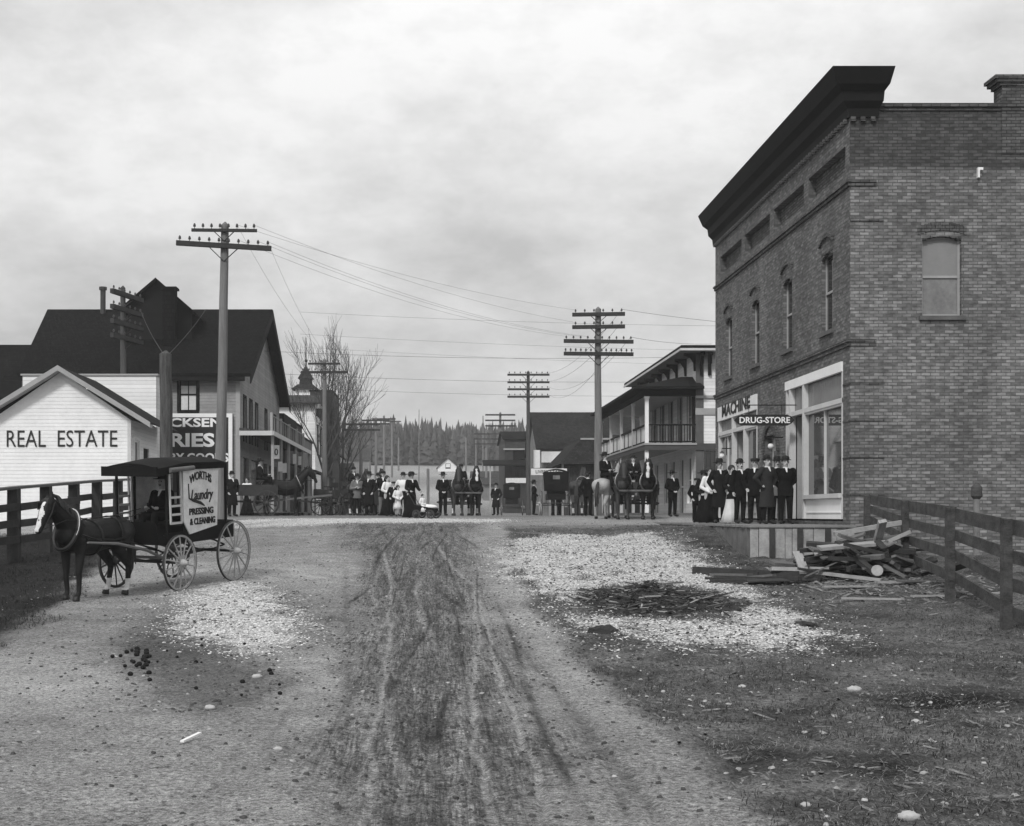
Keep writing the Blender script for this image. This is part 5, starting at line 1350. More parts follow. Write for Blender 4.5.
# ================================================================== FENCES
M_FENCE = mat('fence_wood', .058, .9, var=.85, scale=3, stretch=(1, 1, 2), bump=.5)
M_FENCED = mat('fence_dark', .035, .9, var=.5, scale=3, bump=.5)
def fence(pts, label, rails, post=.13, m=None, ext=(0, 0), capw=.0):
    """pts: (x, y, top z, bottom z)"""
    m = m or M_FENCE
    R = thing('plank_fence', (pts[0][0], pts[0][1], pts[0][3]), label, 'fence')
    for (x, y, zt, zb) in pts:
        mb = MB(); mb.hexa([(x - post / 2, y - post / 2, zb - .4), (x + post / 2, y - post / 2, zb - .4), (x + post / 2, y + post / 2, zb - .4), (x - post / 2, y + post / 2, zb - .4)] +
                           [(x - post / 2 * .9, y - post / 2, zt), (x + post / 2 * .9, y - post / 2, zt + .01), (x + post / 2 * .9, y + post / 2, zt), (x - post / 2 * .9, y + post / 2, zt + .02)]); mb.build('post', m, R)
    for (a, b) in zip(pts[:-1], pts[1:]):
        dx, dy = b[0] - a[0], b[1] - a[1]; L = math.hypot(dx, dy); n = Vector((dy / L, -dx / L, 0))
        if n.y > 0: n = -n
        for f, h in rails:
            za = a[3] + (a[2] - a[3]) * f; zb = b[3] + (b[2] - b[3]) * f
            p0 = Vector((a[0], a[1], za + random.uniform(-.015, .015))) + n * (post / 2 + .02); p1 = Vector((b[0], b[1], zb + random.uniform(-.015, .015))) + n * (post / 2 + .02)
            d = (p1 - p0) * .0
            mb = MB(); mb.bar(p0, p1, .035, h); mb.build('rail', m, R)
    return R
def fp(u, D, vt, vb): return (PX(u, D), D, PZ(vt, D), PZ(vb, D))
fence([fp(867, 30.6, 496, 537), fp(905, 26.6, 501, 566), fp(950, 21.6, 508, 588), (8.05, 18.3, EYE - .06, gz(8.05, 18.3)), (7.6, 14.8, EYE - .25, gz(7.6, 14.8)), (7.1, 11.0, EYE - .4, gz(7.1, 11))], 'dark weathered board fence running out from the corner of the brick block', ((.92, .22), (.66, .18), (.40, .18), (.13, .18)))
fence([(13.6, 29.2, EYE + .2, 1.2), (16.5, 28.9, EYE + .22, 1.2), (19.5, 28.6, EYE + .25, 1.2)], 'grey rail fence close against the brick side wall', ((.92, .12), (.45, .12)), m=mat('fence_grey', .17, .9, var=.4, scale=3))
t = thing('hitching_post', (12.1, 29.0, 1.0), 'round topped grey post standing before the brick side wall', 'post', 'posts standing by the road')
mb = MB(); mb.tube([(12.1, 29, .9), (12.1, 29, EYE + .35)], .07, 10); mb.build('shaft', mat('post_grey', .17, .9, var=.4, scale=4), t)
mb = MB(); mb.tube([(12.1, 29, EYE + .35), (12.1, 29, EYE + .42), (12.1, 29, EYE + .62), (12.1, 29, EYE + .72)], [.07, .12, .11, .04], 10); mb.build('cap', M_FENCE, t)
fl = [fp(-60, 27.5, 496, 556), fp(-22, 28.8, 493, 552), fp(14, 30, 489, 548), fp(46, 32, 486.5, 543), fp(74, 34.2, 484, 537), fp(97, 36.6, 482, 531), fp(118, 39, 481, 527), fp(137, 41.5, 480, 524)]
fence(fl, 'dark board fence with a flat cap rail in front of the real estate office', ((.70, .17), (.42, .17), (.14, .17)), m=M_FENCED, post=.26)
R = bpy.data.objects['plank_fence.002']
mb = MB()
for a, b in zip(fl[:-1], fl[1:]): mb.bar((a[0], a[1] - .02, a[2] + .03), (b[0], b[1] - .02, b[2] + .03), .30, .06)
mb.build('cap_rail', mat('cap_rail', .10, .9, var=.3, scale=3), R)

# ================================================================== BARE TREE
def bare_tree(X, D, zt, label, spread=.42, seed=3, name='bare_tree', depth=6):
    rnd = random.Random(seed); g = gz(X, D) - .2; H = zt - g
    R = thing(name, (X, D, g), label, 'tree', 'leafless trees along the street')
    tr = MB(); cr = MB()
    def limb(p, d, L, r, lv, mb):
        pts = [p]; n = 4; q = p.copy(); dd = d.copy()
        for i in range(n):
            dd = (dd + Vector((rnd.uniform(-.13, .13), rnd.uniform(-.13, .13), rnd.uniform(-.02, .12)))).normalized()
            q = q + dd * L / n; pts.append(q.copy())
        r1 = r * .55
        mb.tube(pts, [max(.008, r + (r1 - r) * i / n) for i in range(n + 1)], 7 if lv < 2 else (5 if lv < 4 else 3), caps=False)
        if lv >= depth: return
        k = (4 if lv == 0 else 3) if lv < 4 else 3
        for i in range(k):
            t = .35 + .65 * (i + rnd.random() * .6) / k if lv else .45 + .55 * i / k
            idx = min(n - 1, int(t * n)); b = pts[idx].lerp(pts[idx + 1], t * n - idx if t * n - idx < 1 else 1)
            a = rnd.uniform(.35, .75); ax = dd.orthogonal().normalized(); ax.rotate(Quaternion(dd, rnd.uniform(0, 6.28)))
            nd = dd.copy(); nd.rotate(Quaternion(ax, a)); nd.z += .34; nd.normalize()
            limb(b, nd, L * rnd.uniform(.58, .8), r * rnd.uniform(.4, .55), lv + 1, cr)
        limb(pts[-1], (dd + Vector((rnd.uniform(-.2, .2), rnd.uniform(-.2, .2), .1))).normalized(), L * .72, r1, lv + 1, cr if lv > 0 else cr)
    base = Vector((X, D, g))
    limb(base, Vector((0, 0, 1)), H * .38, H * .015, 0, tr)
    tr.build('trunk', mat('bark', .045, .9, var=.4, scale=4), R); cr.build('crown', mat('twigs', .05, .9, var=.3, scale=4), R, uv=False)
bare_tree(PX(323, 92), 92, PZ(336, 92), 'tall leafless tree spreading beyond the left hand pole', seed=5, depth=5)
bare_tree(PX(344, 104), 104, PZ(385, 104), 'smaller leafless tree just right of the tall leafless tree', seed=11, depth=4)

# ================================================================== LUMBER HEAP
M_LUM = [mat('lumber_pale', .30, .85, var=.3, scale=4, stretch=(1, 6, 1), bump=.3), mat('lumber_grey', .12, .9, var=.4, scale=4, stretch=(1, 6, 1), bump=.3), mat('lumber_dark', .035, .9, var=.5, scale=4, stretch=(1, 6, 1), bump=.3)]
def plank(c, L, w, h, yaw, pitch=0, roll=0, m=1, label=None, group='scrap lumber by the fence'):
    M = Matrix.Rotation(yaw, 4, 'Z') @ Matrix.Rotation(pitch, 4, 'Y') @ Matrix.Rotation(roll, 4, 'X')
    mb = MB(); n = 5; j = [random.uniform(-.012, .012) for _ in range(n + 1)]
    for i in range(n):
        x0 = -L / 2 + L * i / n; x1_ = -L / 2 + L * (i + 1) / n
        mb.hexa([(x0, -w / 2 + j[i], -h / 2), (x1_, -w / 2 + j[i + 1], -h / 2), (x1_, w / 2 + j[i + 1], -h / 2), (x0, w / 2 + j[i], -h / 2), (x0, -w / 2 + j[i], h / 2), (x1_, -w / 2 + j[i + 1], h / 2), (x1_, w / 2 + j[i + 1], h / 2), (x0, w / 2 + j[i], h / 2)])
    o = mb.build('board', M_LUM[m]); o.matrix_world = Matrix.Translation(c) @ M
    return tag(o, label, 'board', group)
def lumber():
    # stacked cross pieces seen end on, carrying long boards (positions measured from the photograph's heap)
    c0 = Vector((8.5, 26.2, 0)); c0.z = gz(8.5, 26.2)
    def at(dx, dy, dz): return Vector((c0.x + dx, c0.y + dy, gz(c0.x + dx, c0.y + dy) + dz * 1.25))
    named = [((.42, .45, .74), 1.45, .13, .09, .05, -.17, 0, 'pale beam lying on top of the scrap lumber heap'),
             ((.42, .3, .56), 1.6, .26, .05, .06, -.13, 1, 'wide grey board just under the pale top beam of the heap'),
             ((.15, .1, .42), 1.8, .12, .07, -.25, .12, 0, 'pale board slanting down across the front of the heap'),
             ((-.55, -.9, .10), 1.5, .16, .06, -.55, .1, 0, 'pale split board leaning at the left foot of the heap'),
             ((-1.9, .2, .08), 2.6, .24, .16, -.42, .03, 2, 'long dark log like beam on the ground left of the heap'),
             ((.35, -1.9, .04), 1.1, .10, .04, .10, 0, 0, 'narrow pale board flat on the earth in front of the heap'),
             ((1.0, -.2, .25), 1.7, .12, .05, -.35, .18, 1, 'grey board propped down the right side of the heap'),
             ((-.15, -.6, .32), 1.3, .16, .08, -1.15, .5, 2, 'dark plank standing steeply against the middle of the heap')]
    for p, L, w, h, yaw, pit, m, lab in named: plank(at(*p), L, w, h, yaw, pit, 0, m, lab)
    for i in range(70):
        dx = random.gauss(.0, .66); dy = random.gauss(.0, .5); dz = max(.04, .62 * math.exp(-(dx * dx * .8 + dy * dy * 1.5) / 1.3) * random.random() ** .7 + .05)
        plank(at(dx, dy, dz), random.uniform(.25, 1.35), random.uniform(.05, .2), random.uniform(.02, .08), random.gauss(0, .8) + (1.4 if random.random() < .25 else 0), random.gauss(0, .24), random.gauss(0, .4), random.choice((0, 1, 1, 2, 2, 2)), 'weathered piece in the jumble of the scrap lumber heap')
    for i in range(16):
        dx = random.gauss(.1, .35); dy = random.gauss(.1, .35)
        plank(at(dx, dy, max(.1, .62 * math.exp(-(dx * dx + dy * dy)) * random.random())), random.uniform(1.4, 2.3), random.uniform(.12, .26), random.uniform(.03, .09), random.gauss(.05, .25), random.gauss(-.04, .08), random.gauss(0, .15), random.choice((0, 1, 1, 2)), 'weathered piece in the jumble of the scrap lumber heap')
    for i in range(14):
        dx = random.uniform(-2.6, -.8); dy = random.uniform(-.9, .6)
        plank(at(dx, dy, .06), random.uniform(.5, 1.6), random.uniform(.07, .2), random.uniform(.03, .08), random.gauss(-.4, .3), random.gauss(0, .05), 0, random.choice((1, 2, 2)), 'dark piece trodden into the earth left of the lumber heap', 'boards on the earth left of the heap')
    for i in range(6):
        x_ = random.uniform(7.4, 9.6); y_ = random.uniform(22.0, 24.6)
        plank(Vector((x_, y_, gz(x_, y_) + .05)), random.uniform(.4, 1.3), .09, .03, random.gauss(.1, .4), 0, 0, random.choice((0, 1)), 'thin lath on the dark earth in front of the lumber heap', 'laths before the lumber heap')
    t = tag(MB().add([], []).tube([(0, -.02, 0), (0, .02, 0)], .11, 12).build('round_lid', M_LUM[0]), 'round white lid leaning at the foot of the lumber heap', 'lid')
    p = at(.05, -1.15, .17); t.location = p; t.rotation_euler = (-.35, 0, -.2)
lumber()
def rubbish():
    n = 900; x0, y0 = np.mean(np.array(P_PILE), 0); V = MB()
    for i in range(n):
        a = random.uniform(0, 6.28); r = random.random() ** .75 * (1.25 if random.random() < .12 else 1)
        x = x0 + r * 1.35 * math.cos(a) * (.8 + .4 * vnoise(np.array([a * 2.]), np.array([1.]))[0]); y = y0 + r * 2.0 * math.sin(a); z = float(full_z(x, y)[0]) + .22 * max(0, 1 - r) * random.random() + .02
        L = random.uniform(.06, .38); yaw = random.uniform(0, 3.14) if random.random() < .5 else random.gauss(0, .4); p = random.uniform(-.5, .5)
        d = Vector((math.cos(yaw) * math.cos(p), math.sin(yaw) * math.cos(p), math.sin(p) * .6)) * L / 2; c = Vector((x, y, z))
        V.cur = 0 if random.random() < .70 else (1 if random.random() < .7 else 2)
        V.bar(c - d, c + d, random.uniform(.008, .034), random.uniform(.008, .022))
    tag(V.build('rubbish_heap', [mat('trash', .04, .9, var=.9, scale=9), M_LUM[1], mat('pale_twig', .34, .9, var=.3, scale=5)]), kind='stuff')
    p = G(668, 592); z = float(full_z(*p)[0]); tag(MB().bar((p[0] - .22, p[1] - .1, z + .12), (p[0] + .3, p[1] + .1, z + .16), .05, .03).build('stick', M_LUM[1]), 'grey stick lying on top of the dark rubbish heap', 'stick')
    for (u, v, s, lab) in ((604, 634, .22, 'dark clump of sod at the near left edge of the pale gravel'), (731, 612, .17, 'dark clump of sod just right of the rubbish heap'), (806, 628, .16, 'dark clump of sod near the right end of the pale gravel')):
        p = G(u, v); z = float(full_z(*p)[0]); mb = MB(); mb.ball((p[0], p[1], z), s, 10, 7, (1.1, .8, .45))
        mb.v = [(a + random.uniform(-.03, .03), b + random.uniform(-.03, .03), c + random.uniform(-.03, .03)) for a, b, c in mb.v]
        tag(mb.build('sod_clump', mat('sod', .03, .95, var=.6, scale=12)), lab, 'sod', 'clumps of sod on the gravel')
rubbish()
def stones():
    for (u, v, s, lab) in ((854, 691, .085, 'pale smooth stone alone on the dark grass of the right verge'), (909, 820, .075, 'whitish stone in the grass at the bottom right'), (834, 716, .04, 'small pale stone left in the verge beside short weeds'), (916, 722, .05, 'pale chipped stone on the right verge near the dark earth'), (257, 677, .07, 'flat pale stone below the left hand gravel patch'), (210, 708, .06, 'flat pale stone in the road left of centre'), (742, 688, .045, 'small pale stone on the left edge of the right verge'), (806, 805, .04, 'small pale stone near the bottom of the right verge'), (278, 749, .04, 'small pale stone in the road right of the white stick')):
        p = G(u, v); z = float(full_z(*p)[0]); mb = MB(); s *= .72; mb.ball((p[0], p[1], z + s * .3), s, 12, 8, (1.25, .9, .6))
        k = [random.uniform(.85, 1.12) for _ in mb.v]; mb.v = [(p[0] + (a - p[0]) * q, p[1] + (b - p[1]) * q, z + (c - z) * q) for (a, b, c), q in zip(mb.v, k)]
        tag(mb.build('stone', mat('pale_stone', .42, .8, var=.25, scale=20, bump=.3), smooth=True), lab, 'stone', 'loose stones on the ground')
    a = G(182, 746); b = G(200, 739); z = float(full_z(*a)[0]); tag(MB().bar((a[0], a[1], z + .02), (b[0], b[1], z + .035), .03, .015).build('stick', M_WHITE), 'small white stick lying in the road on the left', 'stick')
    mb = MB()
    for i in range(26):
        p = G(140 + random.gauss(0, 10), 660 + random.gauss(0, 7)); z = float(full_z(*p)[0]); mb.ball((p[0], p[1], z + .02), random.uniform(.022, .038), 8, 6, (1, 1, .8))
    for i in range(16):
        p = G(random.uniform(130, 290), random.uniform(635, 700)); z = float(full_z(*p)[0]); mb.ball((p[0], p[1], z + .015), random.uniform(.015, .03), 8, 6, (1, 1, .8))
    tag(mb.build('dirt_droppings', mat('dung', .008, .9, var=.3), smooth=True), kind='stuff')
stones()
# ================================================================== PEOPLE
M_SKIN = mat('skin', .42, .6, var=.08, scale=8); M_EYE = mat('eye_dark', .02, .4, var=.1); M_HAIR = mat('hair', .03, .7, var=.3, scale=20)
M_SUIT = mat('dark_wool', .009, .95, var=.7, scale=7, spec=.05, bump=.5); M_COAT = mat('coat_wool', .012, .95, var=.4, scale=5, spec=.05); M_SHIRT = mat('white_cotton', .75, .8, var=.1, scale=7)
M_SKIRTW = mat('white_skirt', .62, .85, var=.12, scale=6); M_SHOE = mat('shoe_leather', .012, .5, var=.3); M_GREYC = mat('grey_cloth', .13, .9, var=.3, scale=5)
def person_proto(arms='down', legs='stand', top='suit', bottom='trousers', hat='derby', female=False, H=1.74, beard=False, mtop=None, mbot=None, shirt=True):
    """faces -Y, feet on z=0 (seated: hips at z=0)"""
    R = bpy.data.objects.new('person', None); COL.objects.link(R); R['_o'] = (0, 0, 0); R.empty_display_size = .2
    k = H / 1.74; V = lambda x, y, z: Vector((x * k, y * k, z * k)); r = lambda q: q * k
    sw = .175 if not female else .155
    if legs == 'stand':
        hz = .92; hips = [(s * .09, 0, hz) for s in (-1, 1)]; knees = [(s * .10, -.01, .49) for s in (-1, 1)]; ank = [(s * .11, .02, .08) for s in (-1, 1)]; toe = [(s * .14, -.15, .04) for s in (-1, 1)]
    elif legs == 'sit':
        hz = .0; hips = [(s * .10, 0, hz + .05) for s in (-1, 1)]; knees = [(s * .14, -.44, .08) for s in (-1, 1)]; ank = [(s * .14, -.50, -.36) for s in (-1, 1)]; toe = [(s * .15, -.68, -.40) for s in (-1, 1)]
    else:  # astride
        hz = .0; hips = [(s * .12, 0, hz + .05) for s in (-1, 1)]; knees = [(s * .34, -.25, -.18) for s in (-1, 1)]; ank = [(s * .36, -.12, -.60) for s in (-1, 1)]; toe = [(s * .38, -.30, -.63) for s in (-1, 1)]
    b = hz
    sh = [(s * sw, .0, b + .50) for s in (-1, 1)]
    A = {'down': ([(.235, .03, .22), (.24, -.05, -.04)],) * 2,
         'pocket': ([(.29, .07, .24), (.20, -.06, .03)],) * 2,
         'folded': ([(.26, -.03, .24), (.02, -.19, .25)],) * 2,
         'front': ([(.26, .03, .22), (.07, -.19, .06)],) * 2,
         'reins': ([(.24, -.05, .24), (.13, -.30, .22)],) * 2,
         'push': ([(.24, -.06, .23), (.20, -.34, .12)],) * 2,
         'hips': ([(.36, .06, .27), (.19, -.02, .10)],) * 2,
         'back': ([(.24, .10, .22), (.08, .15, .02)],) * 2}[arms]
    el = []; wr = []
    for i, s in enumerate((-1, 1)):
        e, w = A[i]; el.append((s * e[0], e[1], b + e[2])); wr.append((s * w[0], w[1], b + w[2] + (.04 * i if arms == 'folded' else 0)))
    hd = b + .70
    m = MB()
    m.rings([(q[0] * k, q[1] * k, q[2] * k, 0, q[3] * k) for q in [(b - .06, .12, .09, 0), (b + .02, .16, .11, 0), (b + .18, .14, .10, 0), (b + .34, .16, .115, 0), (b + .46, .17, .10, .0), (b + .53, .11, .07, .0), (b + .56, .05, .05, 0)]], 18)
    m.capsule(V(0, .0, b + .50), r(.058), V(0, -.01, hd - .06), r(.052))
    # head: skull, jaw, nose, ears
    m.ball(V(0, .012, hd + .035), r(.098), 16, 12, (.80, 1.0, 1.06)); m.ball(V(0, -.028, hd - .045), r(.062), 14, 10, (.86, 1.0, 1.05))
    m.capsule(V(0, -.09, hd + .02), r(.013), V(0, -.108, hd - .012), r(.018), 8)
    for s in (-1, 1): m.ball(V(s * .082, .015, hd + .01), r(.026), 8, 6, (.45, .8, 1.2))
    for i in range(2):
        m.chain([(V(*sh[i]), r(.06)), (V(*el[i]), r(.045)), (V(*wr[i]), r(.03))])
        w = V(*wr[i]); d = (w - V(*el[i])).normalized(); sd = -1 if i == 0 else 1
        side = Vector((1, 0, 0)) if abs(d.x) < .6 else Vector((0, 1, 0)); side = (side - d * side.dot(d)).normalized(); nm = d.cross(side)
        pc = w + d * r(.05); m.capsule(w + d * r(.015), r(.03), pc + d * r(.02), r(.034), 10)
        for q, L in zip((-1.5, -.5, .5, 1.5), (.062, .075, .08, .068)):
            f0 = pc + d * r(.035) + side * r(.0165 * q); f1 = f0 + (d + nm * .35).normalized() * r(L * .55); f2 = f1 + (d * .6 + nm * .9).normalized() * r(L * .5)
            m.chain([(f0, r(.0095)), (f1, r(.009)), (f2, r(.0075))], 8)
        th0 = w + d * r(.03) - side * sd * r(.025); th1 = th0 + (d * .7 - side * sd * .7).normalized() * r(.038); m.chain([(th0, r(.012)), (th1, r(.010)), (th1 + d * r(.028), r(.009))], 8)
        m.chain([(V(*hips[i]), r(.085)), (V(*knees[i]), r(.052)), (V(*ank[i]), r(.036))])
        m.chain([(V(*ank[i]), r(.038)), (V(*toe[i]), r(.032))])
    eye = [V(s * .034, -.083, hd + .028) for s in (-1, 1)]
    mouth = V(0, -.092, hd - .052)
    def split(c):
        for e in eye:
            if (c - e).length < r(.016): return 1
        if abs(c.z - mouth.z) < r(.006) and abs(c.x) < r(.028) and c.y < -r(.06): return 1
        return 0
    remesh(m, 'body', [M_SKIN, M_EYE], .0078 * k, R, smooth_it=2, split=split)
    # clothes
    mt = mtop or (M_SHIRT if top == 'blouse' else M_SUIT if top == 'suit' else M_COAT)
    c = MB(); hem = {'suit': b - .18, 'blouse': b + .06, 'overcoat': b - .48}[top] if legs == 'stand' else b - .04
    fl_ = {'suit': .19, 'blouse': .13, 'overcoat': .24}[top] if legs == 'stand' else .18
    w0 = .165 if not female else .135
    rs = [(hem, fl_, fl_ * .72, 0)]
    if hem < b - .05: rs.append((b - .02, .185 if not female else .17, .135, 0))
    rs += [(b + .12, w0 + .01, .125, 0), (b + .22, w0, .12, 0), (b + .36, .195 if not female else .175, .14, -.005), (b + .46, .20 if not female else .175, .125, 0), (b + .53, .14, .09, .005), (b + .565, .072, .07, .005)]
    c.rings([(q[0] * k, q[1] * k, q[2] * k, 0, q[3] * k) for q in rs], 20)
    for i in range(2):
        w = V(*wr[i]); e = V(*el[i]); c.chain([(V(*sh[i]) + V(0, 0, -.005), r(.082)), (e, r(.062)), (w - (w - e).normalized() * r(.01), r(.046))])
    if arms == 'folded' or True: pass
    remesh(c, 'blouse' if top == 'blouse' else ('overcoat' if top == 'overcoat' else 'coat'), mt, .013 * k, R, smooth_it=3)
    if shirt and top != 'blouse':
        s = MB(); s.hexa([V(-.010, -.118, b + .45), V(.010, -.118, b + .45), V(.010, -.138, b + .45), V(-.010, -.138, b + .45), V(-.034, -.06, b + .575), V(.034, -.06, b + .575), V(.024, -.084, b + .575), V(-.024, -.084, b + .575)])
        s.tube([V(0, .0, b + .545), V(0, -.005, b + .585)], [r(.066), r(.064)], 14); s.build('shirt', M_SHIRT, R)
    mbm = mbot or M_SUIT
    if bottom == 'trousers':
        t = MB()
        if legs == 'stand': t.rings([(q[0] * k, q[1] * k, q[2] * k, 0, 0) for q in [(b - .10, .15, .12, 0), (b + .0, .165, .125, 0), (b + .12, .15, .11, 0)]], 16)
        else: t.ball(V(0, .0, .05), r(.16), 14, 8, (1.1, .95, .7))
        for i in range(2): t.chain([(V(*hips[i]), r(.105)), (V(*knees[i]), r(.075)), (V(*ank[i]), r(.06))])
        remesh(t, 'trousers', mbm, .013 * k, R, smooth_it=3)
    else:
        t = MB(); n = 40
        if legs == 'stand':
            prof = [(.02, .33 if bottom == 'skirt' else .27), (.3, .26), (.6, .19), (.85, .16), (b + .05, .15), (b + .16, .125)]
            if bottom == 'shortskirt': prof = [(.42, .24), (.6, .20), (.85, .15), (b + .12, .12)]
        else: prof = [(-.46, .30), (-.2, .30), (.0, .25), (.12, .17)]
        base = len(t.v)
        for (z, rr) in prof:
            for q in range(n):
                a = 2 * PI * q / n; pl = 1 + (.06 * math.cos(a * 9) * max(0, (1 - (z - prof[0][0]) / .9)) if legs == 'stand' else 0)
                t.v.append((rr * pl * math.cos(a) * k, rr * pl * math.sin(a) * .9 * k + (-.22 * k if legs != 'stand' and z < .05 else (.03 * k)), z * k))
        for i in range(len(prof) - 1):
            for q in range(n): t.f.append((i * n + q, i * n + (q + 1) % n, (i + 1) * n + (q + 1) % n, (i + 1) * n + q)); t.mi.append(0)
        t.f.append(tuple(range(n))[::-1]); t.mi.append(0); t.f.append(tuple((len(prof) - 1) * n + q for q in range(n))); t.mi.append(0)
        t.build('skirt', mbm, R, smooth=True)
    for i in range(2):
        s = MB(); a = V(*ank[i]); tt = V(*toe[i]); s.chain([(a, r(.055)), (a.lerp(tt, .5) + V(0, 0, -.01), r(.047)), (tt, r(.042))], 10); s.build('shoe', M_SHOE, R, smooth=True)
    # hair and hat
    h = MB(); hb = r(.103)
    if female:
        h.ball(V(0, .035, hd + .06), hb * 1.12, 14, 9, (.95, 1.0, .95)); h.ball(V(0, .10, hd + .06), r(.05), 10, 7)
    else:
        h.ball(V(0, .032, hd + .045), hb, 14, 9, (.86, .98, 1.02))
    h.build('hair', M_HAIR, R, smooth=True)
    if beard:
        h = MB(); h.ball(V(0, -.088, hd - .035), r(.028), 10, 6, (1.2, .5, .4)); h.build('moustache', M_HAIR, R, smooth=True)
    mh = mat('felt_hat', .012, .8, var=.3)
    if hat:
        t = MB(); z = hd + .075
        if hat == 'derby': prof = [(z, .135), (z + .012, .138), (z + .018, .098), (z + .07, .094), (z + .11, .07), (z + .125, .02)]
        elif hat == 'wide': prof = [(z, .185), (z + .012, .19), (z + .02, .10), (z + .09, .092), (z + .12, .07), (z + .11, .02)]
        elif hat == 'top': prof = [(z, .14), (z + .012, .142), (z + .02, .096), (z + .16, .09), (z + .165, .02)]
        elif hat == 'cap': prof = [(z - .02, .105), (z + .02, .115), (z + .05, .11), (z + .07, .05)]
        else: prof = [(z, .22), (z + .02, .225), (z + .03, .12), (z + .09, .11), (z + .12, .06)]  # lady's hat
        t.tube([V(0, .012, q[0]) for q in prof], [r(q[1]) for q in prof], 18)
        if hat == 'cap': t.hexa([V(-.07, -.09, z), V(.07, -.09, z), V(.05, -.15, z - .015), V(-.05, -.15, z - .015), V(-.07, -.09, z + .012), V(.07, -.09, z + .012), V(.05, -.15, z), V(-.05, -.15, z)])
        hh = t.build('hat', mh, R, smooth=False)
    return R
PROTO = {}
def P_(key, **kw):
    if key not in PROTO: PROTO[key] = [person_proto(**kw), False]
    return PROTO[key]
KW = dict(
    man_down=dict(arms='down', hat='derby', beard=True), man_pocket=dict(arms='pocket', hat='derby', top='overcoat'), man_front=dict(arms='front', hat='wide', top='suit', beard=True),
    man_back=dict(arms='back', hat='derby', top='suit', H=1.8), man_cap=dict(arms='pocket', hat='cap', top='suit'), man_tall=dict(arms='pocket', hat='wide', top='overcoat'),
    man_grey=dict(arms='folded', hat='wide', top='suit', mtop=M_GREYC, beard=True), man_long=dict(arms='hips', hat='derby', top='overcoat', mtop=mat('brown_coat', .028, .9, var=.3, scale=5, spec=.05), H=1.7), man_mix=dict(arms='push', hat='cap', top='suit', mbot=M_GREYC, H=1.77),
    man_shirt=dict(arms='hips', hat='derby', top='blouse', mtop=M_SHIRT, shirt=False), lady_white=dict(arms='front', hat=None, top='suit', bottom='skirt', female=True, H=1.62, mbot=M_SKIRTW, mtop=M_COAT),
    lady_dark=dict(arms='front', hat='lady', top='blouse', bottom='skirt', female=True, H=1.62, mtop=M_COAT), lady_blouse=dict(arms='front', hat=None, top='blouse', bottom='skirt', female=True, H=1.60),
    lady_push=dict(arms='push', hat='lady', top='suit', bottom='skirt', female=True, H=1.66), child=dict(arms='front', hat=None, top='blouse', bottom='shortskirt', female=True, H=1.22, mbot=M_SHIRT),
    boy=dict(arms='pocket', hat='cap', top='suit', H=1.35), driver=dict(arms='reins', legs='sit', hat='wide', top='suit', beard=True), driver2=dict(arms='reins', legs='sit', hat='derby', top='overcoat'),
    rider=dict(arms='reins', legs='ride', hat='wide', top='suit'), baby=dict(arms='front', legs='sit', hat=None, top='blouse', bottom='skirt', female=True, H=.85, mbot=M_SHIRT))
def person(key, x, y, yaw, label, z=None, group=None):
    """yaw 0 faces the camera (-Y); positive turns towards +X"""
    pr = P_(key, **KW[key])
    z = gz(x, y) + .01 if z is None else z
    if not pr[1]: o = pr[0]; pr[1] = True; o.location = (x, y, z); o.rotation_euler = (0, 0, yaw); o['label'] = label
    else: o = dup(pr[0], (x, y, z), (0, 0, yaw), label)
    if key not in ('driver', 'driver2', 'baby', 'rider'): o.scale = (random.uniform(.97, 1.08), random.uniform(.97, 1.05), random.uniform(.955, 1.03)); o.rotation_euler[2] += random.uniform(-.25, .25)
    o['_o'] = (x, y, z)
    o['category'] = 'person'; o['group'] = group or 'townspeople'
    return o
zs = E(-.235)
def pp(u, D): return PX(u, D)
grp = 'people on the sidewalk before the drug store'
person('man_back', pp(785.5, 34.4), 34.4, -.05, 'man in dark suit and white collar standing nearest the shop window, hands behind him', zs, grp)
person('man_long', pp(767, 34.2), 34.2, .25, 'man in a long dark overcoat and hat second from the shop window', zs, grp)
person('man_cap', pp(755, 35.2), 35.2, -.3, 'man in a peaked cap standing left of the man in the long overcoat', zs, grp)
person('man_down', pp(740, 36.0), 36.0, .4, 'man in dark suit and derby just right of the woman in the white skirt', zs, grp)
person('lady_white', pp(732, 37.2), 37.2, .1, 'woman in a long white skirt and dark jacket', zs, grp)
person('man_tall', pp(719.5, 37.4), 37.4, .1, 'man in a wide hat and dark coat left of the woman in the white skirt', zs, grp)
person('lady_blouse', pp(709.5, 38.6), 38.6, .2, 'woman in a white blouse and dark skirt on the sidewalk', zs, grp)
person('lady_dark', pp(704, 40.0), 40.0, -.2, 'woman in dark dress and broad hat behind the woman in the white blouse', zs, grp)
person('boy', pp(697, 40.5), 40.5, .3, 'boy in cap at the left end of the group by the drug store', zs, grp)
person('man_grey', pp(777, 35.8), 35.8, .1, 'man in a lighter coat half hidden behind the man nearest the window', zs, grp)
person('man_front', pp(672.5, 50.0), 50.0, .5, 'lone man in a dark coat standing between the hotel porch and the drug store crowd')

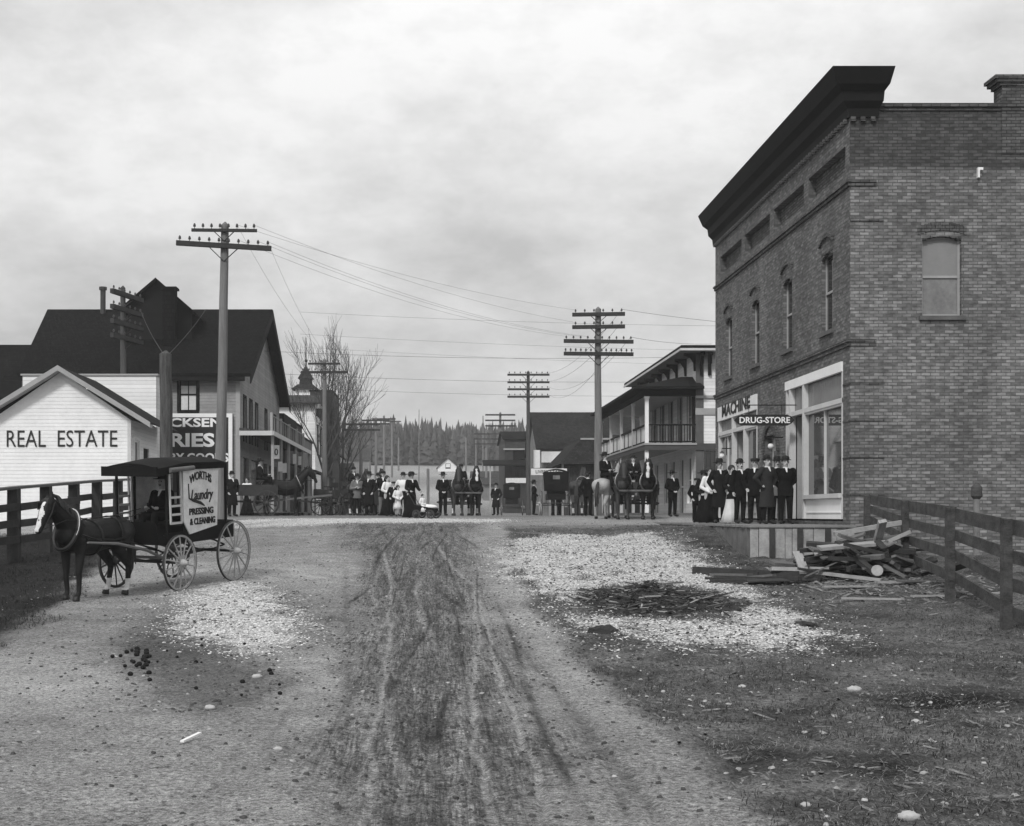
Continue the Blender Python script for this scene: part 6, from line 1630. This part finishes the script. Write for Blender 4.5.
# ------------------------------------------------------------------ horse
M_HORSE = mat('horse_dark', .011, .7, var=.8, scale=4, spec=.2, bump=.25); M_HORSEG = mat('horse_grey', .33, .7, var=.35, scale=5); M_BLAZE = mat('horse_white', .60, .8, var=.3, scale=14); M_LEATH = mat('harness', .01, .45, var=.4, scale=8); M_BRASS = mat('harness_metal', .55, .3, var=.2)
M_BAY = mat('horse_bay', .035, .6, var=.4, scale=3)
def horse_proto(coat=M_HORSE, blaze=True, harness=True, walk=0.0, headup=0.0, saddle=False, sock=True):
    """heads +X, hooves on z=0"""
    R = bpy.data.objects.new('horse', None); COL.objects.link(R); R['_o'] = (0, 0, 0); R.empty_display_size = .2
    m = MB(); v = lambda x, y, z: Vector((x, y, z))
    m.chain([(v(-.62, 0, 1.17), .27), (v(-.30, 0, 1.15), .285), (v(.10, 0, 1.10), .30), (v(.42, 0, 1.13), .29), (v(.66, 0, 1.16), .19)], 18)
    m.ball(v(-.66, .11, 1.18), .22, 14, 10); m.ball(v(-.66, -.11, 1.18), .22, 14, 10)
    m.ball(v(.50, 0, 1.30), .20, 14, 10, (1, .6, 1))
    nu = headup
    poll = v(1.06, 0, 1.88 + nu)
    m.chain([(v(.52, 0, 1.27), .235), (v(.74, 0, 1.50 + nu * .4), .165), (v(.92, 0, 1.72 + nu * .8), .125), (poll, .095)], 14)
    muz = poll + v(.27, 0, -.50)
    m.chain([(poll + v(.01, 0, -.02), .098), (poll + v(.12, 0, -.19), .098), (poll + v(.215, 0, -.38), .070), (muz, .060)], 14)
    m.capsule(poll + v(.0, 0, -.17), .09, poll + v(.13, 0, -.36), .055, 12)
    for s in (-1, 1):
        m.capsule(poll + v(-.02, s * .05, .06), .03, poll + v(.0, s * .065, .19), .008, 8)
        m.ball(poll + v(.13, s * .075, -.10), .028, 8, 6)
        m.ball(muz + v(.03, s * .035, .01), .03, 8, 6)
        w = walk * s
        m.chain([(v(.50, s * .15, 1.08), .145), (v(.50 + w * .04, s * .155, .84), .085), (v(.52 + w * .16, s * .15, .49), .056), (v(.52 + w * .10, s * .15, .46), .05), (v(.51 + w * .2, s * .15, .15), .041), (v(.56 + w * .24, s * .15, .07), .05)], 12)
        m.tube([v(.56 + w * .24, s * .15, .10), v(.58 + w * .26, s * .15, .0)], [.052, .07], 12)
        m.chain([(v(-.60, s * .14, 1.12), .20), (v(-.45 - w * .06, s * .17, .86), .12), (v(-.73 - w * .16, s * .16, .53), .058), (v(-.72 - w * .16, s * .16, .50), .052), (v(-.67 - w * .26, s * .16, .15), .043), (v(-.61 - w * .26, s * .16, .07), .05)], 12)
        m.tube([v(-.61 - w * .26, s * .16, .10), v(-.59 - w * .26, s * .16, .0)], [.052, .07], 12)
    def split(c):
        dx = c.x - poll.x; dz = c.z - poll.z
        if blaze:
            # front of the face: forward side of the head axis
            t = (dx * .27 - dz * .50) / (.27 ** 2 + .50 ** 2)
            if -.0 < t < 1.25 and (dx * .50 + dz * .27) / .57 > .02 + .015 * t and abs(c.y + .012 * math.sin(t * 9)) < .030 + .022 * t + .012 * math.sin(t * 17): return 1
        if sock and c.z < .30 and c.x < 0 and c.z > .09: return 1
        if c.z < .085: return 2
        return 0
    remesh(m, 'body', [coat, M_BLAZE, M_SHOE], .017, R, smooth_it=5, split=split)
    # mane and tail
    q = MB(); n = 16
    for i in range(n * 3):
        t = random.random(); a = v(.50, 0, 1.48).lerp(poll + v(-.02, 0, .10), t) + v(-.05, 0, .02)
        q.tube([a, a + v(-.05, .07, -.03), a + v(-.04, .14, -.20)], [.022, .02, .006], 5)
    for i in range(5): q.tube([poll + v(0, 0, .08), poll + v(.09, .02 * (i - 2), .03), poll + v(.13, .03 * (i - 2), -.10)], [.02, .018, .005], 5)
    q.build('mane', M_HAIR, R)
    q = MB()
    for i in range(22):
        a = random.uniform(-.05, .05); b = random.uniform(-.05, .05)
        q.tube([v(-.90, a * .4, 1.30), v(-1.00, a * .7, 1.18), v(-1.05 + b, a, .8), v(-1.02 + b * 1.6, a * 1.5, .42 + random.uniform(0, .15))], [.02, .026, .03, .008], 6)
    q.build('tail', M_HAIR, R)
    if harness:
        h = MB()
        def loop(c, nrm, ry, rz, w, th=.012, tilt=0.0, n=26):
            pts = []
            for i in range(n + 1):
                a = 2 * PI * i / n; pts.append(Vector((c[0] + tilt * rz * math.sin(a), c[1] + ry * math.cos(a), c[2] + rz * math.sin(a))))
            h.tube(pts, w, 7)
        loop((.66, 0, 1.25), None, .225, .33, .034, tilt=-.42); h.build('collar', mat('collar', .02, .5, var=.4, scale=8), R, smooth=True)
        h = MB(); loop((.665, 0, 1.27), None, .245, .36, .010, tilt=-.42); h.build('hames', M_BRASS, R)
        h = MB(); loop((.12, 0, 1.10), None, .315, .32, .018); loop((-.42, 0, 1.16), None, .30, .30, .012)
        h.tube([v(.5, 0, 1.475), v(.1, 0, 1.42), v(-.3, 0, 1.45), v(-.70, 0, 1.46), v(-.93, 0, 1.30)], .014, 5)
        for s in (-1, 1):
            h.tube([v(-.93, s * .08, 1.2), v(-.70, s * .28, 1.08), v(-.2, s * .315, 1.05), v(.5, s * .29, 1.10)], .016, 5)
            h.tube([v(.60, s * .27, 1.18), v(.1, s * .33, 1.02), v(-.6, s * .31, .98), v(-1.35, s * .3, .80)], .018, 5)
        h.build('harness', M_LEATH, R)
        h = MB()
        for s in (-1, 1):
            h.box(poll.x + .08, poll.x + .17, s * .098 - .006, s * .098 + .006, poll.z - .14, poll.z - .02)
        h.tube([poll + v(-.03, .10, -.02), poll + v(.02, .0, .10), poll + v(-.03, -.10, -.02)], .011, 5)
        h.tube([poll + v(.15, .085, -.36)] + [poll + v(.27, .0, -.31)] + [poll + v(.15, -.085, -.36)], .011, 5)
        for s in (-1, 1): h.tube([poll + v(-.0, s * .104, -.02), poll + v(.07, s * .104, -.19), poll + v(.16, s * .08, -.36), poll + v(.22, s * .068, -.46)], .010, 5)
        for s in (-1, 1): h.tube([muz + v(-.04, s * .065, .03), v(.85, s * .17, 1.45), v(.3, s * .22, 1.42), v(-.8, s * .2, 1.44), v(-1.5, s * .12, 1.55)], .008, 4)
        h.build('bridle', M_LEATH, R)
    if saddle:
        h = MB(); h.chain([(v(-.18, 0, 1.42), .12), (v(.06, 0, 1.40), .11), (v(.2, 0, 1.45), .07)]); h.box(-.2, .2, -.31, .31, 1.30, 1.34); h.build('saddle', M_LEATH, R)
    return R
HP = {}
HKW = dict(lead=dict(walk=.2, headup=-.10), team=dict(walk=.0, headup=.04), plain=dict(blaze=False, walk=.3, coat=M_HORSE, sock=False), bay=dict(blaze=False, coat=M_BAY, headup=.02), grey=dict(blaze=False, coat=M_HORSEG, harness=False, saddle=True, walk=.25, sock=False))
def horse(key, x, y, yaw, label, group='horses in the street', s=1.0):
    if key not in HP: HP[key] = horse_proto(**HKW[key]); o = HP[key]
    else: o = dup(HP[key])
    z = gz(x, y) + .01
    o.location = (x, y, z); o.rotation_euler = slope_rot(x, y, yaw); o['_o'] = (x, y, z)
    if s != 1: o.scale = s
    o['category'] = 'horse'; o['label'] = label; o['group'] = group
    return o

# ------------------------------------------------------------------ vehicles
M_WHEEL = mat('wheel_wood', .05, .7, var=.4, scale=6); M_WHEELL = mat('wheel_pale', .34, .7, var=.3, scale=6); M_TYRE = mat('iron_tyre', .03, .6, var=.3); M_BODYD = mat('carriage_black', .008, .6, spec=.15, var=.4, scale=3); M_CANVAS = mat('canvas_top', .010, .85, spec=.1, var=.4, scale=3)
def wheel(parent, c, r, n=14, wm=None, dish=.04, side=1):
    """plane XZ, hub along Y"""
    wm = wm or M_WHEEL; c = Vector(c)
    R = bpy.data.objects.new('wheel', None); COL.objects.link(R); R.parent = parent; R.location = c; R['_o'] = (0, 0, 0)
    def build(mb, nm, m, **k):
        o = mb.build(nm, m, None, **k); o.parent = R; return o
    mb = MB(); k = 36
    def ring(ra, rb, y0, y1):
        b = len(mb.v)
        for i in range(k):
            a = 2 * PI * i / k; cs, sn = math.cos(a), math.sin(a)
            for (rr, yy) in ((ra, y0), (rb, y0), (rb, y1), (ra, y1)): mb.v.append((rr * cs, yy, rr * sn))
        for i in range(k):
            j = (i + 1) % k
            for q in range(4): mb.f.append((b + i * 4 + q, b + j * 4 + q, b + j * 4 + (q + 1) % 4, b + i * 4 + (q + 1) % 4)); mb.mi.append(0)
    ring(r - .045, r - .009, -.018, .018); build(mb, 'felloe', wm)
    mb = MB(); ring(r - .009, r, -.022, .022); build(mb, 'tyre', M_TYRE)
    mb = MB()
    for i in range(n):
        a = 2 * PI * (i + .5) / n; mb.tube([(.05 * math.cos(a), side * dish, .05 * math.sin(a)), ((r - .04) * math.cos(a), 0, (r - .04) * math.sin(a))], [.019, .013], 6)
    build(mb, 'spokes_set', wm)
    mb = MB(); mb.tube([(0, side * (dish - .11), 0), (0, side * (dish - .06), 0), (0, side * (dish + .03), 0), (0, side * (dish + .10), 0), (0, side * (dish + .14), 0)], [.045, .07, .075, .045, .03], 12); build(mb, 'hub', wm)
    return R
def new_root(name):
    R = bpy.data.objects.new(name, None); COL.objects.link(R); R['_o'] = (0, 0, 0); R.empty_display_size = .2; return R
def place(R, x, y, yaw, label, cat, group=None, dz=0):
    R.location = (x, y, gz(x, y) + dz); R.rotation_euler = slope_rot(x, y, yaw); R['_o'] = tuple(R.location)
    return tag(R, label, cat, group)

def laundry_wagon():
    R = new_root('laundry_wagon'); tr = .72; xf, xr = .93, -.93; rf, rr = .53, .60
    for x, r, s, m in ((xf, rf, 1, M_WHEELL), (xf, rf, -1, M_WHEEL), (xr, rr, 1, M_WHEELL), (xr, rr, -1, M_WHEEL)):
        wheel(R, (x, s * tr, r), r, 14, m, side=s)
    mb = MB()
    for x, r in ((xf, rf), (xr, rr)): mb = MB(); mb.tube([(x, -tr, r), (x, tr, r)], .028, 8); mb.build('axle', M_TYRE, R)
    mb = MB()   # springs and reach
    for x, r in ((xf, rf), (xr, rr)):
        for sgn in (1, -1): mb.tube([(x, -.5, r + .12 + .0), (x, -.25, r + .12 + sgn * .09), (x, 0, r + .12 + sgn * .12), (x, .25, r + .12 + sgn * .09), (x, .5, r + .12)], .018, 6)
    mb.bar((xf, 0, rf), (xr, 0, rr), .05, .06); mb.build('spring', M_TYRE, R)
    hw = .56; zb = .86
    mb = MB(); mb.box(-1.15, 1.15, -hw, hw, zb, zb + .06); mb.box(-1.15, .55, -hw, -hw + .03, zb + .06, zb + .34); mb.box(-1.15, .55, hw - .03, hw, zb + .06, zb + .34); mb.box(-1.18, -1.15, -hw, hw, zb, zb + .34)
    mb.box(.55, 1.15, -hw, -hw + .03, zb + .06, zb + .22); mb.box(.55, 1.15, hw - .03, hw, zb + .06, zb + .22)
    mb.build('body', M_BODYD, R)
    mb = MB(); mb.hexa([(1.12, -hw, zb), (1.35, -hw, zb + .02), (1.35, hw, zb + .02), (1.12, hw, zb), (1.14, -hw, zb + .05), (1.48, -hw, zb + .45), (1.48, hw, zb + .45), (1.12, hw, zb + .10)]); mb.build('dashboard', M_BODYD, R)
    mb = MB(); mb.box(.18, .62, -hw + .02, hw - .02, zb + .34, zb + .42); mb.box(.14, .19, -hw + .02, hw - .02, zb + .42, zb + .72); mb.build('seat', M_LEATH, R)
    # roof: cambered canopy, long over the driver
    mb = MB(); zt = 2.38; n = 10; xs_ = (-.74, 1.46)
    for i in range(n):
        a0 = -1 + 2 * i / n; a1 = -1 + 2 * (i + 1) / n
        z0 = zt + .09 * (1 - a0 * a0); z1 = zt + .09 * (1 - a1 * a1); w = hw + .05
        for (xa, xb, dz) in ((xs_[0], .6, 0), (.6, xs_[1], -.09)):
            mb.hexa([(xa, a0 * w, z0 - .05), (xb, a0 * w, z0 - .05 + dz), (xb, a1 * w, z1 - .05 + dz), (xa, a1 * w, z1 - .05), (xa, a0 * w, z0), (xb, a0 * w, z0 + dz), (xb, a1 * w, z1 + dz), (xa, a1 * w, z1)])
    rf_ = mb.build('roof', M_CANVAS, R)
    mb = MB(); w = hw + .06
    for s in (1, -1): mb.box(-.74, .6, s * w - .015, s * w + .015, zt - .13, zt - .0); mb.hexa([(.6, s * w - .015, zt - .13), (1.46, s * w - .015, zt - .24), (1.46, s * w + .015, zt - .24), (.6, s * w + .015, zt - .13), (.6, s * w - .015, zt), (1.46, s * w - .015, zt - .09), (1.46, s * w + .015, zt - .09), (.6, s * w + .015, zt)])
    mb.box(1.45, 1.48, -w, w, zt - .24, zt - .06); mb.build('valance', M_CANVAS, rf_)
    mb = MB(); mb.tube([(.35, hw + .09, zt - .1), (1.12, hw + .09, zt - .13)], .045, 10); mb.build('rolled_curtain', M_GREYC, rf_)
    mb = MB()
    for x, s in ((1.10, 1), (1.10, -1), (.55, -1), (-.9, -1), (-.9, 1), (.55, 1)): mb = MB(); mb.box(x - .02, x + .02, s * hw - .02, s * hw + .02, zb + .05, zt - .02 - (.04 if x > 1 else 0)); mb.build('roof_post', M_BODYD, R)
    for s in (1, -1):
        # lettered side panel hung outside the frame
        y = s * (hw + .03); pts = [(-.52, .28), (.42, .16), (.62, .42), (.62, 1.42), (-.58, 1.40), (-.56, .9)]
        mb = MB(); mb.prism([(x, zb + z) for x, z in pts], y - .012, y + .012); p = mb.build('side_panel', mat('panel_white', .70, .7, var=.26, scale=5), R)
        u = (-1, 0, 0) if s > 0 else (1, 0, 0); n_ = (0, s, 0); yo = y + s * .013
        def T(s_, h, w_, x0, z0, **k):
            xo = x0 if s > 0 else -x0 + .0
            text('lettering', s_, h, w_, M_LETTER, p, (xo, yo, zb + z0), u, n_, **k)
        cx = -.03
        if s > 0:
            T('WORTHS', .16, .74, .42, 1.10, bold=.02, arc=.09); T('Laundry', .26, .76, .38, .74, bold=.01, shear=.3); T('PRESSING', .13, .82, .44, .52, bold=.03); T('& CLEANING', .13, .86, .42, .33, bold=.03)
            mb = MB(); mb.tube([(.46, yo + .004, zb + 1.12), (.44, yo + .004, zb + .84), (.30, yo + .004, zb + .80), (.05, yo + .004, zb + .74), (-.08, yo + .004, zb + .68)], [.012, .016, .03, .03, .012], 6); mb.build('flourish', M_LETTER, p)
        mb = MB(); z0, z1 = zb + .40, zb + 1.36
        for x in (.66, 1.02): mb.bar((x, y, z0), (x + .04, y, z1), .035, .03, up=(0, 1, 0))
        for z in (.40, .56, .72, .88): mb.bar((.66, y, zb + z), (1.03, y, zb + z), .03, .04)
        mb.build('side_ladder_frame', M_CREAM, R)
    # shafts
    mb = MB()
    for s in (1, -1): mb.tube([(1.05, s * .42, .62), (1.5, s * .40, .80), (2.3, s * .36, .98), (3.1, s * .33, 1.06)], [.028, .03, .026, .018], 8)
    mb.tube([(1.06, -.5, .62), (1.06, .5, .62)], .028, 8); mb.build('shaft', mat('shaft_wood', .14, .6, var=.3), R)
    mb = MB(); mb.bar((-1.2, 0, .8), (-1.75, .0, .86), .05, .04); mb.build('tail_bar', M_WHEELL, R)
    return R
hx, hy = -.40, -.917; yaw = math.atan2(hy, hx)
wx, wy = -4.93, 25.5
R = laundry_wagon(); place(R, wx, wy, yaw, 'covered laundry delivery wagon with a white lettered side panel', 'wagon')
yh = math.atan2(-.88, -.47)
horse('lead', -5.98, 23.25, yh, 'dark horse with a white face harnessed to the laundry wagon', s=(.97, 1.14, .98))
MW = R.matrix_basis.copy() if False else (Matrix.Translation(R.location) @ R.rotation_euler.to_matrix().to_4x4())
q = MW @ Vector((.42, -.02, 1.28)); person('driver', q.x, q.y, yaw + PI / 2, 'driver in a wide hat seated under the laundry wagon roof', q.z)

def box_wagon():
    R = new_root('farm_wagon'); tr = .75; xf, xr = 1.05, -1.05
    for x, r in ((xf, .52), (xr, .62)):
        for s in (1, -1): wheel(R, (x, s * tr, r), r, 12, side=s)
    mb = MB(); mb.tube([(xf, -tr, .52), (xf, tr, .52)], .035, 8); mb.build('axle', M_WHEEL, R); mb = MB(); mb.tube([(xr, -tr, .62), (xr, tr, .62)], .035, 8); mb.bar((xf, 0, .55), (xr, 0, .62), .08, .08); mb.build('axle', M_WHEEL, R)
    mb = MB(); mb.box(-1.6, 1.5, -.52, .52, .82, .88); mb.box(-1.6, 1.5, -.52, -.48, .88, 1.25); mb.box(-1.6, 1.5, .48, .52, .88, 1.25); mb.box(-1.6, -1.56, -.48, .48, .88, 1.25); mb.box(1.46, 1.5, -.48, .48, .88, 1.3); mb.build('body', M_WOODD, R)
    mb = MB(); mb.box(.6, .95, -.55, .55, 1.38, 1.43); mb.box(.58, .61, -.55, .55, 1.43, 1.62)
    for s in (-1, 1): mb.bar((.75, s * .5, 1.25), (.75, s * .5, 1.38), .05, .05)
    mb.build('seat', M_WOODD, R)
    mb = MB(); mb.bar((1.1, 0, .6), (3.7, 0, .85), .07, .08); mb.build('pole', M_WOODG, R)
    mb = MB(); mb.bar((1.35, -.6, .72), (1.35, .6, .72), .05, .06); mb.build('evener', M_WOODG, R); mb = MB(); mb.bar((3.62, -.58, .98), (3.62, .58, .98), .05, .06); mb.build('neck_yoke', M_WOODG, R)
    return R
BW = box_wagon()
def team(x, y, yaw, dist, labs, keys=('team', 'bay'), drv=None, gap=.46, wagon=True, first=[True]):
    """wagon centre set back from a two horse team whose middle is at x,y"""
    f = Vector((math.cos(yaw), math.sin(yaw), 0)); l = Vector((-f.y, f.x, 0))
    c = Vector((x, y, 0)) - f * dist
    if first[0]: W = BW; first[0] = False
    else: W = dup(BW)
    place(W, c.x, c.y, yaw, labs[0], 'wagon', 'wagons in the street')
    for i, s in enumerate((1, -1)):
        p = Vector((x, y, 0)) + l * s * gap; horse(keys[i], p.x, p.y, yaw + random.uniform(-.1, .1), labs[1 + i], s=(1.03, 1.16, 1.04))
    if drv:
        M_ = Matrix.Translation(W.location) @ W.rotation_euler.to_matrix().to_4x4(); q = M_ @ Vector((.78, 0, 1.44)); person(drv, q.x, q.y, yaw + PI / 2, labs[3], q.z)
    return W
team(pp(636, 46.4), 46.6, math.radians(-97), 2.75, ('dark farm wagon behind the team in front of the hotel', 'dark horse with a white blaze, left of the pair before the hotel', 'dark horse without a blaze, right of the pair before the hotel', 'driver in a wide hat on the wagon before the hotel'), drv='driver2')
horse('grey', pp(607, 47.0), 47.0, math.radians(62), 'pale grey saddle horse standing by the hotel pole')
q = (pp(605, 47.0), 47.0); person('driver', q[0] - .02, q[1] - .10, math.radians(38), 'man in a wide hat sitting sideways on the pale grey horse', gz(*q) + 1.50)
team(pp(466, 57), 57, math.radians(-85), 2.75, ('dark farm wagon behind the team in the middle of the crossing', 'dark blazed horse of the pair in the middle of the crossing', 'dark unblazed horse of the pair in the middle of the crossing', 'driver in a dark coat on the wagon in the middle of the crossing'), drv='driver2', gap=.36)
person('man_front', pp(443, 54), 54, .2, 'man in a wide hat standing left of the team in the middle of the crossing')
team(pp(366, 60.5), 60.5, math.radians(-70), 2.75, ('dark wagon behind the team at the left of the crossing', 'dark blazed horse of the pair at the left of the crossing', 'dark unblazed horse of the pair at the left of the crossing', 'driver in a derby on the wagon at the left of the crossing'), drv='driver2', gap=.36)
# wagon and horse tied by the grocery, seen from the side
f = math.radians(8)
W = dup(BW); place(W, pp(240, 52.5), 52.5, f, 'open farm wagon drawn up sideways in front of the grocery', 'wagon', 'wagons in the street')
horse('plain', pp(283, 52.8), 52.9, f, 'dark harnessed horse standing sideways before the grocery canopy')
M_ = Matrix.Translation(W.location) @ W.rotation_euler.to_matrix().to_4x4(); q = M_ @ Vector((.78, 0, 1.44)); person('driver', q.x, q.y, PI / 2 + f, 'driver seated on the open wagon before the grocery', q.z)
person('man_pocket', pp(232, 50.6), 50.6, .5, 'man in long overcoat standing behind the tail of the open wagon by the grocery')
person('lady_blouse', pp(247, 55.5), 55.5, 0, 'woman in a white blouse in the shade of the grocery canopy')
W = dup(BW); place(W, pp(346, 64), 64, math.radians(165), 'dark wagon standing empty beside the left hand pole', 'wagon', 'wagons in the street')
person('man_grey', pp(357, 56), 56, .2, 'man in a grey coat and wide hat beside the wagons at the left')
person('man_tall', pp(369, 53.5), 53.5, -.2, 'man in a wide hat and long coat standing before the wagons at the left')
person('man_mix', pp(383, 53), 53, .1, 'man in a cap and dark suit left of the children')
person('man_long', pp(378, 55), 55, -.4, 'man in a derby just behind the man in the cap at the crossing')
person('lady_blouse', pp(387.5, 51.5), 51.5, .6, 'woman in a white blouse beside the children at the crossing')
person('boy', pp(393.5, 51), 51, 0, 'boy in cap between the white blouse and the child in white')
person('child', pp(398, 50.2), 50.2, .3, 'child in a white frock at the crossing')
person('man_shirt', pp(403, 53), 53, -.2, 'man in white shirt sleeves behind the woman with the baby carriage')
person('lady_push', pp(411.5, 47.6), 47.6, .55, 'woman in dark jacket and long skirt pushing the baby carriage')
def pram():
    R = new_root('baby_carriage')
    for x in (-.28, .30):
        for s in (1, -1): wheel(R, (x, s * .22, .16), .16, 8, side=s, dish=.01)
    mb = MB(); mb.tube([(-.28, -.22, .16), (-.28, .22, .16)], .01, 6); mb.build('axle', M_TYRE, R); mb = MB(); mb.tube([(.30, -.22, .16), (.30, .22, .16)], .01, 6); mb.build('axle', M_TYRE, R)
    mb = MB(); mb.hexa([(-.32, -.15, .26), (.34, -.15, .22), (.34, .15, .22), (-.32, .15, .26), (-.40, -.20, .50), (.44, -.17, .36), (.44, .17, .36), (-.40, .20, .50)]); mb.build('body', M_BODYD, R)
    mb = MB(); mb.tube([(-.36, -.16, .48), (-.62, -.17, .88), (-.62, .17, .88), (-.36, .16, .48)], .013, 6); mb.build('handle', M_TYRE, R)
    mb = MB(); mb.ball((.12, 0, .42), .2, 14, 8, (1.7, .85, .45)); mb.build('blanket', M_SHIRT, R, smooth=True)
    return R
q = (pp(426, 47.0), 47.1); place(pram(), q[0], q[1], math.radians(-28), 'low baby carriage with white blankets in the middle of the crossing', 'carriage')
person('baby', q[0] - .12, q[1] + .05, .7, 'small child in white sitting in the baby carriage', gz(*q) + .46)

def buggy():
    R = new_root('covered_buggy'); tr = .70
    for x, r in ((.75, .5), (-.75, .58)):
        for s in (1, -1): wheel(R, (x, s * tr, r), r, 14, M_WHEELL, side=s)
    mb = MB(); mb.tube([(.75, -tr, .5), (.75, tr, .5)], .025, 8); mb.build('axle', M_TYRE, R); mb = MB(); mb.tube([(-.75, -tr, .58), (-.75, tr, .58)], .025, 8); mb.build('axle', M_TYRE, R)
    mb = MB(); mb.box(-.85, 1.0, -.42, .42, .75, 1.02); mb.build('body', M_BODYD, R)
    mb = MB(); mb.box(-.45, .1, -.42, .42, 1.02, 1.2); mb.box(-.5, -.42, -.44, .44, 1.2, 1.7); mb.build('seat', M_LEATH, R)
    mb = MB(); n = 10; w = .56
    for i in range(n):
        a0 = -1 + 2 * i / n; a1 = -1 + 2 * (i + 1) / n; z = lambda a: 2.05 + .14 * (1 - a * a)
        mb.hexa([(-.62, a0 * w, z(a0) - .03), (.6, a0 * w, z(a0) - .03), (.6, a1 * w, z(a1) - .03), (-.62, a1 * w, z(a1) - .03), (-.62, a0 * w, z(a0)), (.6, a0 * w, z(a0)), (.6, a1 * w, z(a1)), (-.62, a1 * w, z(a1))])
    mb.hexa([(-.64, -w, 1.15), (-.60, -w, 1.15), (-.60, w, 1.15), (-.64, w, 1.15), (-.66, -w, 2.05), (-.62, -w, 2.05), (-.62, w, 2.05), (-.66, w, 2.05)])
    for s in (-1, 1): mb.hexa([(-.62, s * w - .01, 1.15), (-.1, s * w - .01, 1.6), (-.1, s * w + .01, 1.6), (-.62, s * w + .01, 1.15), (-.62, s * w - .01, 2.05), (.55, s * w - .01, 2.05), (.55, s * w + .01, 2.05), (-.62, s * w + .01, 2.05)])
    mb.build('folding_top', M_CANVAS, R)
    mb = MB(); mb.box(-.67, -.662, -.16, .16, 1.7, 1.88); mb.build('rear_light', M_GLASSL, R)
    for s in (1, -1): mb = MB(); mb.tube([(.8, s * .4, .6), (1.6, s * .36, .9), (2.9, s * .3, 1.02)], .022, 6); mb.build('shaft', M_WHEEL, R)
    return R
B = buggy(); place(B, pp(555.5, 62), 62, math.radians(88), 'black covered buggy with pale wheels seen from behind on the right', 'carriage', 'buggies in the street')
horse('plain', pp(556, 64.6), 64.6, math.radians(88), 'dark horse in the shafts of the black covered buggy')
B2 = dup(B); place(B2, pp(512, 88), 88, math.radians(85), 'second covered buggy farther along the right side before the dark pole', 'carriage', 'buggies in the street')
horse('bay', pp(580, 56), 56, math.radians(75), 'dark horse tied between the covered buggy and the pale grey horse')
person('man_cap', pp(588, 52), 52, 2.6, 'man in a cap standing left of the pale grey horse')
person('man_front', pp(534, 66), 66, 1.5, 'man in a wide hat standing left of the black covered buggy')
person('man_pocket', pp(496, 70), 70, -.3, 'man in an overcoat farther up the street by the right hand poles')
# hide nothing: every prototype above is used in place
# ================================================================== HAZE
def haze():
    m = bpy.data.materials.new('air'); m.use_nodes = True; nt = m.node_tree
    for n in list(nt.nodes):
        if n.type != 'OUTPUT_MATERIAL': nt.nodes.remove(n)
    out = [n for n in nt.nodes if n.type == 'OUTPUT_MATERIAL'][0]
    v = nt.nodes.new('ShaderNodeVolumePrincipled'); v.inputs['Density'].default_value = .00075; v.inputs['Color'].default_value = (.92, .92, .92, 1); v.inputs['Anisotropy'].default_value = .1
    nt.links.new(v.outputs[0], out.inputs['Volume'])
    mb = MB(); mb.box(-2450, 2450, -450, 2450, -2.5, 42); o = mb.build('haze', m, uv=False); tag(o, kind='stuff')
    SC.cycles.volume_bounces = 0
haze()

def finish():
    for o in list(bpy.data.objects):
        if '_o' in o: del o['_o']
finish()
